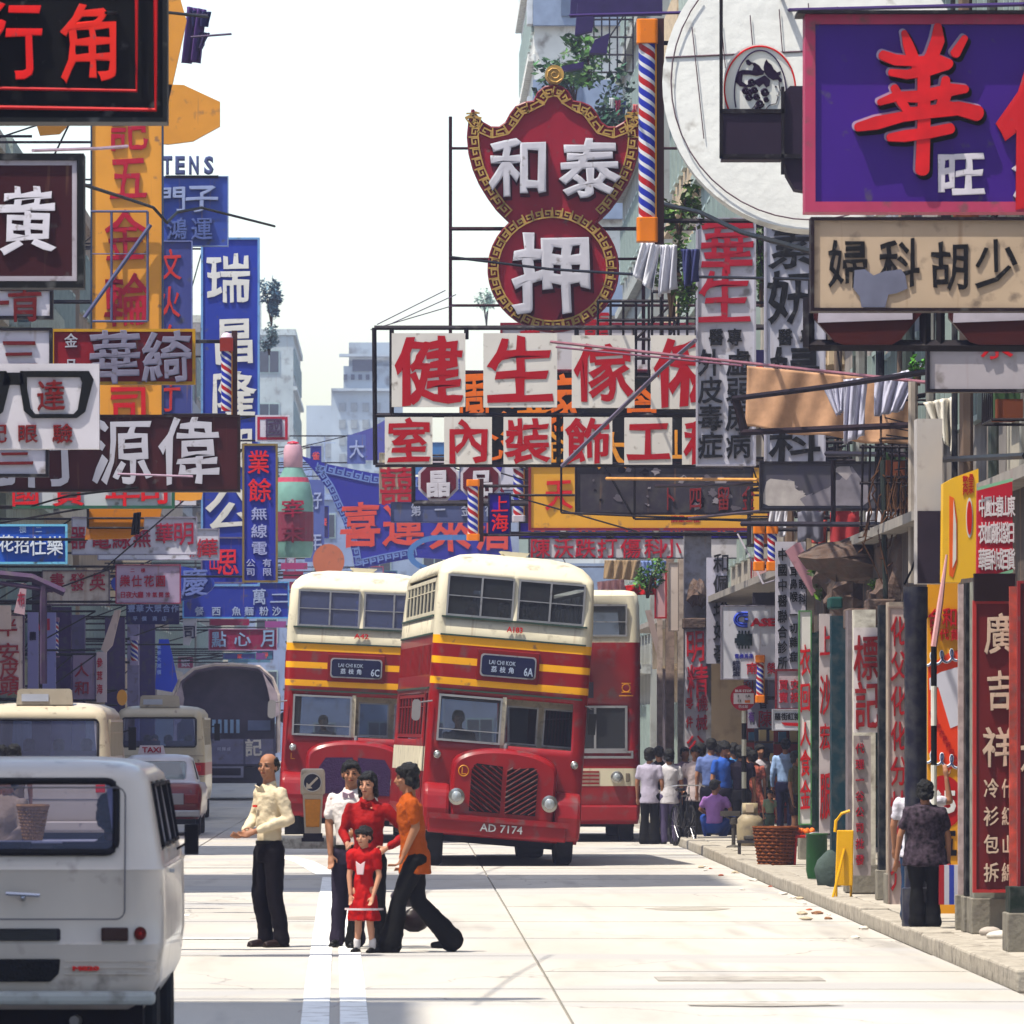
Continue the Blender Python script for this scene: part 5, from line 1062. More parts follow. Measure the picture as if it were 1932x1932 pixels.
# broken concrete canopy and ledges
rk = mat('#6c5c54', .95, var=.4, grime=.9, bump=1., scale=3)
def lump(label, x, y, Y, w_, h_, d_, name='broken_canopy', cat='canopy', m=rk, seed=1):
    random.seed(seed); p = W(x, y, Y); b = MB(); n = 16; R = []
    for j in range(7):
        t = j/6; sc = math.sin(PI*(.12+.8*t))**.7; R.append([(w_*sc*math.cos(a*2*PI/n)*random.uniform(.75, 1.15), d_*sc*math.sin(a*2*PI/n)*random.uniform(.8, 1.1), h_*(t-.5)*2+random.uniform(-.06, .06)) for a in range(n)])
    b.rings(R); return tag(b.build(name, m, None, loc=p), label, cat)
lump('root covered broken concrete canopy hanging over the arcade', 1590, 1085, 92, .42, .26, .8, seed=3)
lump('crumbling concrete canopy edge right of the hanging ferns', 1650, 1060, 88, .5, .24, .7, seed=4)
lump('jagged lump of masonry on the wall under the dry creeper', 1700, 1040, 85, .3, .38, .5, seed=5)
lump('dark eroded corbel over the machine shop board', 1315, 1120, 127.9, .2, .22, .3, name='corbel', cat='corbel', seed=6)
for lab, x0, y0, x1, y1, Y in (('grey stone ledge carrying the small weed', 1640, 1112, 1712, 1146, 86), ('pale stone capital over the short white board', 1598, 1148, 1640, 1186, 80), ('dark stone capital over the heavy red characters', 1638, 1130, 1690, 1178, 81.5), ('teal block on top of the teal pillar', 1567, 1126, 1590, 1148, 83.5), ('stone block above the machine shop board', 1290, 1166, 1332, 1186, 127.5)):
    a, c2 = W(x0, y1, Y), W(x1, y0, Y); o = MB().box(a.x-(a.x+c2.x)/2, 0, 0, c2.x-(a.x+c2.x)/2, .7, c2.z-a.z).build('ledge', rk if 'teal' not in lab else mat('#2c5450', .7), None, loc=((a.x+c2.x)/2, Y, a.z), bevel=.02); tag(o, lab, 'ledge')
# scaffold like brackets with rows of spikes right of the tan sheet
r = empty('spiked_bracket', W(1775, 830, 82), 0, 'fan of thin iron rods bristling from the wall at the right', 'bracket'); b = MB()
for i in range(12): b.tube([(0, .1, .1-i*.06), (-.65+.01*i*i*.3, -.15, -.0-.10*i+ .25)], .008, 4)
for i in range(9): b.tube([(0, 0, .3), (.15+.1*i, -.05, .1-.05*i)], .01, 4)
b.build('rod', steel, r)
r = empty('balcony_grille', W(1735, 960, 83), 0, 'rusty cage of upright bars on the first floor at the right', 'grille'); b = MB()
for i in range(16): b.tube([((i-8)*.085, 0, -.25), ((i-8)*.085+.02, 0, .75)], .014, 4)
for z in (-.2, .3, .72): b.tube([(-.7, 0, z), (.7, 0, z)], .018, 4)
b.build('bar', steel, r)
for k_, (x, y, Y, w_, h_) in enumerate(((1600, 890, 97, 1.1, .8), (1560, 900, 99, .9, 1.1), (1280, 600, 108, .8, 1.6), (1200, 640, 112, 1.2, 1.2), (1150, 70, 182, 1.2, 1.8))):
    r = empty('steel_cage', W(x, y, Y), 0, ('balcony cage behind the flaking grey sign', 'narrow balcony cage left of the flaking sign', 'steel lattice left of the tall white medical sign', 'steel lattice behind the coin of the pawnshop sign', 'hazy balcony cage above the bushy plant')[k_], 'cage', 'steel lattices on the walls'); b = MB()
    for i in range(7): b.tube([(-w_/2+w_*i/6, 0, -h_/2), (-w_/2+w_*i/6, 0, h_/2)], .02, 4)
    for i in range(5): b.tube([(-w_/2, 0, -h_/2+h_*i/4), (w_/2, 0, -h_/2+h_*i/4)], .025, 4)
    b.tube([(-w_/2, 0, -h_/2), (w_/2, 0, h_/2)], .02, 4); b.build('lattice', steel, r)
aw = mat('#3a2c5c', .8, var=.2)
for i, (pts, Y) in enumerate((([(1078, -20), (1250, -20), (1250, 26), (1076, 30)], 172), ([(1090, 5), (1125, -5), (1118, 58), (1085, 66)], 170), ([(1122, 75), (1150, 62), (1145, 100), (1112, 100)], 169), ([(1060, 125), (1102, 116), (1100, 128), (1062, 134)], 171))):
    p0 = W(pts[0][0], pts[0][1], Y); b = MB(); b.prism([(W(x, y, Y).x-p0.x, W(x, y, Y).z-p0.z) for x, y in pts], 0, .5)
    tag(b.build('awning', aw, None, loc=p0), ('broad dark awning at the top behind the barber pole', 'slanting dark awning below the broad one', 'small dark awning above the pawnshop sign wing', 'short purple awning left of the bushy plant')[i], 'awning', 'awnings behind the pawnshop sign')
# left background posts, grey roof bracket
r = empty('roof_bracket', W(60, 1090, 118), 0, 'rusty grey roof bracket sloping into view at far left', 'bracket'); b = MB(); q = 118/F
b.tube([(-80*q, 0, 8*q), (0, 0, 0), (62*q, 0, -28*q)], .07, 5); b.tube([(-60*q, 0, -10*q), (40*q, 0, -24*q)], .04, 5); b.tube([(22*q, 0, -10*q), (22*q, 0, -200*q)], .06, 6); b.build('beam', mat('#5c4c64', .8, grime=.6), r)
for i, (x0, x1, y0, c, Y) in enumerate(((96, 134, 1145, '#4c3c64', 148), (115, 160, 1160, '#6c6484', 152), (240, 262, 1175, '#8480a0', 168), (262, 292, 1160, '#4c4470', 172), (198, 235, 1165, '#54486c', 150), (60, 96, 1080, '#3c3048', 146))):
    a = W(x0, 1369, Y); c2 = W(x1, y0, Y); o = MB().box(-(c2.x-a.x)/2, 0, 0, (c2.x-a.x)/2, .4, c2.z-.14).build('pillar', mat(c, .8, grime=.6, streak=.3), None, loc=((a.x+c2.x)/2, Y, .14)); tag(o, '%s of the dim shop pillars on the left pavement' % ('first', 'second', 'third', 'fourth', 'fifth', 'sixth')[i], 'pillar', 'dim left pillars')

# pipes, boxes, small boards and washing on the right upper wall
random.seed(31)
GW_ = 'clutter on the right upper wall'; wl_ = ['white', 'blue', 'faded red', 'khaki', 'grey', 'pink', 'navy']; wc_ = ['#c9c9d0', '#5c74a8', '#a8484c', '#8c7c5c', '#7c7c88', '#c49098', '#2c3058']
ORD = ('first', 'second', 'third', 'fourth', 'fifth', 'sixth', 'seventh', 'eighth', 'ninth', 'tenth', 'eleventh', 'twelfth', 'thirteenth', 'fourteenth', 'fifteenth', 'sixteenth', 'seventeenth', 'eighteenth', 'nineteenth', 'twentieth', 'twenty-first', 'twenty-second', 'twenty-third', 'twenty-fourth')
for i, (px_, py_, Y) in enumerate(((1590, 965, 88),)):
    p = W(px_, py_, Y); r = empty('washing_pole', (XR-.1, Y, p.z), 0, '%s of the short washing poles on the right wall, mostly %s' % (ORD[i], wl_[i]), 'washing', GW_); x1 = p.x-XR-.2
    MB().tube([(0, 0, 0), (x1, -.1, .12)], .02, 5).build('pole', mat('#6c5440', .7), r); xx = -.15
    for q in range(3):
        w_ = random.uniform(.3, .45); h_ = random.uniform(.35, .6); b = MB()
        b.add([(xx-w_*ii/8, .05*math.sin(ii*1.6+q)*(.3+jj/6)-.05, .02-h_*jj/6-.03*math.sin(ii)) for jj in range(7) for ii in range(9)], [(jj*9+ii, jj*9+ii+1, (jj+1)*9+ii+1, (jj+1)*9+ii) for jj in range(6) for ii in range(8)])
        o = b.build('garment', mat(wc_[(i+q*2) % 7], .8, var=.1, scale=10), r, smooth=1, fix=False); o.modifiers.new('t', 'SOLIDIFY').thickness = .006; xx -= w_+.08
for i in range(20):                                # drain pipes and cable bundles running up the wall
    Y = 62+i*2.9; r = MB(); x = XR-.12-.05*(i % 3); z0 = 3.0; b = MB(); b.tube([(x, Y, z0), (x, Y, 7+i % 4), (x+.02, Y+.4, 7.5+i % 4), (x+.02, Y+.4, 12)], .035+.02*(i % 3), 6)
    tag(b.build('drain_pipe', mat(('#4c5450', '#7c6c60', '#2c2c34', '#8c8c88')[i % 4], .7, grime=.7), None), '%s drain pipe up the right wall counting from the near end, %s' % (ORD[i], ('green grey', 'rusty brown', 'black', 'pale grey')[i % 4]), 'pipe', 'drain pipes on the right wall')
board('small brown wooden board hung behind the steel beams above the broken canopy', 84, 1668, 888, 1716, 962, '#7c5c3c', '#2c2428', 2, grime=.6, streak=.6)
rod('upright dark steel post through the flaking sign frame', [(1572, 868, 85), (1572, 985, 85)], .03, '#241c28', name='steel_beam')
rod('long level steel beam under the flaking grey sign', [(1400, 988, 86), (1705, 990, 84)], .035, '#2c2430', name='steel_beam')
rod('level steel beam just above the flaking grey sign', [(1560, 856, 86), (1735, 858, 83)], .035, '#2c2430', name='steel_beam')
rod('long thin green grey post standing before the broken canopy', [(1665, 868, 82), (1668, 1000, 82), (1672, 1168, 82)], .03, '#3c4440', name='steel_post')
rod('pale rusty drain pipe beside the broken canopy', [(1722, 720, 79), (1722, 1100, 79)], .05, '#a49c94', name='drain_pipe', cat='pipe')
lump('large slab of ruined balcony sagging behind the green grey post', 1625, 1055, 87, .75, .22, .6, seed=11); lump('hanging chunk of concrete with exposed steel below the ruined balcony', 1605, 1120, 89, .34, .3, .5, seed=12); lump('crumbled wall end under the small pink board', 1716, 1075, 82, .28, .55, .4, seed=13)
lump('pile of rubble on the ledge by the round column', 1690, 1112, 84, .3, .12, .4, seed=14)
random.seed(8); r = empty('dead_creeper', W(1690, 940, 82), 0, 'web of bare roots clinging to the wall beside the blank box sign', 'creeper', None); b = MB()
for i in range(26):
    P = [Vector((random.uniform(-.3, .3), 0, random.uniform(-.2, .5)))]
    for j in range(6): P.append(P[-1]+Vector((random.uniform(-.12, .12), random.uniform(-.06, .02), random.uniform(-.28, .02))))
    b.tube(P, .009, 4)
b.build('root', mat('#5c4434', .9), r)['kind'] = 'stuff'
for i, (x, y_, c) in enumerate(((1592, 1000, '#c4c4cc'), (1530, 985, '#8c7c9c'), (1545, 1003, '#a8544c'))):
    cloth(('short white cloth', 'faded mauve cloth', 'dull red cloth')[i]+' drying above the hanging ferns', 90+i, [(x-14, y_-22), (x+14, y_-22), (x+12, y_+26), (x-13, y_+22)], c, folds=2)
for i in range(10):                                # window boxes / cooling boxes
    Y = 68+i*5.2; z = 4.9+(i % 3)*2.2; r = empty('window_box', (XR-.3, Y, z), 0, '%s iron window cage jutting from the right upper wall' % ORD[i], 'cage', 'window cages on the right wall'); b = MB()
    for q in range(6): b.tube([(-.35, q*.22, 0), (-.35, q*.22, .9), (.3, q*.22, 1.0)], .012, 4)
    for z_ in (0, .45, .9): b.tube([(.3, 0, z_), (-.35, 0, z_), (-.35, 1.1, z_), (.3, 1.1, z_)], .014, 4)
    b.build('bars', steel, r); b = MB()
    for q in range(4): b.box(-.3, .05+q*.27, .02, -.05, .25+q*.27, .2+.1*(q % 3), q % 3)
    b.build('clutter', [mat('#7c4c34', .8), mat('#4c6448', .8), mat('#8c8890', .8)], r)['kind'] = 'stuff'
# ---------------------------------------------------------------- vehicles
def shell(levels, xs, ys, holes, mof=lambda s, c, z: 0, ncor=5, top=True):
    """body skin: levels=(z, half width, front y, rear y, corner radius); holes=(side, a0, a1, z0, z1) with side F B L R"""
    z0, hw0, f0, b0, r0 = levels[0]
    for l in levels:
        if l[1] > hw0: hw0 = l[1]
    rm = max(l[4] for l in levels); fx = [x/(hw0-r0) for x in xs]; fy = [(y-f0-r0)/(b0-f0-2*r0) for y in ys]
    fx = [-1]+fx+[1]; fy = [0]+fy+[1]
    def ring(l):
        z, hw, yf, yb, r = l; P = []
        for t in fx: P.append((t*(hw-r), yf, 'F', t*(hw0-r0)))
        for k in range(1, ncor): a = k/ncor*PI/2; P.append((hw-r+r*math.sin(a), yf+r-r*math.cos(a), 'c', 0))
        for t in fy: P.append((hw, yf+r+t*(yb-yf-2*r), 'R', f0+r0+t*(b0-f0-2*r0)))
        for k in range(1, ncor): a = k/ncor*PI/2; P.append((hw-r+r*math.cos(a), yb-r+r*math.sin(a), 'c', 0))
        for t in reversed(fx): P.append((t*(hw-r), yb, 'B', t*(hw0-r0)))
        for k in range(1, ncor): a = k/ncor*PI/2; P.append((-hw+r-r*math.sin(a), yb-r+r*math.cos(a), 'c', 0))
        for t in reversed(fy): P.append((-hw, yf+r+t*(yb-yf-2*r), 'L', f0+r0+t*(b0-f0-2*r0)))
        for k in range(1, ncor): a = k/ncor*PI/2; P.append((-hw+r-r*math.cos(a), yf+r-r*math.sin(a), 'c', 0))
        return P
    R = [ring(l) for l in levels]; n = len(R[0]); b = MB()
    for j, l in enumerate(levels): b.v += [(p[0], p[1], l[0]) for p in R[j]]
    for j in range(len(levels)-1):
        zm = (levels[j][0]+levels[j+1][0])/2
        for i in range(n):
            i2 = (i+1) % n; A, B = R[j][i], R[j][i2]; side = A[2] if A[2] == B[2] else 'c'; c = (A[3]+B[3])/2
            if side != 'c' and any(h[0] == side and h[1] < c < h[2] and h[3] < zm < h[4] for h in holes): continue
            b.f.append((j*n+i, j*n+i2, (j+1)*n+i2, (j+1)*n+i)); b.m.append(mof(side, c, zm))
    if top: b.f.append(tuple((len(levels)-1)*n+i for i in range(n))); b.m.append(mof('T', 0, 99))
    return b
def window(par, side, a0, a1, z0, z1, pos, gm, fm, t=.03, bars=(), hb=(), name='window', d=.02, rx=0):
    """a framed pane standing in a body opening; bars = upright positions, hb = heights of cross bars"""
    b = MB()
    def bx(u0, v0, u1, v1, e=0):
        if side in 'FB': b.box(u0, pos-d-e, v0, u1, pos+d+e, v1)
        else: b.box(pos-d-e, u0, v0, pos+d+e, u1, v1)
    bx(a0, z0, a1, z0+t); bx(a0, z1-t, a1, z1); bx(a0, z0+t, a0+t, z1-t); bx(a1-t, z0+t, a1, z1-t)
    for x in bars: bx(x-t/2, z0+t, x+t/2, z1-t, .003)
    for z in hb: bx(a0+t, z-.007, a1-t, z+.007, -.004)
    o = b.build(name, fm, par, fix=False)
    p = MB()
    if side in 'FB': p.box(a0+.01, pos-.004, z0+.01, a1-.01, pos+.004, z1-.01)
    else: p.box(pos-.004, a0+.01, z0+.01, pos+.004, a1-.01, z1-.01)
    p.build('pane', gm, o, fix=False); return o
tyre = mat((.02, .02, .022), .8, bump=.3); rimm = mat((.22, .2, .2), .5, .5, grime=.5)
def wheel(par, x, y, r, wd, rim='#7c1c2c'):
    o = MB().lathe([(r*.55, -wd/2), (r*.93, -wd/2), (r, -wd*.36), (r, wd*.36), (r*.93, wd/2), (r*.55, wd/2)], n=28, axis='x').build('wheel', tyre, par, smooth=35); o.location = (x, y, r)
    MB().lathe([(.02, -wd*.3), (r*.2, -wd*.42), (r*.3, -wd*.2), (r*.56, -wd*.34), (r*.56, wd*.34), (r*.3, wd*.2), (.02, wd*.2)], n=20, axis='x').build('rim', mat(rim, .5, grime=.5), o, smooth=35)
    return o
def lamp(par, x, y, z, r, nm='headlight', face='#aab0b4', ring='#a9a7a2', prot=.06):
    o = MB().lathe([(r*.8, 0), (r*1.05, 0), (r*1.05, -prot), (r*.86, -prot-.01)], n=20, axis='y', c=(x, y, z)).build(nm, mat(ring, .25, .8), par, smooth=35)
    MB().lathe([(r*.86, -prot*.8), (r*.6, -prot*1.25), (r*.3, -prot*1.5), (.003, -prot*1.6)], n=20, axis='y', c=(x, y, z)).build('lens', mat(face, .1, .3, var=.2, scale=20), o, smooth=1)
    return o
BR = '#8e0c24'; CRM = '#cdc7b4'; YEL = '#e8b010'
redm = mat(BR, .38, grime=.42, var=.16, scale=1.5, coat=.15); crmm = mat(CRM, .45, grime=.3, streak=.3, var=.08, scale=1.5); yelm = mat(YEL, .4, grime=.15, var=.06)
alu = mat((.42, .42, .44), .35, .7, grime=.3); dkin = mat((.07, .055, .05), .8); gls = glass((.5, .54, .6), .12); glb = glass((.3, .38, .75), .4)
seatm = mat((.18, .05, .05), .7)
def halfcab(label, loc, yaw, roll, fleet, dest, route, plate, blue=False):
    r = empty('double_decker_bus', loc, yaw, label, 'bus', 'red and cream half cab buses')
    hw, L = 1.2, 8.3
    lv = [(.38, hw-.02, .03, L, .12), (.7, hw, .0, L, .12), (1.25, hw, 0, L, .12), (1.6, hw, 0, L, .13), (1.7, hw, .0, L, .13), (2.36, hw, .02, L, .15), (2.42, hw, .01, L, .15), (2.5, hw, .0, L, .15), (2.60, hw, .0, L, .15), (2.79, hw, 0, L, .15), (2.89, hw, 0, L, .15),
          (3.07, hw, 0, L, .15), (3.19, hw, 0, L, .14), (3.46, hw, .01, L, .12), (4.06, hw-.03, .06, L-.1, .12), (4.12, hw-.04, .09, L-.12, .16), (4.2, hw-.09, .17, L-.2, .26), (4.29, hw-.19, .29, L-.3, .3), (4.36, hw-.36, .5, L-.5, .32), (4.40, hw-.6, .85, L-.9, .35)]
    hs_ = [('F', -1.03, -.09, 1.7, 2.36), ('F', -.03, 1.0, 1.7, 2.36), ('F', -1.04, -.03, 3.46, 4.06), ('F', .03, 1.04, 3.46, 4.06), ('B', -.5, .5, 3.46, 4.06), ('B', -.98, .98, 1.7, 2.36),
           ('L', .5, 7.6, 3.46, 4.06), ('R', .5, 7.6, 3.46, 4.06), ('L', 1.3, 7.6, 1.7, 2.36), ('R', 2.6, 7.6, 1.7, 2.36), ('L', .3, .95, .7, 2.36)]
    def mo(s, c, z):
        if z > 3.19: return 1
        for a, b in ((3.07, 3.19), (2.79, 2.89), (2.5, 2.6)):
            if a < z < b: return 2 if (s in 'FT' or s == 'c') else 0
        if s in 'LR' and 1.25 < z < 1.6: return 1
        return 0
    parts = []
    o = shell(lv, [-1.04, -1.03, -.98, -.09, -.03, .03, .98, 1.0, 1.04], [.3, .5, .95, 1.3, 2.6, 7.6], hs_, mo).build('body', [redm, crmm, yelm], r, smooth=40); parts.append(o)
    sm = o.modifiers.new('thick', 'SOLIDIFY'); sm.thickness = .04; sm.offset = -1
    g = glb if blue else gls
    # panel joints and drip rails
    b = MB()
    for z in (3.455, 3.2, 2.43): b.box(-hw+.1, -.02, z-.012, hw-.1, .01, z+.012); b.box(-hw-.02, .15, z-.012, -hw+.01, L-.2, z+.012)
    parts.append(b.build('moulding', mat((.05, .09, .07), .5), r))
    b = MB()
    for i in range(26):
        y_ = .4+i*.3
        for z0_, z1_ in ((.75, 1.25), (2.62, 3.05)): b.box(-hw-.012, y_, z0_, -hw+.002, y_+.03, z1_)
    o = b.build('rib', redm, r); o['kind'] = 'stuff'; parts.append(o)
    parts.append(window(r, 'F', -1.04, -.03, 3.47, 4.06, .03, g, alu, .028, (-.52,), (3.76,), rx=0))
    parts.append(window(r, 'F', .03, 1.04, 3.47, 4.06, .03, g, alu, .028, (.52,), (3.76,)))
    parts.append(window(r, 'F', -1.05, -.09, 1.70, 2.36, -.005, gls, alu, .03, (), (1.87,)))
    parts.append(window(r, 'B', -.5, .5, 3.48, 4.0, L-.07, g, alu, .03, (0,)))
    for z0_, z1_, y0_ in ((3.48, 4.0, .52), (1.72, 2.35, 1.32)):
        for sd_ in (-1, 1):
            if sd_ > 0 and z0_ < 2: y0_ = 2.62
            parts.append(window(r, 'L', y0_, 7.6, z0_, z1_, sd_*(hw-.03), gls, crmm if z0_ > 3 else redm, .05, [y0_+(7.6-y0_)*i/8 for i in range(1, 8)], (z1_-.18,)))
    # bulkhead set back behind the bonnet
    parts.append(MB().box(-.06, .75, .8, hw-.05, .8, 1.72).box(-.06, .75, 2.28, hw-.05, .8, 2.45).box(-.06, .75, 1.72, .02, .8, 2.28).box(.52, .75, 1.72, .6, .8, 2.28).box(1.08, .75, 1.72, hw-.05, .8, 2.28).build('bulkhead', mat(CRM, .5, grime=.5), r))
    parts.append(window(r, 'F', .02, .52, 1.73, 2.28, .77, gls, alu, .025)); parts.append(window(r, 'F', .6, 1.08, 1.73, 2.28, .77, gls, alu, .025))
    parts.append(MB().box(-.09, .0, .7, -.03, .8, 2.38).build('cab_side', mat(CRM, .5, grime=.5), r))
    parts.append(MB().box(-1.14, .04, .75, -.08, .2, 1.68).box(-.02, .04, 1.2, 1.1, .7, 1.3).build('dashboard', dkin, r))
    # floors, seats
    b = MB(); b.box(-hw+.05, .3, 2.38, hw-.05, L-.1, 2.46); b.box(-hw+.05, .85, .72, hw-.05, L-.1, .8); parts.append(b.build('floor', dkin, r))
    b = MB()
    for i in range(7):
        for sx in (-.65, .65):
            for zf in (2.46, .8):
                y_ = 1.3+i*.85
                b.box(sx-.42, y_, zf+.35, sx+.42, y_+.45, zf+.45); b.box(sx-.42, y_+.4, zf+.4, sx+.42, y_+.46, zf+.9)
    parts.append(b.build('seats', seatm, r))
    # bonnet
    pr = [(-.80, .62), (-.80, 1.36)]+[(.80*math.cos(PI-a*PI/14), 1.36+.30*math.sin(a*PI/14)**.8) for a in range(1, 14)]+[(.80, 1.36), (.80, .62)]
    b = MB(); R = []
    for yy, s_ in ((.1, 1.0), (-.12, .995), (-.2, .97), (-.235, .93)): R.append([(x*s_, yy, .62+(z-.62)*s_) for x, z in pr])
    b.rings(R); o = b.build('bonnet', mat(BR, .28, grime=.25, var=.15, scale=1.5, coat=.2), r, smooth=30); parts.append(o)
    if not blue:
        for s_ in (-1, 1):
            x0, x1 = (-.50, -.035) if s_ < 0 else (.035, .50)
            pn = MB().prism([(x0, .74), (x1, .74), (x1, 1.40 if s_ < 0 else 1.36), (x0+(x1-x0)*.15 if s_ < 0 else x0, 1.42), (x0, 1.33)] if s_ < 0 else [(x0, .74), (x1, .74), (x1, 1.33), (x1-.07, 1.42), (x0, 1.36)], -.243, -.2).build('grille', mat((.012, .01, .012), .6), r); parts.append(pn)
            b = MB()
            for i in range(-5, 14):
                za = .74+i*.075; xa, xb = x0, x1; zb = za-.33*s_*0+(.33 if s_ > 0 else -.33)*-1*-1
                za_, zb_ = (za, za-.30) if s_ < 0 else (za-.30, za)
                if s_ < 0: za_, zb_ = za+.0, za-.30
                lo, hi = .745, 1.395
                # clip the slat to the opening
                def cl(xq, zq, xr, zr):
                    out = []
                    for (p, q_) in (((xq, zq), (xr, zr)), ((xr, zr), (xq, zq))):
                        x_, z_ = p
                        if z_ < lo or z_ > hi:
                            t_ = ((lo if z_ < lo else hi)-z_)/(q_[1]-z_) if q_[1] != z_ else 2
                            if t_ < 0 or t_ > 1: return None
                            x_, z_ = x_+(q_[0]-x_)*t_, z_+(q_[1]-z_)*t_
                        out.append((x_, z_))
                    return out
                c_ = cl(xa, za_+.15, xb, zb_+.15)
                if c_: b.tube([(c_[0][0], -.25, c_[0][1]), (c_[1][0], -.25, c_[1][1])], .016, 4)
            parts.append(b.build('slats', mat('#5c0a18', .6, grime=.4), r))
    else:
        for s_ in (-1, 1): parts.append(MB().prism([(s_*.04, .78), (s_*.58, .78), (s_*.58, 1.2), (s_*.48, 1.36), (s_*.04, 1.38)], -.245, -.2).build('grille', mat((.06, .03, .09), .6, bump=1., scale=6), r))
    for x in (-.70, .70):
        parts.append(lamp(r, x, -.22, .93 if not blue else 1.0, .115))
    parts.append(lamp(r, -1.02, 0, 1.5, .055, 'side_lamp')); parts.append(lamp(r, 1.05, 0, 1.5, .055, 'side_lamp'))
    for s_ in (-1, 1):
        b = MB(); R = []
        for k in range(9):
            a = k/8*PI; R.append([(s_*(.80+.40*t), -.22+.0*t+(.05 if t > .9 else 0), .42+.62*math.sin(a/2)**.8+0*t) for t in (0, .3, .6, .85, 1)])
        b = MB(); pf = [(-.25, .42), (-.27, .75), (-.2, .98), (-.05, 1.1), (.12, 1.12), (.12, .42)]
        b.prism(pf, s_*.79, s_*1.19, ax='x'); parts.append(b.build('fender', redm, r, bevel=.06))
    parts.append(MB().box(-1.1, -.30, .40, .98, -.2, .68).build('bumper', redm, r, bevel=.02))
    parts.append(MB().box(-1.12, -.33, .60, 1.0, -.3, .68).build('bumper_rail', mat(BR, .4, grime=.7), r))
    if plate: parts.append(words(plate, -.32, .47, .32, .58, -.31, mat('#b8b8bc', .5), r, 'number_plate', bold=.01))
    parts.append(MB().box(-.52, -.03, 2.59, .42, .0, 3.04).build('destination_box', mat('#7c0c1c', .4), r, bevel=.02))
    parts.append(MB().prism(rr(-.05, 2.815, .42, .16, .05, 4), -.045, -.03).build('box_edge', alu, r))
    parts.append(MB().prism(rr(-.05, 2.815, .40, .14, .05, 4), -.05, -.045).build('blind', mat('#23284c', .3, var=.1), r))
    lw = mat('#a9b4c8', .5)
    parts.append(words('LAI CHI KOK', -.34, 2.83, .06, 2.89, -.055, lw, r, 'blind_letters')); parts.append(words(route, .19, 2.70, .33, 2.82, -.055, lw, r, 'route_number', bold=.02))
    cs = jointext([(c, -.26+i*.13, 2.765, .085, .085, -.053) for i, c in enumerate('荔枝角')], lw, r, 'blind_letters'); parts.append(cs)
    parts.append(words(fleet, -.11, 3.30, .13, 3.38, -.02, mat('#c42414', .5), r, 'fleet_number', bold=.02))
    b = MB(); 
    if not blue: b.tube([(-.62+.075*math.cos(a*.4), -.243, 1.30+.075*math.sin(a*.4)) for a in range(17)], .008, 4)
    b.box(-.65, -.25, 1.25, -.635, -.238, 1.35); b.box(-.65, -.25, 1.25, -.58, -.238, 1.265)
    o = b.build('emblem', mat('#c48a1c', .4), r); parts.append(o)
    if blue: o.location = (-.40, .24, .06)
    # mirrors
    b = MB(); b.tube([(-hw+.05, 0, 2.25), (-hw-.2, -.12, 2.2)], .012); b.prism(rr(-hw-.19, 2.1, .065, .15, .06, 4), -.18, -.13); parts.append(b.build('mirror', mat((.28, .27, .28), .3), r, smooth=40))
    b = MB(); b.tube([(hw-.05, 0, 2.35), (hw+.05, -.12, 2.3)], .012); b.box(hw+.0, -.16, 1.95, hw+.12, -.12, 2.25); parts.append(b.build('mirror', mat((.02, .02, .02), .4), r, bevel=.02))
    parts.append(MB().prism([(-.14, 4.38), (.14, 4.38), (.22, 4.46), (-.22, 4.46)], .8, 1.3).build('roof_vent', crmm, r))
    b = MB()
    for i in range(24):
        for z in (3.46, 4.03): b.box(-1.0+i*.087, -.0, z-.005, -.99+i*.087, .012, z+.005)
    parts.append(MB().box(-hw+.1, .6, .28, hw-.1, L-.3, .8).build('underframe', mat((.025, .02, .025), .9), r))
    parts.append(MB().lathe([(.02, 0), (.035, .0), (.03, .06), (.01, .07)], c=(0, -.05, 1.66)).build('filler_cap', alu, r))
    for o in parts:
        if o is None: continue
        o.matrix_local = Matrix.Translation((0, 0, .5)) @ Matrix.Rotation(roll, 4, 'Y') @ Matrix.Translation((0, 0, -.5)) @ o.matrix_basis
    r.scale = (.94, 1, 1)
    for x in (-.98, .98):
        wheel(r, x, .45, .47, .26)
        wheel(r, x*.93, 5.9, .47, .42)
    return r
BUS1 = halfcab('leaning red and cream double decker with diagonal slat grille, nearest of the buses', ((943-PX)/134, 13440/134+.3, 0), math.radians(3.2), math.radians(4.4), 'A183', '', '6A', 'AD 7174')
BUS2 = halfcab('red and cream double decker with blue tinted windows behind the island beacon', (-.80, 120.4, 0), math.radians(.5), math.radians(2.6), 'A42', '', '6C', 'AD 4876', blue=True)
BUS2.scale = (1.04, 1.04, 1.045)
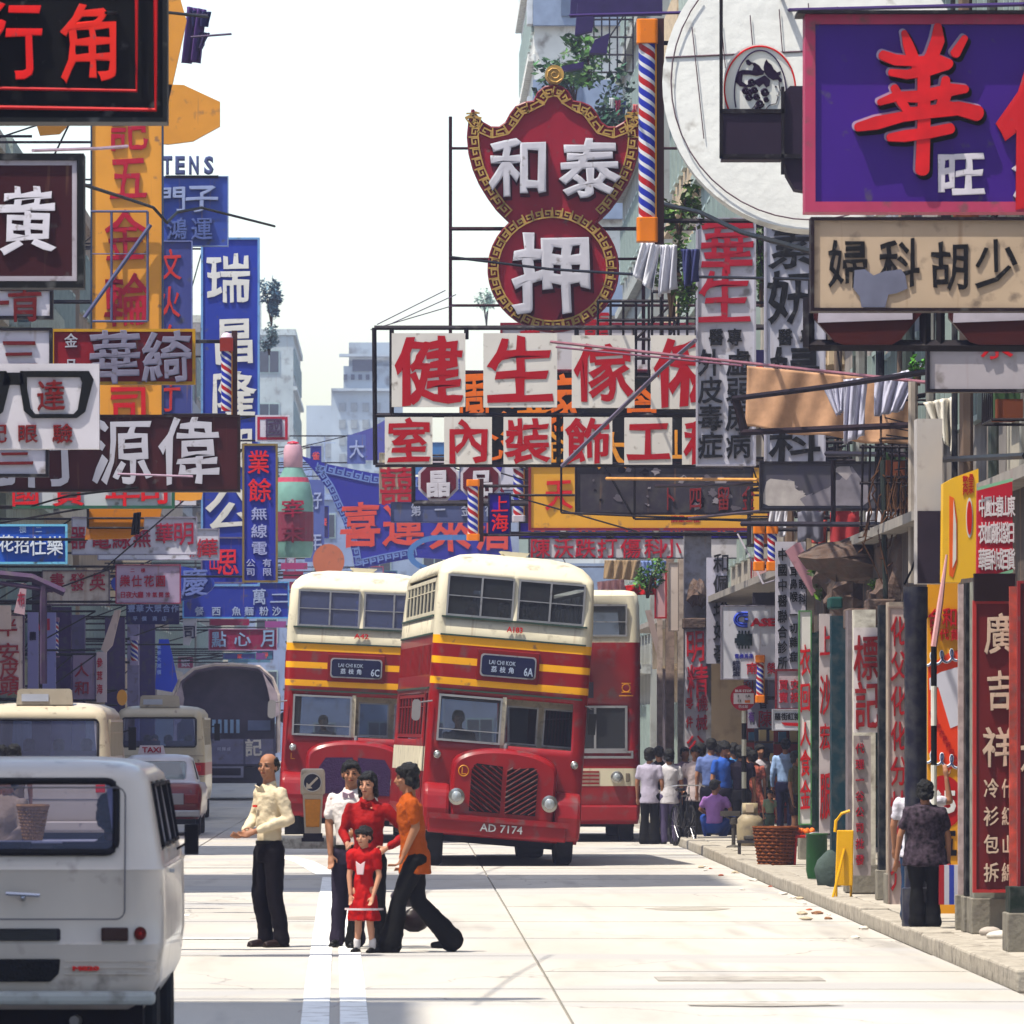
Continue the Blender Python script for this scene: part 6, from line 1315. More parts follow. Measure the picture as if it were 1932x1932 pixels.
# third bus, full width front
r = empty('double_decker_bus', ((1073-PX)/110.6, 121.5, 0), math.radians(-1), 'plain red and cream double decker mostly hidden behind the leaning bus', 'bus'); hw, L = 1.22, 9
lv = [(.3, hw-.04, .06, L, .15), (.5, hw, .02, L, .15), (.95, hw, 0, L, .15), (1.25, hw, 0, L, .15), (1.55, hw, 0, L, .15), (2.32, hw, .04, L, .16), (3.40, hw, .06, L, .16), (3.5, hw, .07, L, .16), (4.05, hw-.02, .10, L, .18), (4.2, hw-.04, .12, L, .2), (4.27, hw-.1, .2, L-.1, .2), (4.3, hw-.25, .4, L-.3, .2)]
o = shell(lv, [-1.05, -.03, .03, 1.0], [.4, 1.0, 8.4], [('F', -1.05, -.03, 3.5, 4.05), ('F', .03, 1.0, 3.5, 4.05), ('F', -1.05, 1.0, 1.55, 2.32), ('R', .4, 8.4, 3.5, 4.05), ('R', 1.0, 8.4, 1.55, 2.32), ('B', -1.05, 1.0, 3.5, 4.05)],
          lambda s, c, z: 1 if z > 3.40 or (.95 < z < 1.25 and s in 'Fc') else 0).build('body', [redm, crmm], r, smooth=40); m_ = o.modifiers.new('thick', 'SOLIDIFY'); m_.thickness = .04
window(r, 'F', -1.05, -.03, 3.5, 4.05, .06, gls, alu, .03, (-.5,), (3.75,)); window(r, 'F', .03, 1.0, 3.5, 4.05, .06, gls, alu, .03, (.36,), (3.75,)); window(r, 'F', -1.05, 1.0, 1.55, 2.32, .0, gls, alu, .04, (0, .45,), ())
window(r, 'R', .4, 8.4, 3.5, 4.05, hw-.03, gls, crmm, .05, [.4+i for i in range(1, 8)]); window(r, 'R', 1.0, 8.4, 1.55, 2.32, hw-.03, gls, redm, .05, [1+i for i in range(1, 7)])
MB().box(-1.1, -.03, 1.42, 1.1, .01, 1.46).box(-1.1, -.03, 1.51, 1.1, .01, 1.55).box(-1.1, -.03, 1.46, -1.06, .01, 1.51).box(1.06, -.03, 1.46, 1.1, .01, 1.51).build('chrome_strip', alu, r)
b = MB()
for i in range(4): b.box(-.9, -.012, .98+i*.065, .52, .0, 1.01+i*.065)
b.build('red_slats', redm, r)
lamp(r, .82, 0, 1.1, .10); lamp(r, -.82, 0, 1.1, .10); MB().box(.97, -.02, 1.02, 1.04, .01, 1.17).build('indicator', mat('#7c7468'), r, bevel=.01)
MB().box(-1.18, -.08, .35, 1.18, .02, .62).build('bumper', redm, r, bevel=.03)
b = MB(); b.tube([(.98+.07*math.cos(a), -.0, 2.62+.07*math.sin(a)) for a in [i*PI/6 for i in range(13)]], .012, 4); b.box(.9, -.01, 2.54, 1.06, 0, 2.56); b.box(.86, -.01, 2.48, 1.1, 0, 2.5); b.box(.9, -.01, 2.69, 1.06, 0, 2.71); b.build('emblem', mat('#c48a2c'), r)
b = MB(); b.tube([(.2, -.0, 2.75), (.26, -.05, 2.7)], .01); b.box(.15, -.15, 2.45, .42, -.1, 2.72); b.build('mirror', mat((.03, .02, .03), .4), r, bevel=.03)
MB().box(-hw+.1, .3, .25, hw-.1, L-.2, .8).build('underframe', mat((.025, .02, .025), .9), r)
b = MB(); b.box(-hw+.05, .3, 2.36, hw-.05, L-.1, 2.44)
for i in range(7):
    for sx in (-.65, .65): b.box(sx-.42, 1.5+i*.9, 2.8, sx+.42, 1.56+i*.9, 3.3)
b.build('seats', seatm, r)
for x in (-.98, .98): wheel(r, x, 1.9 if 0 else .62, .47, .26); wheel(r, x*.93, 6.4, .47, .42)
# ---- near van
vm = mat('#bcb2aa', .35, var=.07, grime=.3, scale=2, coat=.3)
r = empty('delivery_van', ((44-PX)/344, 13440/344, 0), 0, 'dirty white panel van seen from behind at lower left with a wide rear window', 'van'); hw, L = .825, 4.0
lv = [(.42, .70, .08, L-.1, .16), (.50, .76, .03, L, .16), (.58, .80, .01, L, .16), (.71, .815, 0, L, .16), (.78, .825, -.015, L, .16), (.80, .825, .0, L, .16), (.94, .825, 0, L, .16), (1.17, .82, .005, L, .16), (1.19, .825, -.005, L, .16), (1.21, .815, .01, L-.05, .16), (1.29, .80, .03, L-.3, .16), (1.67, .73, .12, L-.75, .16), (1.70, .72, .13, L-.8, .17), (1.755, .66, .2, L-.9, .2), (1.785, .55, .35, L-1.05, .22), (1.80, .35, .7, L-1.4, .2)]
def vmo(s, c, z): return 0
o = shell(lv, [-.56, .56], [.55, 1.35, 1.45, 2.4, 2.5, 3.2], [('F', -.56, .56, 1.29, 1.67), ('R', .55, 1.35, 1.29, 1.67), ('R', 1.45, 2.4, 1.29, 1.67), ('L', .55, 1.35, 1.29, 1.67), ('L', 1.45, 2.4, 1.29, 1.67), ('R', 2.5, 3.2, 1.29, 1.67), ('L', 2.5, 3.2, 1.29, 1.67), ('B', -.56, .56, 1.29, 1.67)], vmo).build('body', vm, r, smooth=40)
m_ = o.modifiers.new('thick', 'SOLIDIFY'); m_.thickness = .03
rub = mat((.02, .018, .022), .6)
def rframe(par, pts_o, t, y0, y1, m, nm, tilt=None):
    b = MB(); n = len(pts_o); cx = sum(p[0] for p in pts_o)/n; cz = sum(p[1] for p in pts_o)/n
    b.tube([(p[0], (y0+y1)/2+(tilt*(p[1]-cz) if tilt else 0), p[1]) for p in pts_o]+[(pts_o[0][0], (y0+y1)/2+(tilt*(pts_o[0][1]-cz) if tilt else 0), pts_o[0][1])], t, 6); return b.build(nm, m, par, smooth=1)
fo = rframe(r, rr(0, 1.48, .545, .195, .06, 4), .022, .05, .09, rub, 'rear_window', .24)
pn = MB(); pts = rr(0, 0, .54, .195, .06, 4); pn.prism(pts, -.003, .003); o = pn.build('pane', glass((.72, .74, .92), .10), fo); o.location = (0, .07, 1.48); o.rotation_euler = (-.235, 0, 0)
dg = mat((.16, .15, .16), .7)
rframe(r, rr(0, 1.28, .60, .36, .05, 4), .005, -.01, -.0, dg, 'door_gap', .16)
b = MB()
for z in (.62, .655, .69): b.box(.24, -.006, z-.004, .78, .004, z+.002)
b.build('pressed_ridge', vm, r)
b = MB(); b.box(-.60, -.02, .795+.005, .22, .005, .868); b.build('upper_grille', mat((.03, .025, .03), .6), r, bevel=.02)
b = MB()
for i in range(6): b.box(-.58, -.026, .806+i*.011, .20, -.018, .81+i*.011)
b.build('louvre', mat((.10, .1, .1), .6), r)
MB().prism([(-.6, .575), (.16, .575), (.21, .62), (.22, .70), (-.6, .70)], -.02, .005).build('lower_grille', mat((.02, .02, .022), .6, bump=1, scale=12), r, bevel=.01)
MB().box(.46, -.03, .80, .62, .002, .873).build('tail_light', mat('#3a1014', .3), r, bevel=.008)
lamp(r, .69, .0, .84, .036, 'reflector', '#8c0c14', '#5c0c14', .02)
lamp(r, .55, .02, .49, .022, 'number_lamp', '#8c8c8c', '#9c9c9c', .03)
r.scale = (.93, 1, 1)
words('M820', .29, .635, .45, .662, -.012, mat('#c42c10', .5), r, 'badge', bold=.06)
b = MB(); b.tube([(-.10, -.05, 1.06), (.10, -.05, 1.05)], .011, 6); b.tube([(0, 0, 1.03), (0, -.05, 1.05)], .016, 6); b.build('door_handle', mat((.35, .36, .4), .25, .9), r, smooth=40)
MB().box(-.78, -.10, .45, .78, .03, .525).build('bumper', mat('#a9a9a6', .45, grime=.5), r, bevel=.025)
MB().box(-.7, .1, .18, .7, L-.3, .5).build('underframe', mat((.015, .012, .015), .9), r)
b = MB(); b.tube([(.3, -.02, .36), (.35, .4, .36)], .03, 8); b.build('exhaust', rimm, r)
for x in (-.68, .68): wheel(r, x, .75, .31, .18, '#8c8c8c'); wheel(r, x, 3.2, .31, .18, '#8c8c8c')
for sx in (-1, 1):
    for y0_, y1_ in ((.57, 1.33), (1.47, 2.38), (2.52, 3.18)):
        o = window(r, 'L', y0_, y1_, 1.30, 1.66, 0, glass((.8, .82, .9), .12), rub, .02); o.location = (sx*.765, 0, 0); o.matrix_local = Matrix.Translation((sx*.765, 0, 1.48)) @ Matrix.Rotation(-sx*.18, 4, 'Y') @ Matrix.Translation((0, 0, -1.48))
    b = MB(); b.tube([(sx*.80, 2.9, 1.25), (sx*.89, 2.92, 1.3)], .01, 5); b.box(sx*.90-.045, 2.9, 1.22, sx*.90+.045, 2.95, 1.40); b.build('mirror', rub, r, bevel=.02)
b = MB(); b.box(.815, 1.2, 1.15, .85, 1.33, 1.17); b.build('door_handle', alu, r)
b = MB()
for i, (x, y_) in enumerate(((-.35, 2.6), (.35, 2.6), (-.35, 1.5), (.35, 1.5))): b.box(x-.25, y_-.05, .7, x+.25, y_+.05, 1.30)
b.build('seats', mat((.06, .05, .08), .8), r)
# ---- minibuses
def minibus(label, X, Y, hw, H, red, group='cream public minibuses'):
    r = empty('minibus', (X, Y, 0), 0, label, 'minibus', group); L = 5.6; k = H/2.35; cm = mat('#bdb3a0', .35, var=.05, grime=.15, coat=.2)
    lv = [(z*k, hw-d, f, L-g, .14) for z, d, f, g in ((.4, .04, .04, .1), (.62, .0, .0, 0), (.92, 0, 0, 0), (1.18, 0, 0, 0), (1.5, .01, .01, .02), (2.1, .07, .07, .3), (2.18, .08, .08, .35), (2.27, .15, .16, .45), (2.33, .3, .34, .6), (2.35, .5, .7, 1.))]
    z0, z1 = 1.5*k, 2.1*k
    hs_ = [('F', -hw*.8, hw*.8, z0, z1), ('B', -hw*.8, hw*.8, z0, z1)]+[(s, .35, 5.0, z0, z1) for s in 'LR']
    o = shell(lv, [-hw*.8, hw*.8], [.35, 5.0], hs_, lambda s, c, z: 1 if red and .92*k < z < 1.18*k else 0).build('body', [cm, mat('#a01c2c', .35, grime=.2)], r, smooth=40); m_ = o.modifiers.new('thick', 'SOLIDIFY'); m_.thickness = .03
    f = rframe(r, rr(0, (z0+z1)/2, hw*.80, (z1-z0)/2*.98, .05, 4), .02, .02, .06, rub, 'rear_window', .09)
    p = MB().prism(rr(0, 0, hw*.8, (z1-z0)/2*.98, .05, 4), -.003, .003).build('pane', glass((.62, .66, .92), .14), f); p.location = (0, .04, (z0+z1)/2); p.rotation_euler = (-.1, 0, 0)
    for sx in (-1, 1):
        w_ = window(r, 'L', .36, 5.0, z0, z1, sx*(hw-.04), glass((.75, .75, .85), .15), cm, .04, [.36+4.64*i/9 for i in range(1, 9)], (z1-.2,))
        MB().box(sx*(hw-.16)-.07, -.025, 1.0*k, sx*(hw-.16)+.07, .0, 1.12*k).build('tail_light', mat('#c81010', .3, emis=.0), r, bevel=.01)
        wheel(r, sx*(hw-.14), 1.3, .34, .2, '#8c8c84'); wheel(r, sx*(hw-.14), 4.5, .34, .2, '#8c8c84')
        b = MB(); b.tube([(sx*hw*.95, 5.1, 1.9*k), (sx*(hw+.12), 5.15, 1.95*k)], .012, 5); b.box(sx*(hw+.12)-.06, 5.1, 1.62*k, sx*(hw+.12)+.06, 5.15, 1.98*k); b.build('mirror', rub, r)
    MB().box(-hw*.95, -.08, .42, hw*.95, .02, .56).build('bumper', cm, r, bevel=.02)
    MB().prism([(-.42, 2.32*k), (.42, 2.32*k), (.40, 2.53*k), (.36, 2.56*k), (-.36, 2.56*k), (-.40, 2.53*k)], .25, .45).build('roof_sign', mat('#b4ab9c', .5, grime=.2), r)
    MB().box(-.34, .238, 2.37*k, .06, .2495, 2.48*k).build('sticker', mat('#b8bcc8', .5), r)
    b = MB()
    for i in range(5):
        for x in (-.5, .5): b.box(x-.38, .8+i*.8, .9, x+.38, .86+i*.8, 1.62*k)
    b.box(-hw+.05, .1, .6, hw-.05, L-.3, .66); b.build('seats', mat((.08, .05, .12), .8), r)
    MB().box(-hw+.1, .15, .3, hw-.1, L-.3, .6).build('underframe', mat((.02, .02, .02), .9), r)
    for z in (1.32*k, .9*k): MB().box(-hw+.02, -.006, z-.004, hw-.02, .004, z+.004).build('seam', dg, r)
    return r
minibus('cream minibus with roof sign just beyond the white van', -5.28, 105.5, 1.0, 2.32, False)
minibus('cream minibus with a red band and lit tail light, in front of the canvas truck', -5.04, 149, .96, 2.40, True)
# ---- taxi
r = empty('taxi', ((296-PX)/105, 128, 0), 0, 'red taxi with white roof and a roof sign, between the minibuses', 'taxi'); hw, L = .8, 4.2
tr = mat('#7c1424', .3, coat=.3, grime=.1); wr = mat('#c4c4c8', .3, coat=.3)
lv = [(.3, .74, .06, L-.05, .14), (.42, .79, .0, L, .14), (.62, .8, 0, L, .14), (.82, .8, .02, L-.05, .14), (.93, .76, .12, L-.25, .14), (.95, .70, .55, L-1.2, .14), (1.0, .69, .62, L-1.3, .14), (1.34, .60, .95, L-1.75, .14), (1.38, .59, .98, L-1.8, .16), (1.44, .5, 1.1, L-1.9, .16), (1.46, .3, 1.4, L-2.2, .15)]
o = shell(lv, [-.56, .56], [1.0, 2.0, 2.1, 2.9], [('F', -.56, .56, 1.0, 1.34), ('B', -.56, .56, 1.0, 1.34)]+[(s, a, b_, 1.0, 1.34) for s in 'LR' for a, b_ in ((1.0, 2.0), (2.1, 2.9))], lambda s, c, z: 1 if z > .97 else 0).build('body', [tr, wr], r, smooth=40)
f = rframe(r, rr(0, 1.17, .50, .165, .05, 4), .012, .78, .79, alu, 'rear_window', .95); p = MB().prism(rr(0, 0, .5, .225, .05, 4), -.003, .003).build('pane', glass((.6, .75, .8), .5), f); p.location = (0, .785, 1.17); p.rotation_euler = (-.76, 0, 0)
MB().box(-.78, -.05, .34, .78, .01, .46).build('bumper', alu, r, bevel=.02)
for sx in (-1, 1): MB().box(sx*.62-.12, -.015, .58, sx*.62+.12, .01, .74).build('tail_light', mat('#8c1420', .3), r, bevel=.01); wheel(r, sx*.68, .75, .3, .17, '#9c9c9c'); wheel(r, sx*.68, 3.3, .3, .17, '#9c9c9c')
MB().box(-.48, -.012, .56, .48, .0, .76).build('rear_panel', mat((.3, .3, .34), .3, .6), r, bevel=.01)
o = MB().prism([(-.5+.0, 0), (-.0, 0), (-.04, .16), (-.46, .16)], -.05, .05).build('roof_sign', mat('#d4ccd0', .5), r); o.location = (.10, 1.6, 1.46)
words('TAXI', -.42, .03, -.08, .13, -.06, mat('#a82440'), o, bold=.03)
MB().box(-.68, .3, .2, .68, L-.3, .5).build('underframe', mat((.02, .02, .02), .9), r)
# ---- canvas truck
r = empty('canvas_truck', ((428-PX)/71, 189, 0), 0, 'dark canvas covered lorry seen from behind in the haze', 'truck')
cv = mat('#746a80', .9, var=.2, grime=.3); b = MB(); R = []
pf = [(-1.32, 1.25), (-1.34, 2.7), (-1.22, 3.15), (-.85, 3.45), (-.3, 3.56), (.35, 3.55), (.85, 3.5), (1.18, 3.2), (1.34, 2.75), (1.33, 1.25)]
for i in range(7): yy = i*.95; sg = .07 if i % 2 else 0; R.append([(x*(1-sg*.3), yy, z-(sg if z > 3 else 0)) for x, z in pf])
b.rings(R, caps=False, closed=False); o = b.build('canvas', cv, r, smooth=40); m_ = o.modifiers.new('t', 'SOLIDIFY'); m_.thickness = .02
b = MB(); b.tube([(pf[j_][0]*1.03, -.06+.05*(j_ % 2), pf[j_][1]*1.012) for j_ in range(len(pf))], .05, 6); b.build('sunlit_canvas_hem', mat('#c4b8b4', .8, var=.3), r)  # hem paler than the canvas: sunlight painted into its colour
MB().prism([(-1.42, 2.2), (-1.34, 2.75), (-1.2, 3.12), (-1.12, 2.7), (-1.2, 2.1), (-1.36, 2.0)], -.10, -.07).build('canvas_flap', mat('#a89ca4', .8, var=.3), r); MB().prism([(1.42, 2.3), (1.34, 2.85), (.95, 3.4), (1.08, 3.0), (1.18, 2.5), (1.3, 2.2)], -.10, -.07).build('canvas_flap', mat('#a89ca4', .8, var=.3), r)
MB().prism([(x*.95, z*.98) for x, z in pf], .7, .75).build('headboard', mat('#5c5668', .9, var=.2), r); MB().box(-1.3, 0, .9, 1.3, 5.6, .98).build('bed', mat('#4c4a5c', .9), r)
b = MB()
for i in range(5): b.box(-.40+i*.16,   .64, 1.78, -.31+i*.16, .69, 2.14)
b.build('slat_window', mat('#9cb8d8', .4), r); MB().box(.55, .64, 1.85, 1.15, .69, 2.12).build('hatch', mat('#7c88a8', .6), r)
MB().box(-1.3, -.06, .96, 1.3, .04, 1.62).build('tailboard', mat('#767690', .7, var=.2, grime=.5), r)
b = MB()
for x in (-1.28, -.45, .45, 1.24): b.box(x, -.085, .96, x+.05, -.062, 1.62)
b.build('tailboard_strap', mat('#54546c', .7), r)
char('記', (.72, -.08, 1.40), .44, .46, mat('#c9c4c0', .6), r, .02, .02); jointext([(c, -.2+i*.13, 1.36, .10, .10, -.075) for i, c in enumerate('何輝成')], mat('#a9a9c0'), r)
MB().box(-1.05, .1, .45, 1.05, 6, .88).build('underframe', mat((.05, .05, .07), .9), r); MB().box(-.5, -.04, .60, .45, .0, .90).build('plate_frame', mat('#8c8ca0', .7), r); MB().box(-.43, -.06, .66, .38, -.042, .85).build('plate_holder', mat('#2c2c3c', .7), r)
for x in (-1.0, 1.0): wheel(r, x, 1.3, .48, .45, '#4c4c5c'); wheel(r, x, 5.6, .48, .28, '#4c4c5c')
MB().box(-1.1, 5.7, .7, 1.1, 7.4, 2.4).build('cab', mat('#34405c', .5), r, bevel=.1)
b = MB(); b.tube([(1.3, 5.9, 2.4), (1.5, 5.9, 2.4)], .02, 5); b.lathe([(.01, -.03), (.16, 0), (.01, .04)], c=(1.45, 5.9, 2.2), n=12, axis='y'); b.build('mirror', rub, r)
# ---------------------------------------------------------------- people
TEX = bpy.data.textures.new('folds', 'CLOUDS'); TEX.noise_scale = .09; TEX2 = bpy.data.textures.new('locks', 'CLOUDS'); TEX2.noise_scale = .035
def cap(b, p0, r0, p1, r1, n=12, fl=1.):
    p0, p1 = Vector(p0), Vector(p1); d = (p1-p0); L = max(d.length, 1e-5); d.normalize()
    u = d.cross(Vector((0, 1, 0)) if abs(d.y) < .9 else Vector((1, 0, 0))).normalized(); v = d.cross(u); R = []
    for k in (1, 2, 3): a = PI/2*k/3.2; R.append((p0-d*r0*math.cos(a), r0*math.sin(a)))
    R.append((p0, r0)); R.append((p1, r1))
    for k in (3, 2, 1): a = PI/2*k/3.2; R.append((p1+d*r1*math.cos(a), r1*math.sin(a)))
    b.rings([[c+(u*math.cos(2*PI*i/n)+v*math.sin(2*PI*i/n)*fl)*r for i in range(n)] for c, r in R])
def ell(b, c, rx, ry, rz, M=None, n=14):
    c = Vector(c); R = []
    for j in range(1, 10):
        a = PI*j/10
        R.append([c+((M@Vector((rx*math.sin(a)*math.cos(2*PI*i/n), ry*math.sin(a)*math.sin(2*PI*i/n), -rz*math.cos(a)))) if M else Vector((rx*math.sin(a)*math.cos(2*PI*i/n), ry*math.sin(a)*math.sin(2*PI*i/n), -rz*math.cos(a)))) for i in range(n)])
    b.rings(R)
def remesh(o, vox, sm=3, disp=0, tex=None):
    m = o.modifiers.new('skin', 'REMESH'); m.mode = 'VOXEL'; m.voxel_size = vox; m.use_smooth_shade = True
    s = o.modifiers.new('soft', 'SMOOTH'); s.iterations = sm; s.factor = .5
    if disp: d = o.modifiers.new('folds', 'DISPLACE'); d.texture = tex or TEX; d.strength = disp; d.mid_level = .5
    return o
SKIN = mat('#a07860', .55, var=.08, scale=6); SKINL = mat('#bb917a', .5, var=.06, scale=6); HAIR = mat('#0c090b', .45, var=.3, scale=30, bump=.6); EYE = mat('#120a0a', .3)
def person(label, loc, H=1.65, rz=0, A=None, B=None, LA=None, LB=None, shirt='#b9b4a8', pants='#17131c', sleeve='short', bottom='trouser', hair='short', head=0, nod=0, lean=(0, 0), sh=1., fat=1.,
           vox=.02, skin=None, flare=1., shoe='#140c0c', group=None, curl=.5, zoff=0, sock=False, pelvis=None, collar=None, extra=None, headoff=(0, 0), female=False, untuck=False):
    """joints are given in units of height; A/B = arms on the -x/+x side as (elbow, wrist), LA/LB = legs as (knee, ankle)"""
    r = empty('person', loc, rz, label, 'person', group); skin = skin or SKIN
    V = lambda t: Vector(t)*H
    px, py, pz = pelvis or (0, 0, .50); lx, ly = lean
    P = V((px, py, pz)); ch = V((px+lx*.7, py+ly*.7, pz+.225)); nk = V((px+lx, py+ly, pz+.33)); hd = V((px+lx*1.12+headoff[0], py+ly*1.12-.008+headoff[1], pz+.433))
    sw = .112*sh; SA = nk+V((-sw*.94, .004, -.036)); SB = nk+V((sw*.94, .004, -.036)); hw_ = .052*sh
    HA = P+V((-hw_, 0, 0)); HB = P+V((hw_, 0, 0))
    A = A or ((-.135, .01, .64), (-.14, -.02, .49)); B = B or ((.135, .01, .64), (.14, -.02, .49))
    LA = LA or ((-.055, -.005, .27), (-.055, .01, .045)); LB = LB or ((.055, -.005, .27), (.055, .01, .045))
    eA, wA = V(A[0]), V(A[1]); eB, wB = V(B[0]), V(B[1]); kA, aA = V(LA[0]), V(LA[1]); kB, aB = V(LB[0]), V(LB[1])
    Mh = Euler((nod, 0, head), 'XYZ').to_matrix(); hs = .135*H if H > 1.2 else .165*H
    b = MB()
    # head: skull, jaw, nose, lips, ears
    k = hs
    ell(b, hd+Mh@Vector((0, .06*k, .12*k)), .335*k, .40*k, .38*k, Mh); ell(b, hd+Mh@Vector((0, -.10*k, -.16*k)), .255*k, .27*k, .34*k, Mh)
    ell(b, hd+Mh@Vector((0, -.20*k, -.40*k)), .13*k, .13*k, .10*k, Mh); cap(b, hd+Mh@Vector((0, -.36*k, .05*k)), .035*k, hd+Mh@Vector((0, -.45*k, -.12*k)), .062*k, 8)
    ell(b, hd+Mh@Vector((0, -.375*k, -.25*k)), .11*k, .045*k, .045*k, Mh)
    for s_ in (-1, 1):
        ell(b, hd+Mh@Vector((s_*.345*k, .03*k, -.06*k)), .04*k, .08*k, .12*k, Mh); ell(b, hd+Mh@Vector((s_*.17*k, -.27*k, -.10*k)), .11*k, .10*k, .09*k, Mh)
        ell(b, hd+Mh@Vector((s_*.14*k, -.33*k, .10*k)), .10*k, .05*k, .035*k, Mh)
    cap(b, nk+Vector((0, .004*H, -.02*H)), .037*H, hd+Mh@Vector((0, .08*k, -.25*k)), .031*H)
    R = []
    for c, rx, ry in ((P+V((0, 0, -.03)), .085, .06), (P+V((0, 0, .03)), .085, .06), (P.lerp(ch, .55), .075, .055), (ch, .092, .062), (ch.lerp(nk, .6), .1, .06), (nk, .05, .04)):
        R.append([c+Vector((rx*H*fat*sh*math.cos(2*PI*i/16), ry*H*fat*math.sin(2*PI*i/16), 0)) for i in range(16)])
    b.rings(R)
    for S, e, w_, s_ in ((SA, eA, wA, -1), (SB, eB, wB, 1)):
        cap(b, S, .030*H, e, .023*H); cap(b, e, .024*H, w_, .0155*H)
        d = (w_-e).normalized(); side = d.cross(Vector((0, 1, 0))); side = side.normalized() if side.length > .05 else Vector((1, 0, 0)); up = side.cross(d).normalized()
        pe_ = w_+d*.045*H; cap(b, w_, .015*H, pe_, .019*H, 10, .6)
        for f in range(4):
            t = (f-1.5)*.0098*H; ln_ = (.040, .046, .043, .033)[f]*H; q0 = pe_+side*t+d*.006*H; q1 = q0+d*ln_*.55+up*(-curl*.012*H); q2 = q1+d*ln_*.4-up*curl*.03*H
            cap(b, q0, .0056*H, q1, .005*H, 6); cap(b, q1, .005*H, q2, .0042*H, 6)
        q0 = w_+d*.018*H-side*s_*.012*H; q1 = q0+(d*.7-side*s_*.8).normalized()*.028*H; cap(b, q0, .0075*H, q1, .006*H, 6); cap(b, q1, .006*H, q1+d*.02*H-up*.004*H, .005*H, 6)
    for h_, kn, an in ((HA, kA, aA), (HB, kB, aB)):
        cap(b, h_, .05*H, kn, .031*H); cap(b, kn, .031*H, an, .02*H); cap(b, kn.lerp(an, .3)+V((0, .012, 0)), .03*H, kn.lerp(an, .6), .024*H)
    remesh(b.build('body', skin, r, fix=False), vox*.7, 2)
    # eyes, brows, mouth
    if vox < .018:
        for s_ in (-1, 1):
            e = MB(); ell(e, hd+Mh@Vector((s_*.145*k, -.352*k, .03*k)), .055*k, .02*k, .025*k, Mh, 8); e.build('eye', EYE, r, smooth=1)
            e = MB(); cap(e, hd+Mh@Vector((s_*.07*k, -.375*k, .115*k)), .016*k, hd+Mh@Vector((s_*.22*k, -.335*k, .125*k)), .012*k, 6); e.build('eyebrow', HAIR, r)
        e = MB(); cap(e, hd+Mh@Vector((-.08*k, -.405*k, -.25*k)), .018*k, hd+Mh@Vector((.08*k, -.405*k, -.25*k)), .018*k, 6); e.build('mouth', mat('#7c2c2c', .5), r)
    # hair
    b = MB()
    if hair != 'bald':
        ell(b, hd+Mh@Vector((0, .11*k, .20*k)), .385*k, .42*k, .37*k, Mh); ell(b, hd+Mh@Vector((0, .22*k, -.02*k)), .37*k, .30*k, .33*k, Mh)
        for s_ in (-1, 1): ell(b, hd+Mh@Vector((s_*.33*k, .08*k, .08*k)), .07*k, .17*k, .24*k, Mh)
        cap(b, hd+Mh@Vector((-.22*k, -.27*k, .30*k)), .10*k, hd+Mh@Vector((.2*k, -.25*k, .34*k)), .12*k)
    else:
        ell(b, hd+Mh@Vector((0, .24*k, .06*k)), .36*k, .28*k, .36*k, Mh)
        for s_ in (-1, 1): ell(b, hd+Mh@Vector((s_*.33*k, .10*k, .12*k)), .06*k, .20*k, .24*k, Mh)
    if hair == 'long':
        ell(b, hd+Mh@Vector((0, .25*k, -.30*k)), .40*k, .24*k, .34*k, Mh)
        for s_ in (-1, 1): cap(b, hd+Mh@Vector((s_*.33*k, .0, .15*k)), .12*k, hd+Mh@Vector((s_*.37*k, .05*k, -.50*k)), .09*k)
    if hair == 'mop':
        ell(b, hd+Mh@Vector((0, .12*k, .2*k)), .45*k, .46*k, .40*k, Mh); ell(b, hd+Mh@Vector((0, .28*k, -.22*k)), .38*k, .24*k, .28*k, Mh)
        for s_ in (-1, 1): ell(b, hd+Mh@Vector((s_*.34*k, .08*k, -.1*k)), .11*k, .18*k, .28*k, Mh)
    if hair == 'bun': ell(b, hd+Mh@Vector((.1*k, .5*k, .0*k)), .22*k, .2*k, .22*k, Mh)
    if hair == 'bowl': cap(b, hd+Mh@Vector((-.25*k, -.24*k, .24*k)), .13*k, hd+Mh@Vector((.25*k, -.24*k, .24*k)), .13*k)
    remesh(b.build('hair', HAIR, r, fix=False), vox*.6, 1, .03, TEX2)
    # shirt / dress
    sm = mat(shirt, .75, var=.10, scale=5, bump=.5) if isinstance(shirt, str) else shirt; pm_ = mat(pants, .8, var=.12, scale=5)
    b = MB(); R = []; bt = (-.075 if untuck else .036)
    secs = [(P+V((0, 0, bt)), .112 if untuck else .084, .088 if untuck else .064), (P+V((0, 0, .03 if untuck else .06)), .102 if untuck else .088, .078 if untuck else .068), (P.lerp(ch, .5), .087, .066), (ch, .103, .072), (ch.lerp(nk, .55), .112, .068), (ch.lerp(nk, .88), .088, .05), (nk+V((0, 0, .012)), .045, .04)]
    if bottom == 'dress': secs = [(P+V((0, 0, -.24)), .15, .12), (P+V((0, 0, -.1)), .13, .10)]+[(P+V((0, 0, .0)), .105, .08)]+secs[2:]
    if female: secs[3 if bottom != 'dress' else 4] = (ch+V((0, -.008, -.01)), .098, .082)
    for c, rx, ry in secs: R.append([c+Vector((rx*H*fat*sh*math.cos(2*PI*i/24)*(1+(.10 if bottom == 'dress' and c.z < P.z else 0)*math.sin(i*PI/1.5)), ry*H*fat*math.sin(2*PI*i/24)*(1+(.10 if bottom == 'dress' and c.z < P.z else 0)*math.sin(i*PI/1.5)), 0)) for i in range(24)])
    b.rings(R)
    for S, e, w_ in ((SA, eA, wA), (SB, eB, wB)):
        cap(b, S+V((0, 0, .0)), .036*H*(1 if sleeve != 'puff' else 1.4), S.lerp(e, .6 if sleeve != 'long' else 1), .036*H if sleeve != 'long' else .031*H)
        if sleeve == 'long': cap(b, e, .031*H, e.lerp(w_, .9), .023*H)
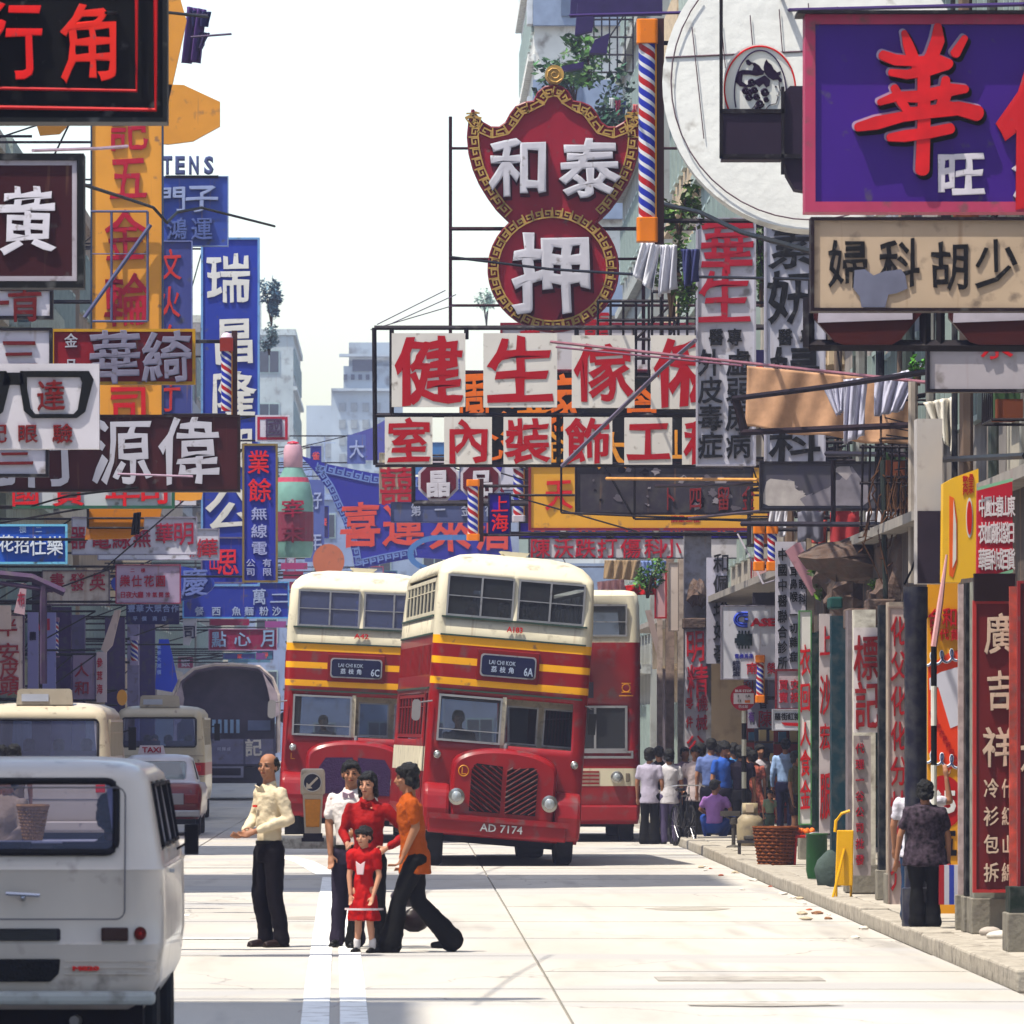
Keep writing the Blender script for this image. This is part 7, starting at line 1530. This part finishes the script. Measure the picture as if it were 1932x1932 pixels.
    for s_ in (-1, 1): cap(b, nk+V((s_*.015, -.03, .0)), .012*H, nk+V((s_*.035, .01, .02)), .012*H, 8)
    remesh(b.build('shirt' if bottom != 'dress' else 'dress', sm, r, fix=False), vox, 2, .034 if vox < .018 else .02)
    if collar:
        e = MB()
        for s_ in (-1, 1): e.prism([(0, 0), (s_*.03*H, .015*H), (s_*.034*H, -.02*H), (s_*.006*H, -.03*H)], -.004, .004)
        o = e.build('collar', mat(collar, .7), r); o.location = nk+V((0, -.068*fat, -.005)); o.rotation_euler = (.5, 0, 0)
    if bottom != 'dress':
        b = MB(); R = []
        for c, rx, ry in ((P+V((0, 0, -.06)), .094, .072), (P+V((0, 0, -.02)), .098, .074), (P+V((0, 0, .045)), .089, .070)): R.append([c+Vector((rx*H*fat*sh*math.cos(2*PI*i/20), ry*H*fat*math.sin(2*PI*i/20), 0)) for i in range(20)])
        b.rings(R)
        for h_, kn, an in ((HA, kA, aA), (HB, kB, aB)):
            if bottom == 'shorts': cap(b, h_, .062*H*fat, h_.lerp(kn, .6), .055*H); continue
            cap(b, h_, .062*H*fat, kn, .044*H); cap(b, kn, .044*H, kn.lerp(an, .75), .040*H*flare); cap(b, kn.lerp(an, .75), .037*H*flare, an+V((0, -.006, -.004)), .046*H*flare, 12)
        if bottom == 'skirt':
            R = [[P+V((0, 0, z))+Vector((rx*H*math.cos(2*PI*i/20), rx*.8*H*math.sin(2*PI*i/20), 0)) for i in range(20)] for z, rx in ((.03, .085), (-.05, .10), (-.2, .12))]; b.rings(R)
        remesh(b.build({'skirt': 'skirt', 'shorts': 'shorts'}.get(bottom, 'trousers'), pm_, r, fix=False), vox, 2, .02 if vox < .018 else .012)
        if vox < .018:
            e = MB(); R = [[P+V((0, 0, z))+Vector((.094*H*fat*sh*math.cos(2*PI*i/20), .075*H*fat*math.sin(2*PI*i/20), 0)) for i in range(20)] for z in (.032, .05)]
            if not untuck: e.rings(R).build('belt', mat('#1c1414', .4), r, smooth=40)
    elif sock:
        for an in (aA, aB): e = MB(); cap(e, an+V((0, 0, .05)), .03*H, an+V((0, 0, .0)), .027*H); e.build('sock', mat('#c9c6c8', .8), r, smooth=1)
    for h_, an, s_ in ((kA, aA, -1), (kB, aB, 1)):
        e = MB(); fw = Vector((s_*.02, -1, 0)).normalized(); tz = an.z-.045*H
        c0 = Vector((an.x, an.y+.015*H, tz+.018*H)); c1 = c0+fw*.115*H+Vector((0, 0, -.004*H)); cap(e, c0, .022*H, c0+fw*.06*H, .024*H); cap(e, c0+fw*.05*H, .024*H, c1, .018*H); e.box(c0.x-.022*H, c1.y-.012*H, tz-.002, c0.x+.022*H, c0.y+.02*H, tz+.012*H)
        remesh(e.build('shoe', mat(shoe, .5), r, fix=False), vox*.7, 1)
    return r
def at(x, y, z=0): p = GP(x, y, z); return (p.x, p.y, z)
# --- the people crossing
HV = .0125
person('balding man in a cream long sleeved shirt standing alone left of the island beacon', at(508, 1786), 1.73, -.95, A=((-.125, .0, .665), (-.07, -.105, .60)), B=((.14, .03, .66), (.03, -.10, .60)), LA=((-.045, -.03, .27), (-.05, .02, .045)), LB=((.05, .0, .27), (.075, .03, .045)),
       shirt='#c9bda6', pants='#1f1722', sleeve='long', hair='bald', head=.45, vox=HV, shoe='#2c1c1c', collar='#cfc4ae', curl=1., sh=.86, fat=.92)
MB().box(-.03, -.01, 0, .03, .0, .02).build('pocket_badge', mat('#c4301c', .5), [o for o in C.objects if o.get('label', '').startswith('balding man')][0]).location = (-.03, -.13, 1.25)
person('man in a white shirt half hidden behind the woman in red', at(663, 1786), 1.66, -.25, A=((-.125, .0, .66), (-.10, -.06, .50)), B=((.125, .02, .66), (.06, -.12, .62)), shirt='#cfcac8', pants='#3a3444', hair='short', head=.25, nod=.05, vox=HV, LA=((-.06, -.02, .27), (-.075, -.01, .045)), LB=((.03, 0, .27), (.03, .02, .045)), collar='#b9a4b4')
person('woman in a red blouse with a hand on her hip behind the little girl', at(694, 1789), 1.56, -.15, A=((-.14, .0, .66), (-.10, -.12, .60)), B=((.235, .03, .66), (.12, -.05, .575)), shirt='#940a1e', pants='#15111a', sleeve='long', hair='long', head=-.2, nod=.08, vox=HV, female=True, skin=SKINL, collar='#940a1e', flare=1.2, sh=.95,
       LA=((-.06, -.01, .27), (-.08, .0, .045)), LB=((.06, .0, .27), (.07, .02, .045)))
g = person('little girl in a red frilled dress standing before the woman in red', at(687, 1797), 1.08, -.35, A=((-.12, -.02, .62), (-.10, -.05, .47)), B=((.13, .0, .62), (.10, -.06, .46)), shirt='#a8181c', bottom='dress', sleeve='puff', hair='bowl', head=-.1, vox=.0105, skin=SKINL, sock=True, shoe='#0c0c18', LA=((-.045, -.01, .25), (-.06, .0, .045)), LB=((.05, .0, .25), (.065, .02, .045)), sh=.9, fat=.95)
e = MB(); e.prism([(-.03, 0), (.03, 0), (.045, .12), (0, .09), (-.045, .12)], -.012, .0); o = e.build('bib', mat('#c9b4b8', .7), g, bevel=.01); o.location = (0, -.093, .68); o.rotation_euler = (-.06, 0, 0)
e = MB(); R = [[Vector((.160*math.cos(2*PI*i/24)*(1+.1*math.sin(i*PI/1.5)), .126*math.sin(2*PI*i/24)*(1+.1*math.sin(i*PI/1.5)), z)) for i in range(24)] for z in (.37, .388)]; e.rings(R, caps=False).build('white_trim', mat('#cfc4c8', .7), g, smooth=1)
person('man in an orange shirt striding left with bags', at(783, 1796), 1.66, -1.45, A=((-.11, .03, .65), (-.09, -.02, .50)), B=((.11, -.01, .66), (.10, -.07, .52)), LA=((-.05, .02, .265), (-.05, .205, .065)), LB=((.05, -.09, .275), (.05, -.135, .045)), pelvis=(0, .0, .485), lean=(0, -.035), nod=.1,
       shirt='#a85a1c', pants='#15111a', hair='mop', vox=HV, flare=1.45, sh=1.0, curl=1.3, untuck=True)
def bag(label, x, y, Y, w_, h_, col, kind='bag', stripes=None):
    p = W(x, y, Y); r = empty('carrier_bag', p, 0, label, 'bag'); b = MB(); R = []
    random.seed(int(x))
    for t in range(9):
        s_ = (.25, .5, .8, 1., 1.05, 1., .9, .7, .3)[t]; R.append([(w_*s_*math.cos(2*PI*i/14)*random.uniform(.88, 1.1), w_*.45*s_*math.sin(2*PI*i/14)*random.uniform(.85, 1.1), -h_*t/8) for i in range(14)])
    b.rings(R); o = b.build('sack', mat(col, .3, var=.2, scale=10), r, smooth=60)
    MB().tube([(-w_*.2, 0, -.02), (-w_*.08, 0, h_*.22), (w_*.08, 0, h_*.22), (w_*.2, 0, -.02)], .008).build('handle', mat(col, .3), r); return r
bag('grey plastic bag in the hand of the man in orange', 768, 1668, 62.6, .14, .20, '#5c5660')
bag('dark brown bag carried low on the far side of the man in orange', 782, 1712, 63.9, .13, .22, '#2c1c18')
person('stout elderly woman in a dark speckled top and black trousers at the kerb', at(1745, 1751, .13), 1.34, PI+.1, A=((-.16, .0, .62), (-.165, -.01, .46)), B=((.17, -.0, .63), (.19, -.03, .47)), shirt=mat((.06, .045, .06), .8, var=.9, scale=26), pants='#0c0810', hair='mop', vox=HV, fat=1.28, sh=1.12, untuck=True, flare=1.35, nod=.1, zoff=.13)
person('man in a white shirt with one arm raised, hidden behind the elderly woman', at(1728, 1738, .13), 1.42, PI-.2, A=((-.22, -.05, .80), (-.20, -.04, .95)), B=((.15, .0, .64), (.15, -.03, .5)), shirt='#c4c2cc', pants='#2c4460', hair='short', vox=HV, sh=1.05, untuck=True, flare=1.2)
r = bag('red white and blue striped bag hanging from the elderly woman’s hand', 1790, 1632, 65.0, .1, .02, '#b03c3c')
b = MB()
for i, c in enumerate((0, 1, 2, 1)): b.box(-.09+i*.045, -.06, -.36, -.046+i*.045, .06, 0, c)
b.build('striped_side', [mat('#9c2c34', .5), mat('#b9b9c4', .5), mat('#3c4ca0', .5)], r)
# --- the crowd at the bus stop
GC = 'people waiting at the far bus stop'; CV = .020
person('long haired man in white shirt and dark flares carrying a pale bag', at(1226, 1592), 1.60, PI-.3, shirt='#a9a4b4', pants='#15111a', hair='mop', vox=CV, flare=1.5, group=GC, untuck=True)
person('man in a white shirt and mauve grey trousers seen from behind beside the dark flares', at(1262, 1592), 1.58, PI+.2, shirt='#c9c6ca', pants='#5c5470', hair='mop', vox=CV, group=GC, untuck=True, B=((.17, 0, .66), (.2, -.08, .62)))
person('man in a beige shirt facing us with hands on bicycle handlebars', at(1312, 1588), 1.62, -.15, shirt='#b4a8a8', pants='#15111a', hair='short', vox=CV, group=GC, A=((-.15, -.02, .65), (-.13, -.14, .55)), B=((.15, -.02, .65), (.17, -.14, .55)), nod=.3, untuck=True)
person('man in a pale blue shirt behind the cyclist', at(1342, 1589), 1.76, PI-.1, shirt='#6c7ca8', pants='#1c1c2c', hair='short', vox=CV, group=GC)
person('man in a bright blue shirt looking down among the crowd', at(1366, 1590), 1.70, .6, shirt='#3c64b0', pants='#2c2838', hair='mop', vox=CV, group=GC, nod=.5)
person('slim man in a turquoise shirt deep in the crowd', at(1384, 1589), 1.68, PI+.4, shirt='#4c8cc0', pants='#2c2c40', hair='short', vox=CV, group=GC)
person('grey haired person in a dark top behind the bus stop post', at(1398, 1590), 1.64, PI, shirt='#241c30', pants='#1c1824', hair='mop', vox=CV, group=GC)
person('woman in a red flowered dress with her back to us beside the bus stop post', at(1421, 1574, .13), 1.42, PI, shirt=mat('#a8685c', .8, var=.75, scale=22), bottom='dress', hair='mop', vox=CV, group=GC, fat=1.1)
person('small child in a pale green top behind the wicker basket', at(1452, 1586, .13), .80, .3, shirt='#7c8c78', pants='#4c5c50', hair='bowl', vox=.017, group=GC)
person('man in light blue shirt and navy trousers seen from behind', at(1482, 1572, .13), 1.62, PI-.05, shirt='#9cb4d8', pants='#141a3c', sleeve='long', hair='short', vox=CV, group=GC, A=((-.17, .02, .66), (-.14, -.05, .55)))
person('woman in an olive blouse and brown shorts leaning by the red stool', at(1502, 1596, .13), 1.45, 1.1, shirt='#6c6448', pants='#3c2418', bottom='shorts', hair='mop', vox=CV, group=GC)
person('man in a dark suit jacket at the very back of the crowd', at(1243, 1588), 1.62, PI+.3, shirt='#1c1828', pants='#14101c', sleeve='long', hair='short', vox=CV, group=GC)
person('man in a violet shirt squatting on his heels at the kerb with blue jeans', at(1348, 1592), 1.60, PI-.25, pelvis=(0, .02, .17), lean=(0, -.06), shirt='#9c78b0', pants='#2c4c8c', hair='short', vox=CV, group=GC, head=-.7,
       A=((-.16, -.05, .36), (-.12, -.16, .30)), B=((.16, -.05, .36), (.10, -.17, .30)), LA=((-.15, -.18, .27), (-.07, .0, .045)), LB=((.15, -.18, .27), (.07, .0, .045)), untuck=False)
bag('pale plastic bag held beside the dark flares', 1238, 1488, 120.5, .13, .25, '#a9a49c')
person('woman in khaki holding a wicker shopping basket beyond the white van', at(14, 1790), 1.62, -.7, shirt='#8c7c68', pants='#4c3c3c', sleeve='long', hair='mop', vox=.018, A=((-.15, 0, .66), (-.1, -.12, .55)), B=((.14, -.02, .66), (.1, -.14, .56)), female=True)
for lab, x, yg, H_, rz_, sh_ in (('black haired pedestrian showing above the van roof at the left edge', 3, 1622, 1.68, PI, '#b06c3c'), ('dark haired pedestrian next to the one at the left edge', 27, 1626, 1.70, PI, '#8c7c68'), ('cyclist whose hair shows over the van roof beside the taxi', 236, 1640, 1.50, PI, '#7c7470')):
    person(lab, at(x, yg), H_, rz_, shirt=sh_, hair='mop', vox=.02)
def basket_(label, loc, rt, rb, h, col, name='basket', cat='basket', n=32):
    r = empty(name, loc, 0, label, cat); b = MB()
    m = mat(col, .8, var=.35, scale=12, bump=.4)
    MB().lathe([(rb*.96, 0), (rt*.95, h*.97), (rt*.9, h*.97), (rb*.9, .02), (.01, .02)], n=n).build('liner', mat('#3c2418', .9), r)
    for j in range(11):
        z = h*(j+.3)/11; R_ = rb+(rt-rb)*z/h; b.tube([((R_+.006*(1 if (i+j) % 2 else -1))*math.cos(2*PI*i/n), (R_+.006*(1 if (i+j) % 2 else -1))*math.sin(2*PI*i/n), 0) if 0 else Vector(((R_+.006*(1 if (i+j) % 2 else -1))*math.cos(2*PI*i/n), (R_+.006*(1 if (i+j) % 2 else -1))*math.sin(2*PI*i/n), z)) for i in range(n+1)], h/26, 5)
    for i in range(0, n, 1): a = 2*PI*i/n; b.tube([(rb*math.cos(a)*1.01, rb*math.sin(a)*1.01, 0), (rt*math.cos(a)*1.01, rt*math.sin(a)*1.01, h)], .007, 4)
    o = b.build('weave', m, r); o['kind'] = 'stuff'; b = MB(); b.tube([(rt*1.01*math.cos(2*PI*i/n), rt*1.01*math.sin(2*PI*i/n), h) for i in range(n+1)], .018, 6); b.build('rim', m, r); return r
basket_('tall wicker basket standing on the kerb in front of the child', (at(1463, 1632, .13)), .29, .22, .50, '#7c4c2c')
basket_('straw shopping basket held by the woman in khaki beyond the van', (W(62, 1590, 62)), .13, .07, .32, '#8c6c44')
# passengers and drivers
def seated(label, par, loc, shirt, hair='short', head=0, vox=.02, sc=1.):
    Mx = par.matrix_basis if 0 else Matrix.Translation(par.location) @ Matrix.Rotation(par.rotation_euler.z, 4, 'Z')
    p = Mx @ Vector(loc); return person(label, p, 1.6*sc, par.rotation_euler.z+head*0, pelvis=(0, .0, .03), LA=((-.06, -.24, .05), (-.06, -.24, -.17)), LB=((.06, -.24, .05), (.06, -.24, -.17)), A=((-.14, -.02, .16), (-.1, -.2, .17)), B=((.14, -.02, .16), (.1, -.2, .17)), shirt=shirt, hair=hair, vox=vox, head=head, group='people riding in the vehicles')
seated('driver of the leaning bus in a pale shirt at the wheel', BUS1, (-.52, .95, 1.30), '#8c8c94', sc=1.05)
seated('driver of the blue windowed bus', BUS2, (-.5, .95, 1.30), '#8c8ca4')
for i, (x, y_, lab) in enumerate(((-.25, 2.2, 'nearest'), (.25, 2.6, 'second'), (.5, 2.9, 'third'), (.75, 3.6, 'fourth'), (-.6, 5.5, 'rearmost'))):
    seated('%s passenger on the upper deck of the leaning bus' % lab, BUS1, (x, y_, 2.90), ('#3c3040', '#a9a4a8')[i % 2], 'mop')
seated('passenger on the upper deck of the blue windowed bus', BUS2, (.2, 2.2, 2.90), '#a4a0a8', 'mop')
VAN = [o for o in C.objects if o.get('label', '').startswith('dirty white panel')][0]
p = person('driver of the white van seen as a dark shape through the rear window', (VAN.location.x+.38, VAN.location.y+2.75, .72), 1.6, PI, pelvis=(0, 0, .03), LA=((-.06, -.24, .05), (-.06, -.3, -.17)), LB=((.06, -.24, .05), (.06, -.3, -.17)), A=((-.14, -.02, .16), (-.1, -.2, .17)), B=((.14, -.02, .16), (.1, -.2, .17)), shirt='#2c2c50', hair='mop', vox=.015, group='people riding in the vehicles')
MBS = [o for o in C.objects if o.name.startswith('minibus')]
for j, (mb, n_) in enumerate(zip(MBS, ('first', 'hazier'))):
    for i, (x, y_) in enumerate(((-.3, 1.6), (.1, 2.6), (.55, 1.9))):
        person('%s passenger in the %s minibus' % (('left', 'middle', 'right')[i], n_), (mb.location.x+x, mb.location.y+y_, .95), 1.55, PI, pelvis=(0, 0, .03), LA=((-.06, -.2, .05), (-.06, -.22, -.17)), LB=((.06, -.2, .05), (.06, -.22, -.17)), A=((-.13, 0, .16), (-.1, -.15, .15)), B=((.13, 0, .16), (.1, -.15, .15)), shirt=('#34346c', '#8c8494', '#2c2c50')[i], hair='mop', vox=.025, group='people riding in the vehicles')

random.seed(12)
for i, (x, yf, H_, hd_, c, nm) in enumerate(((1292, 1584, 1.6, .4, '#8c7c90', 'mauve'), (1322, 1582, 1.66, PI, '#c4bcb4', 'cream'), (1356, 1581, 1.7, PI-.6, '#2c3c6c', 'dark blue'), (1376, 1583, 1.62, .2, '#a09498', 'grey'), (1412, 1583, 1.6, PI+.5, '#7c3038', 'maroon'), (1434, 1581, 1.64, .3, '#b8b4bc', 'white'), (1444, 1578, 1.58, PI, '#4c5c48', 'olive'))):
    person('person in a %s shirt in the rear row of the bus stop crowd' % nm, at(x, yf), H_, hd_, shirt=c, pants=('#1c1820', '#3c3844')[i % 2], hair=('short', 'mop')[i % 2], vox=.024, group=GC)
# ---------------------------------------------------------------- street furniture and small things
by = GY(1588, .17); k = by/F
r = empty('island_beacon', ((590-PX)*k, by, .17), 0, 'white keep left beacon with a blue arrow disc and yellow panel on the traffic island', 'beacon')
cw_ = mat('#c4b8a4', .4, grime=.25, var=.05); h = (1588-1450)*k
MB().prism(rr(0, .12, .175, .13, .03, 3), 0, .06, ax='z').build('base', mat('#2c2430', .8, grime=.5), r); MB().prism(rr(0, .12, .15, .11, .03, 3), .06, .13, ax='z').build('foot', mat('#2c2430', .8), r)
b = MB(); b.rings([[(x*s_, .12+(y_-.12)*s_, z) for x, y_ in rr(0, .12, .155, .12, .03, 4)] for s_, z in ((.82, .13), (1.02, h*.64), (1.22, h*.66), (1.25, h*.70), (1.22, h*.94), (1.12, h*.985), (.9, h))]); b.build('shell', cw_, r, smooth=35)
zc_ = h*.81
b = MB(); b.lathe([(.005, -.058), (.135, -.058), (.135, -.02), (.005, -.02)], c=(-.005, 0, zc_), n=28, axis='y'); b.build('disc', mat('#23233c', .4), r)
b = MB(); b.tube([(-.005+.14*math.cos(a*PI/14), -.058, zc_+.14*math.sin(a*PI/14)) for a in range(29)], .009, 5); b.build('disc_ring', mat('#c4c0b8', .4), r)
ar = [(-.10, -.10), (-.09, .0), (-.055, -.035), (.07, .09), (.095, .065), (-.03, -.06), (.005, -.09)]
MB().prism([(x-.005, z+zc_) for x, z in ar], -.066, -.0585).build('arrow', mat('#c9c0b0', .5), r)
MB().prism([(-.105, h*.2), (.105, h*.2), (.125, h*.58), (-.125, h*.58)], -.035, -.0).build('yellow_panel', mat('#d0901c', .4, var=.1, scale=20), r, bevel=.01)
# gas cylinder, handcart parts, bucket, yellow frame, bicycle, stool
p = at(1415, 1596, .13); r = empty('gas_cylinder', p, 0, 'dented cream gas cylinder standing by the kerb', 'gas cylinder'); cm_ = mat('#a89c84', .5, grime=.7, var=.15)
MB().lathe([(.16, 0), (.17, .03), (.20, .08), (.205, .12), (.205, .36), (.19, .42), (.13, .48), (.06, .51)], n=24).build('tank', cm_, r, smooth=45)
b = MB(); b.rings([[(.12*math.cos(2*PI*i/20), .12*math.sin(2*PI*i/20), z) for i in range(20)] for z in (.46, .66)], caps=False); o = b.build('collar', cm_, r, smooth=1); o.modifiers.new('t', 'SOLIDIFY').thickness = .012
MB().lathe([(.03, .5), (.03, .6), (.05, .61), (.05, .63), (.01, .64)], n=12).build('valve', iron, r); MB().box(-.07, -.135, .52, .05, -.122, .64).build('label', mat('#c4b4a0', .6), r)
p = at(1425, 1612, .13); r = empty('stove_stand', p, 0, 'low blackened metal stove stand in front of the gas cylinder', 'stand'); b = MB()
b.box(-.25, 0, .16, .25, .3, .2); [b.tube([(x, y_, 0), (x, y_, .16)], .02, 5) for x in (-.22, .22) for y_ in (.03, .27)]; b.build('frame', mat('#4c4848', .7, grime=.8), r); MB().lathe([(.09, .2), (.11, .22), (.11, .26), (.05, .27)], n=14, c=(-.05, .15, 0)).build('burner', iron, r)
p = at(1384, 1600, .13); r = empty('hand_pump', p, 0, 'small dark iron pump stand left of the gas cylinder', 'pump'); b = MB(); b.lathe([(.12, 0), (.1, .03), (.03, .05), (.03, .35), (.06, .37), (.06, .45), (.02, .47)], n=12); b.tube([(0, 0, .42), (-.16, -.02, .5)], .015, 5); b.box(-.2, -.05, .48, .1, .05, .56); b.build('casting', iron, r)
p = at(1541, 1658, .13); r = empty('rubbish_bucket', p, 0, 'tall green bucket between the pillar and the teal post', 'bucket'); MB().lathe([(.11, 0), (.13, .1), (.125, .52), (.14, .54), (.13, .55), (.115, .52), (.1, .03), (.005, .03)], n=22).build('tub', mat('#2c5c34', .5, grime=.3), r, smooth=45); MB().tube([(.135*math.cos(a*PI/10), 0, .5+.06*math.sin(a*PI/10)) for a in range(11)], .006).build('handle', alu, r)
p = at(1593, 1692, .13); r = empty('yellow_barrier', p, 0, 'yellow folding frame leaning beside the teal pillar', 'barrier'); yb = mat('#d8ac14', .4, grime=.15); b = MB()
MB().prism([(-.10, .12), (.09, .12), (.10, .72), (-.08, .72)], -.02, .02).build('panel', yb, r, bevel=.01); b.tube([(-.10, 0, .7), (-.09, 0, .82), (-.03, 0, .90), (.06, 0, .93)], .018, 6); b.tube([(.0, -.03, .52), (-.13, -.12, 0)], .014, 6); b.tube([(.08, .1, .2), (.08, .12, 0)], .014, 6); b.tube([(-.08, .1, .2), (-.08, .12, 0)], .014, 6); b.build('leg', yb, r, smooth=40)
p = at(1566, 1672, .13); r = empty('rubble_sack', p, 0, 'lumpy grey green sack slumped between the bucket and the yellow frame', 'sack'); b = MB(); random.seed(3)
b.rings([[(.17*s_*math.cos(2*PI*i/14)*random.uniform(.85, 1.1), .14*s_*math.sin(2*PI*i/14), z) for i in range(14)] for s_, z in ((.8, 0), (1, .08), (1., .2), (.8, .3), (.4, .38), (.15, .42))]); b.build('cloth', mat('#54605c', .8, var=.3, bump=.6), r, smooth=60)
p = at(1520, 1632, .13); r = empty('stool', p, 0, 'small red stool holding orange goods beside the leaning woman', 'stool'); rm_ = mat('#b42c1c', .5, grime=.3)
MB().box(-.15, -.12, .36, .15, .12, .40).build('seat', rm_, r, bevel=.01)
for x in (-.13, .13):
    for y_ in (-.1, .1): b = MB(); b.tube([(x, y_, .36), (x*1.15, y_*1.15, 0)], .015, 6); b.build('leg', rm_, r)
r2 = empty('orange_pile', (p[0], p[1], .53), 0, 'heap of small orange fruit on the red stool', 'fruit'); b = MB(); random.seed(5)
for i in range(14): ell(b, (random.uniform(-.1, .1), random.uniform(-.08, .08), .035+.03*random.random()), .035, .035, .035, n=8)
o = b.build('fruit', mat('#d87c2c', .5, var=.2), r2, smooth=1); o['kind'] = 'stuff'
# bicycle facing the camera
p = at(1304, 1597); r = empty('bicycle', p, math.radians(12), 'black bicycle held upright facing the camera beside the crowd', 'bicycle'); bk = mat((.02, .02, .022), .4, .3)
for yy, nm in ((0, 'wheel'), (1.05, 'wheel')):
    b = MB(); b.tube([(0, yy+.33*math.cos(2*PI*i/28), .33+.33*math.sin(2*PI*i/28)) for i in range(29)], .02, 6); o = b.build('wheel', tyre, r, smooth=1)
    b = MB()
    for i in range(16): a = 2*PI*i/16; b.tube([(.02*(1 if i % 2 else -1), yy, .33), (0, yy+.31*math.cos(a), .33+.31*math.sin(a))], .002, 3)
    b.build('spokes', alu, o)['kind'] = 'stuff'
b = MB(); b.tube([(-.045, 0, .33), (-.045, .1, .72), (.0, .16, .86)], .012); b.tube([(.045, 0, .33), (.045, .1, .72), (.0, .16, .86)], .012); b.tube([(0, .18, .84), (0, .62, .82)], .015); b.tube([(0, .16, .74), (0, .58, .3)], .016); b.tube([(0, .58, .3), (0, .7, .88)], .015); b.tube([(.03, 1.05, .33), (0, .66, .8)], .01); b.tube([(.03, 1.05, .33), (0, .58, .3)], .01); b.build('frame', bk, r, smooth=40)
b = MB(); b.tube([(0, .16, .86), (0, .14, .98)], .014); b.tube([(-.28, .2, .98), (-.2, .1, 1.0), (.2, .1, 1.0), (.28, .2, .98)], .012); b.build('handlebar', alu, r, smooth=40)
MB().box(-.06, .62, .9, .06, .85, .95).build('saddle', bk, r, bevel=.02); MB().prism([(-.035, .2), (.03, .2), (.04, .64), (-.04, .64)], -.03, -.02).build('mudguard', bk, r)
# litter along the kerb
random.seed(21)
for i in range(22):
    x = KX-.14-random.uniform(.05, .5); y_ = random.choice((random.uniform(54, 75), random.uniform(75, 100))); s_ = random.uniform(.02, .06); b = MB()
    b.rings([[(s_*q*math.cos(a)*random.uniform(.6, 1.3), s_*q*math.sin(a)*random.uniform(.6, 1.4), z*s_) for a in [2*PI*k_/6 for k_ in range(6)]] for q, z in ((1, 0), (1.1, .3), (.4, .6))])
    o = b.build('litter', mat(random.choice(('#b4a894', '#c9c4bc', '#8c6c54', '#a85c3c')), .8), None, loc=(x, y_, .002)); tag(o, 'scrap of crumpled litter in the gutter along the right kerb', 'litter', 'litter in the gutter')
p = at(1722, 1772); tag(MB().box(-.05, -.1, 0, .05, .1, .02).build('flattened_carton', mat('#8c4c2c', .8), None, loc=p), 'small brown flattened carton in the road near the elderly woman', 'litter')
for i, (x, y_, w_, c) in enumerate(((1895, 1772, .16, '#c9c4bc'), (1868, 1765, .10, '#b4aca4'), (1925, 1790, .14, '#c4bcb4'))):
    b = MB(); random.seed(i); ell(b, (0, 0, .03), w_, w_*.6, .05); tag(b.build('rubbish_bag', mat(c, .6, var=.2, bump=.5), None, smooth=60, loc=at(x, y_, .13)), ('white heap of paper rubbish under the tall red board', 'small pale rubbish bag against the pillar', 'torn white bag at the right edge on the pavement')[i], 'rubbish')
# shop interior shapes under the arcade, behind the boards
random.seed(9)
for i in range(16):
    y_ = 62+i*6.6; x = KX+3.3+random.uniform(-.3, .4); c = random.choice(('#6c2c34', '#3c4c6c', '#7c6c5c', '#8c3c3c', '#4c5c4c', '#a48c74')); r = empty('shop_shelf', (x, y_, .13), 0, 'stocked %s shop shelf deep inside the arcade, %s from the near end' % ({'#6c2c34': 'maroon', '#3c4c6c': 'blue', '#7c6c5c': 'brown', '#8c3c3c': 'red', '#4c5c4c': 'green', '#a48c74': 'tan'}[c], ('first', 'second', 'third', 'fourth', 'fifth', 'sixth', 'seventh', 'eighth', 'ninth', 'tenth', 'eleventh', 'twelfth', 'thirteenth', 'fourteenth', 'fifteenth', 'sixteenth')[i]), 'shelf', 'shop shelves in the arcade')
    MB().box(-.8, 0, 0, .8, .06, 2.4).build('back_panel', mat(c, .7, var=.3), r)
    b = MB()
    for z in (.3, .9, 1.5, 2.1): b.box(-.8, -.35, z, .8, 0, z+.04)
    b.build('board', mat('#4c3c30', .7), r)
    b = MB()
    for z in (.34, .94, 1.54): 
        for q in range(7): b.box(-.72+q*.21, -.3, z, -.58+q*.21, -.08, z+random.uniform(.15, .4), random.choice((0, 1, 2)))
    o = b.build('goods', [mat('#a83c3c', .5), mat('#b4a884', .5), mat('#3c6c8c', .5)], r); o['kind'] = 'stuff'
# small far pedestrians on the left pavement
for i, x in enumerate((196, 222, 268)):
    person(('far', 'second far', 'third far')[i]+' pedestrian on the left pavement behind the minibuses', ((x-PX)*158/F, 158+i*4, .14), 1.62, PI*(i % 2), shirt=('#8c8ca0', '#a4585c', '#5c6c8c')[i], vox=.035, hair='mop', group='far pedestrians on the left pavement')
HAZE = .0003
# ---------------------------------------------------------------- haze
hb = MB().box(-60, -12, -1.6, 60, 700, 42); HZ = hb.build('haze', [], fix=False) if 0 else None
me = bpy.data.meshes.new('haze'); me.from_pydata(hb.v, [], hb.f); HZ = bpy.data.objects.new('haze', me); C.objects.link(HZ)
hm = bpy.data.materials.new('haze'); hm.use_nodes = True; n = hm.node_tree; n.nodes.clear()
o = n.nodes.new('ShaderNodeOutputMaterial'); v = n.nodes.new('ShaderNodeVolumePrincipled'); n.links.new(v.outputs[0], o.inputs['Volume'])
v.inputs['Color'].default_value = (.62, .68, 1, 1); v.inputs['Density'].default_value = HAZE; v.inputs['Anisotropy'].default_value = .3
me.materials.append(hm); HZ['kind'] = 'stuff'
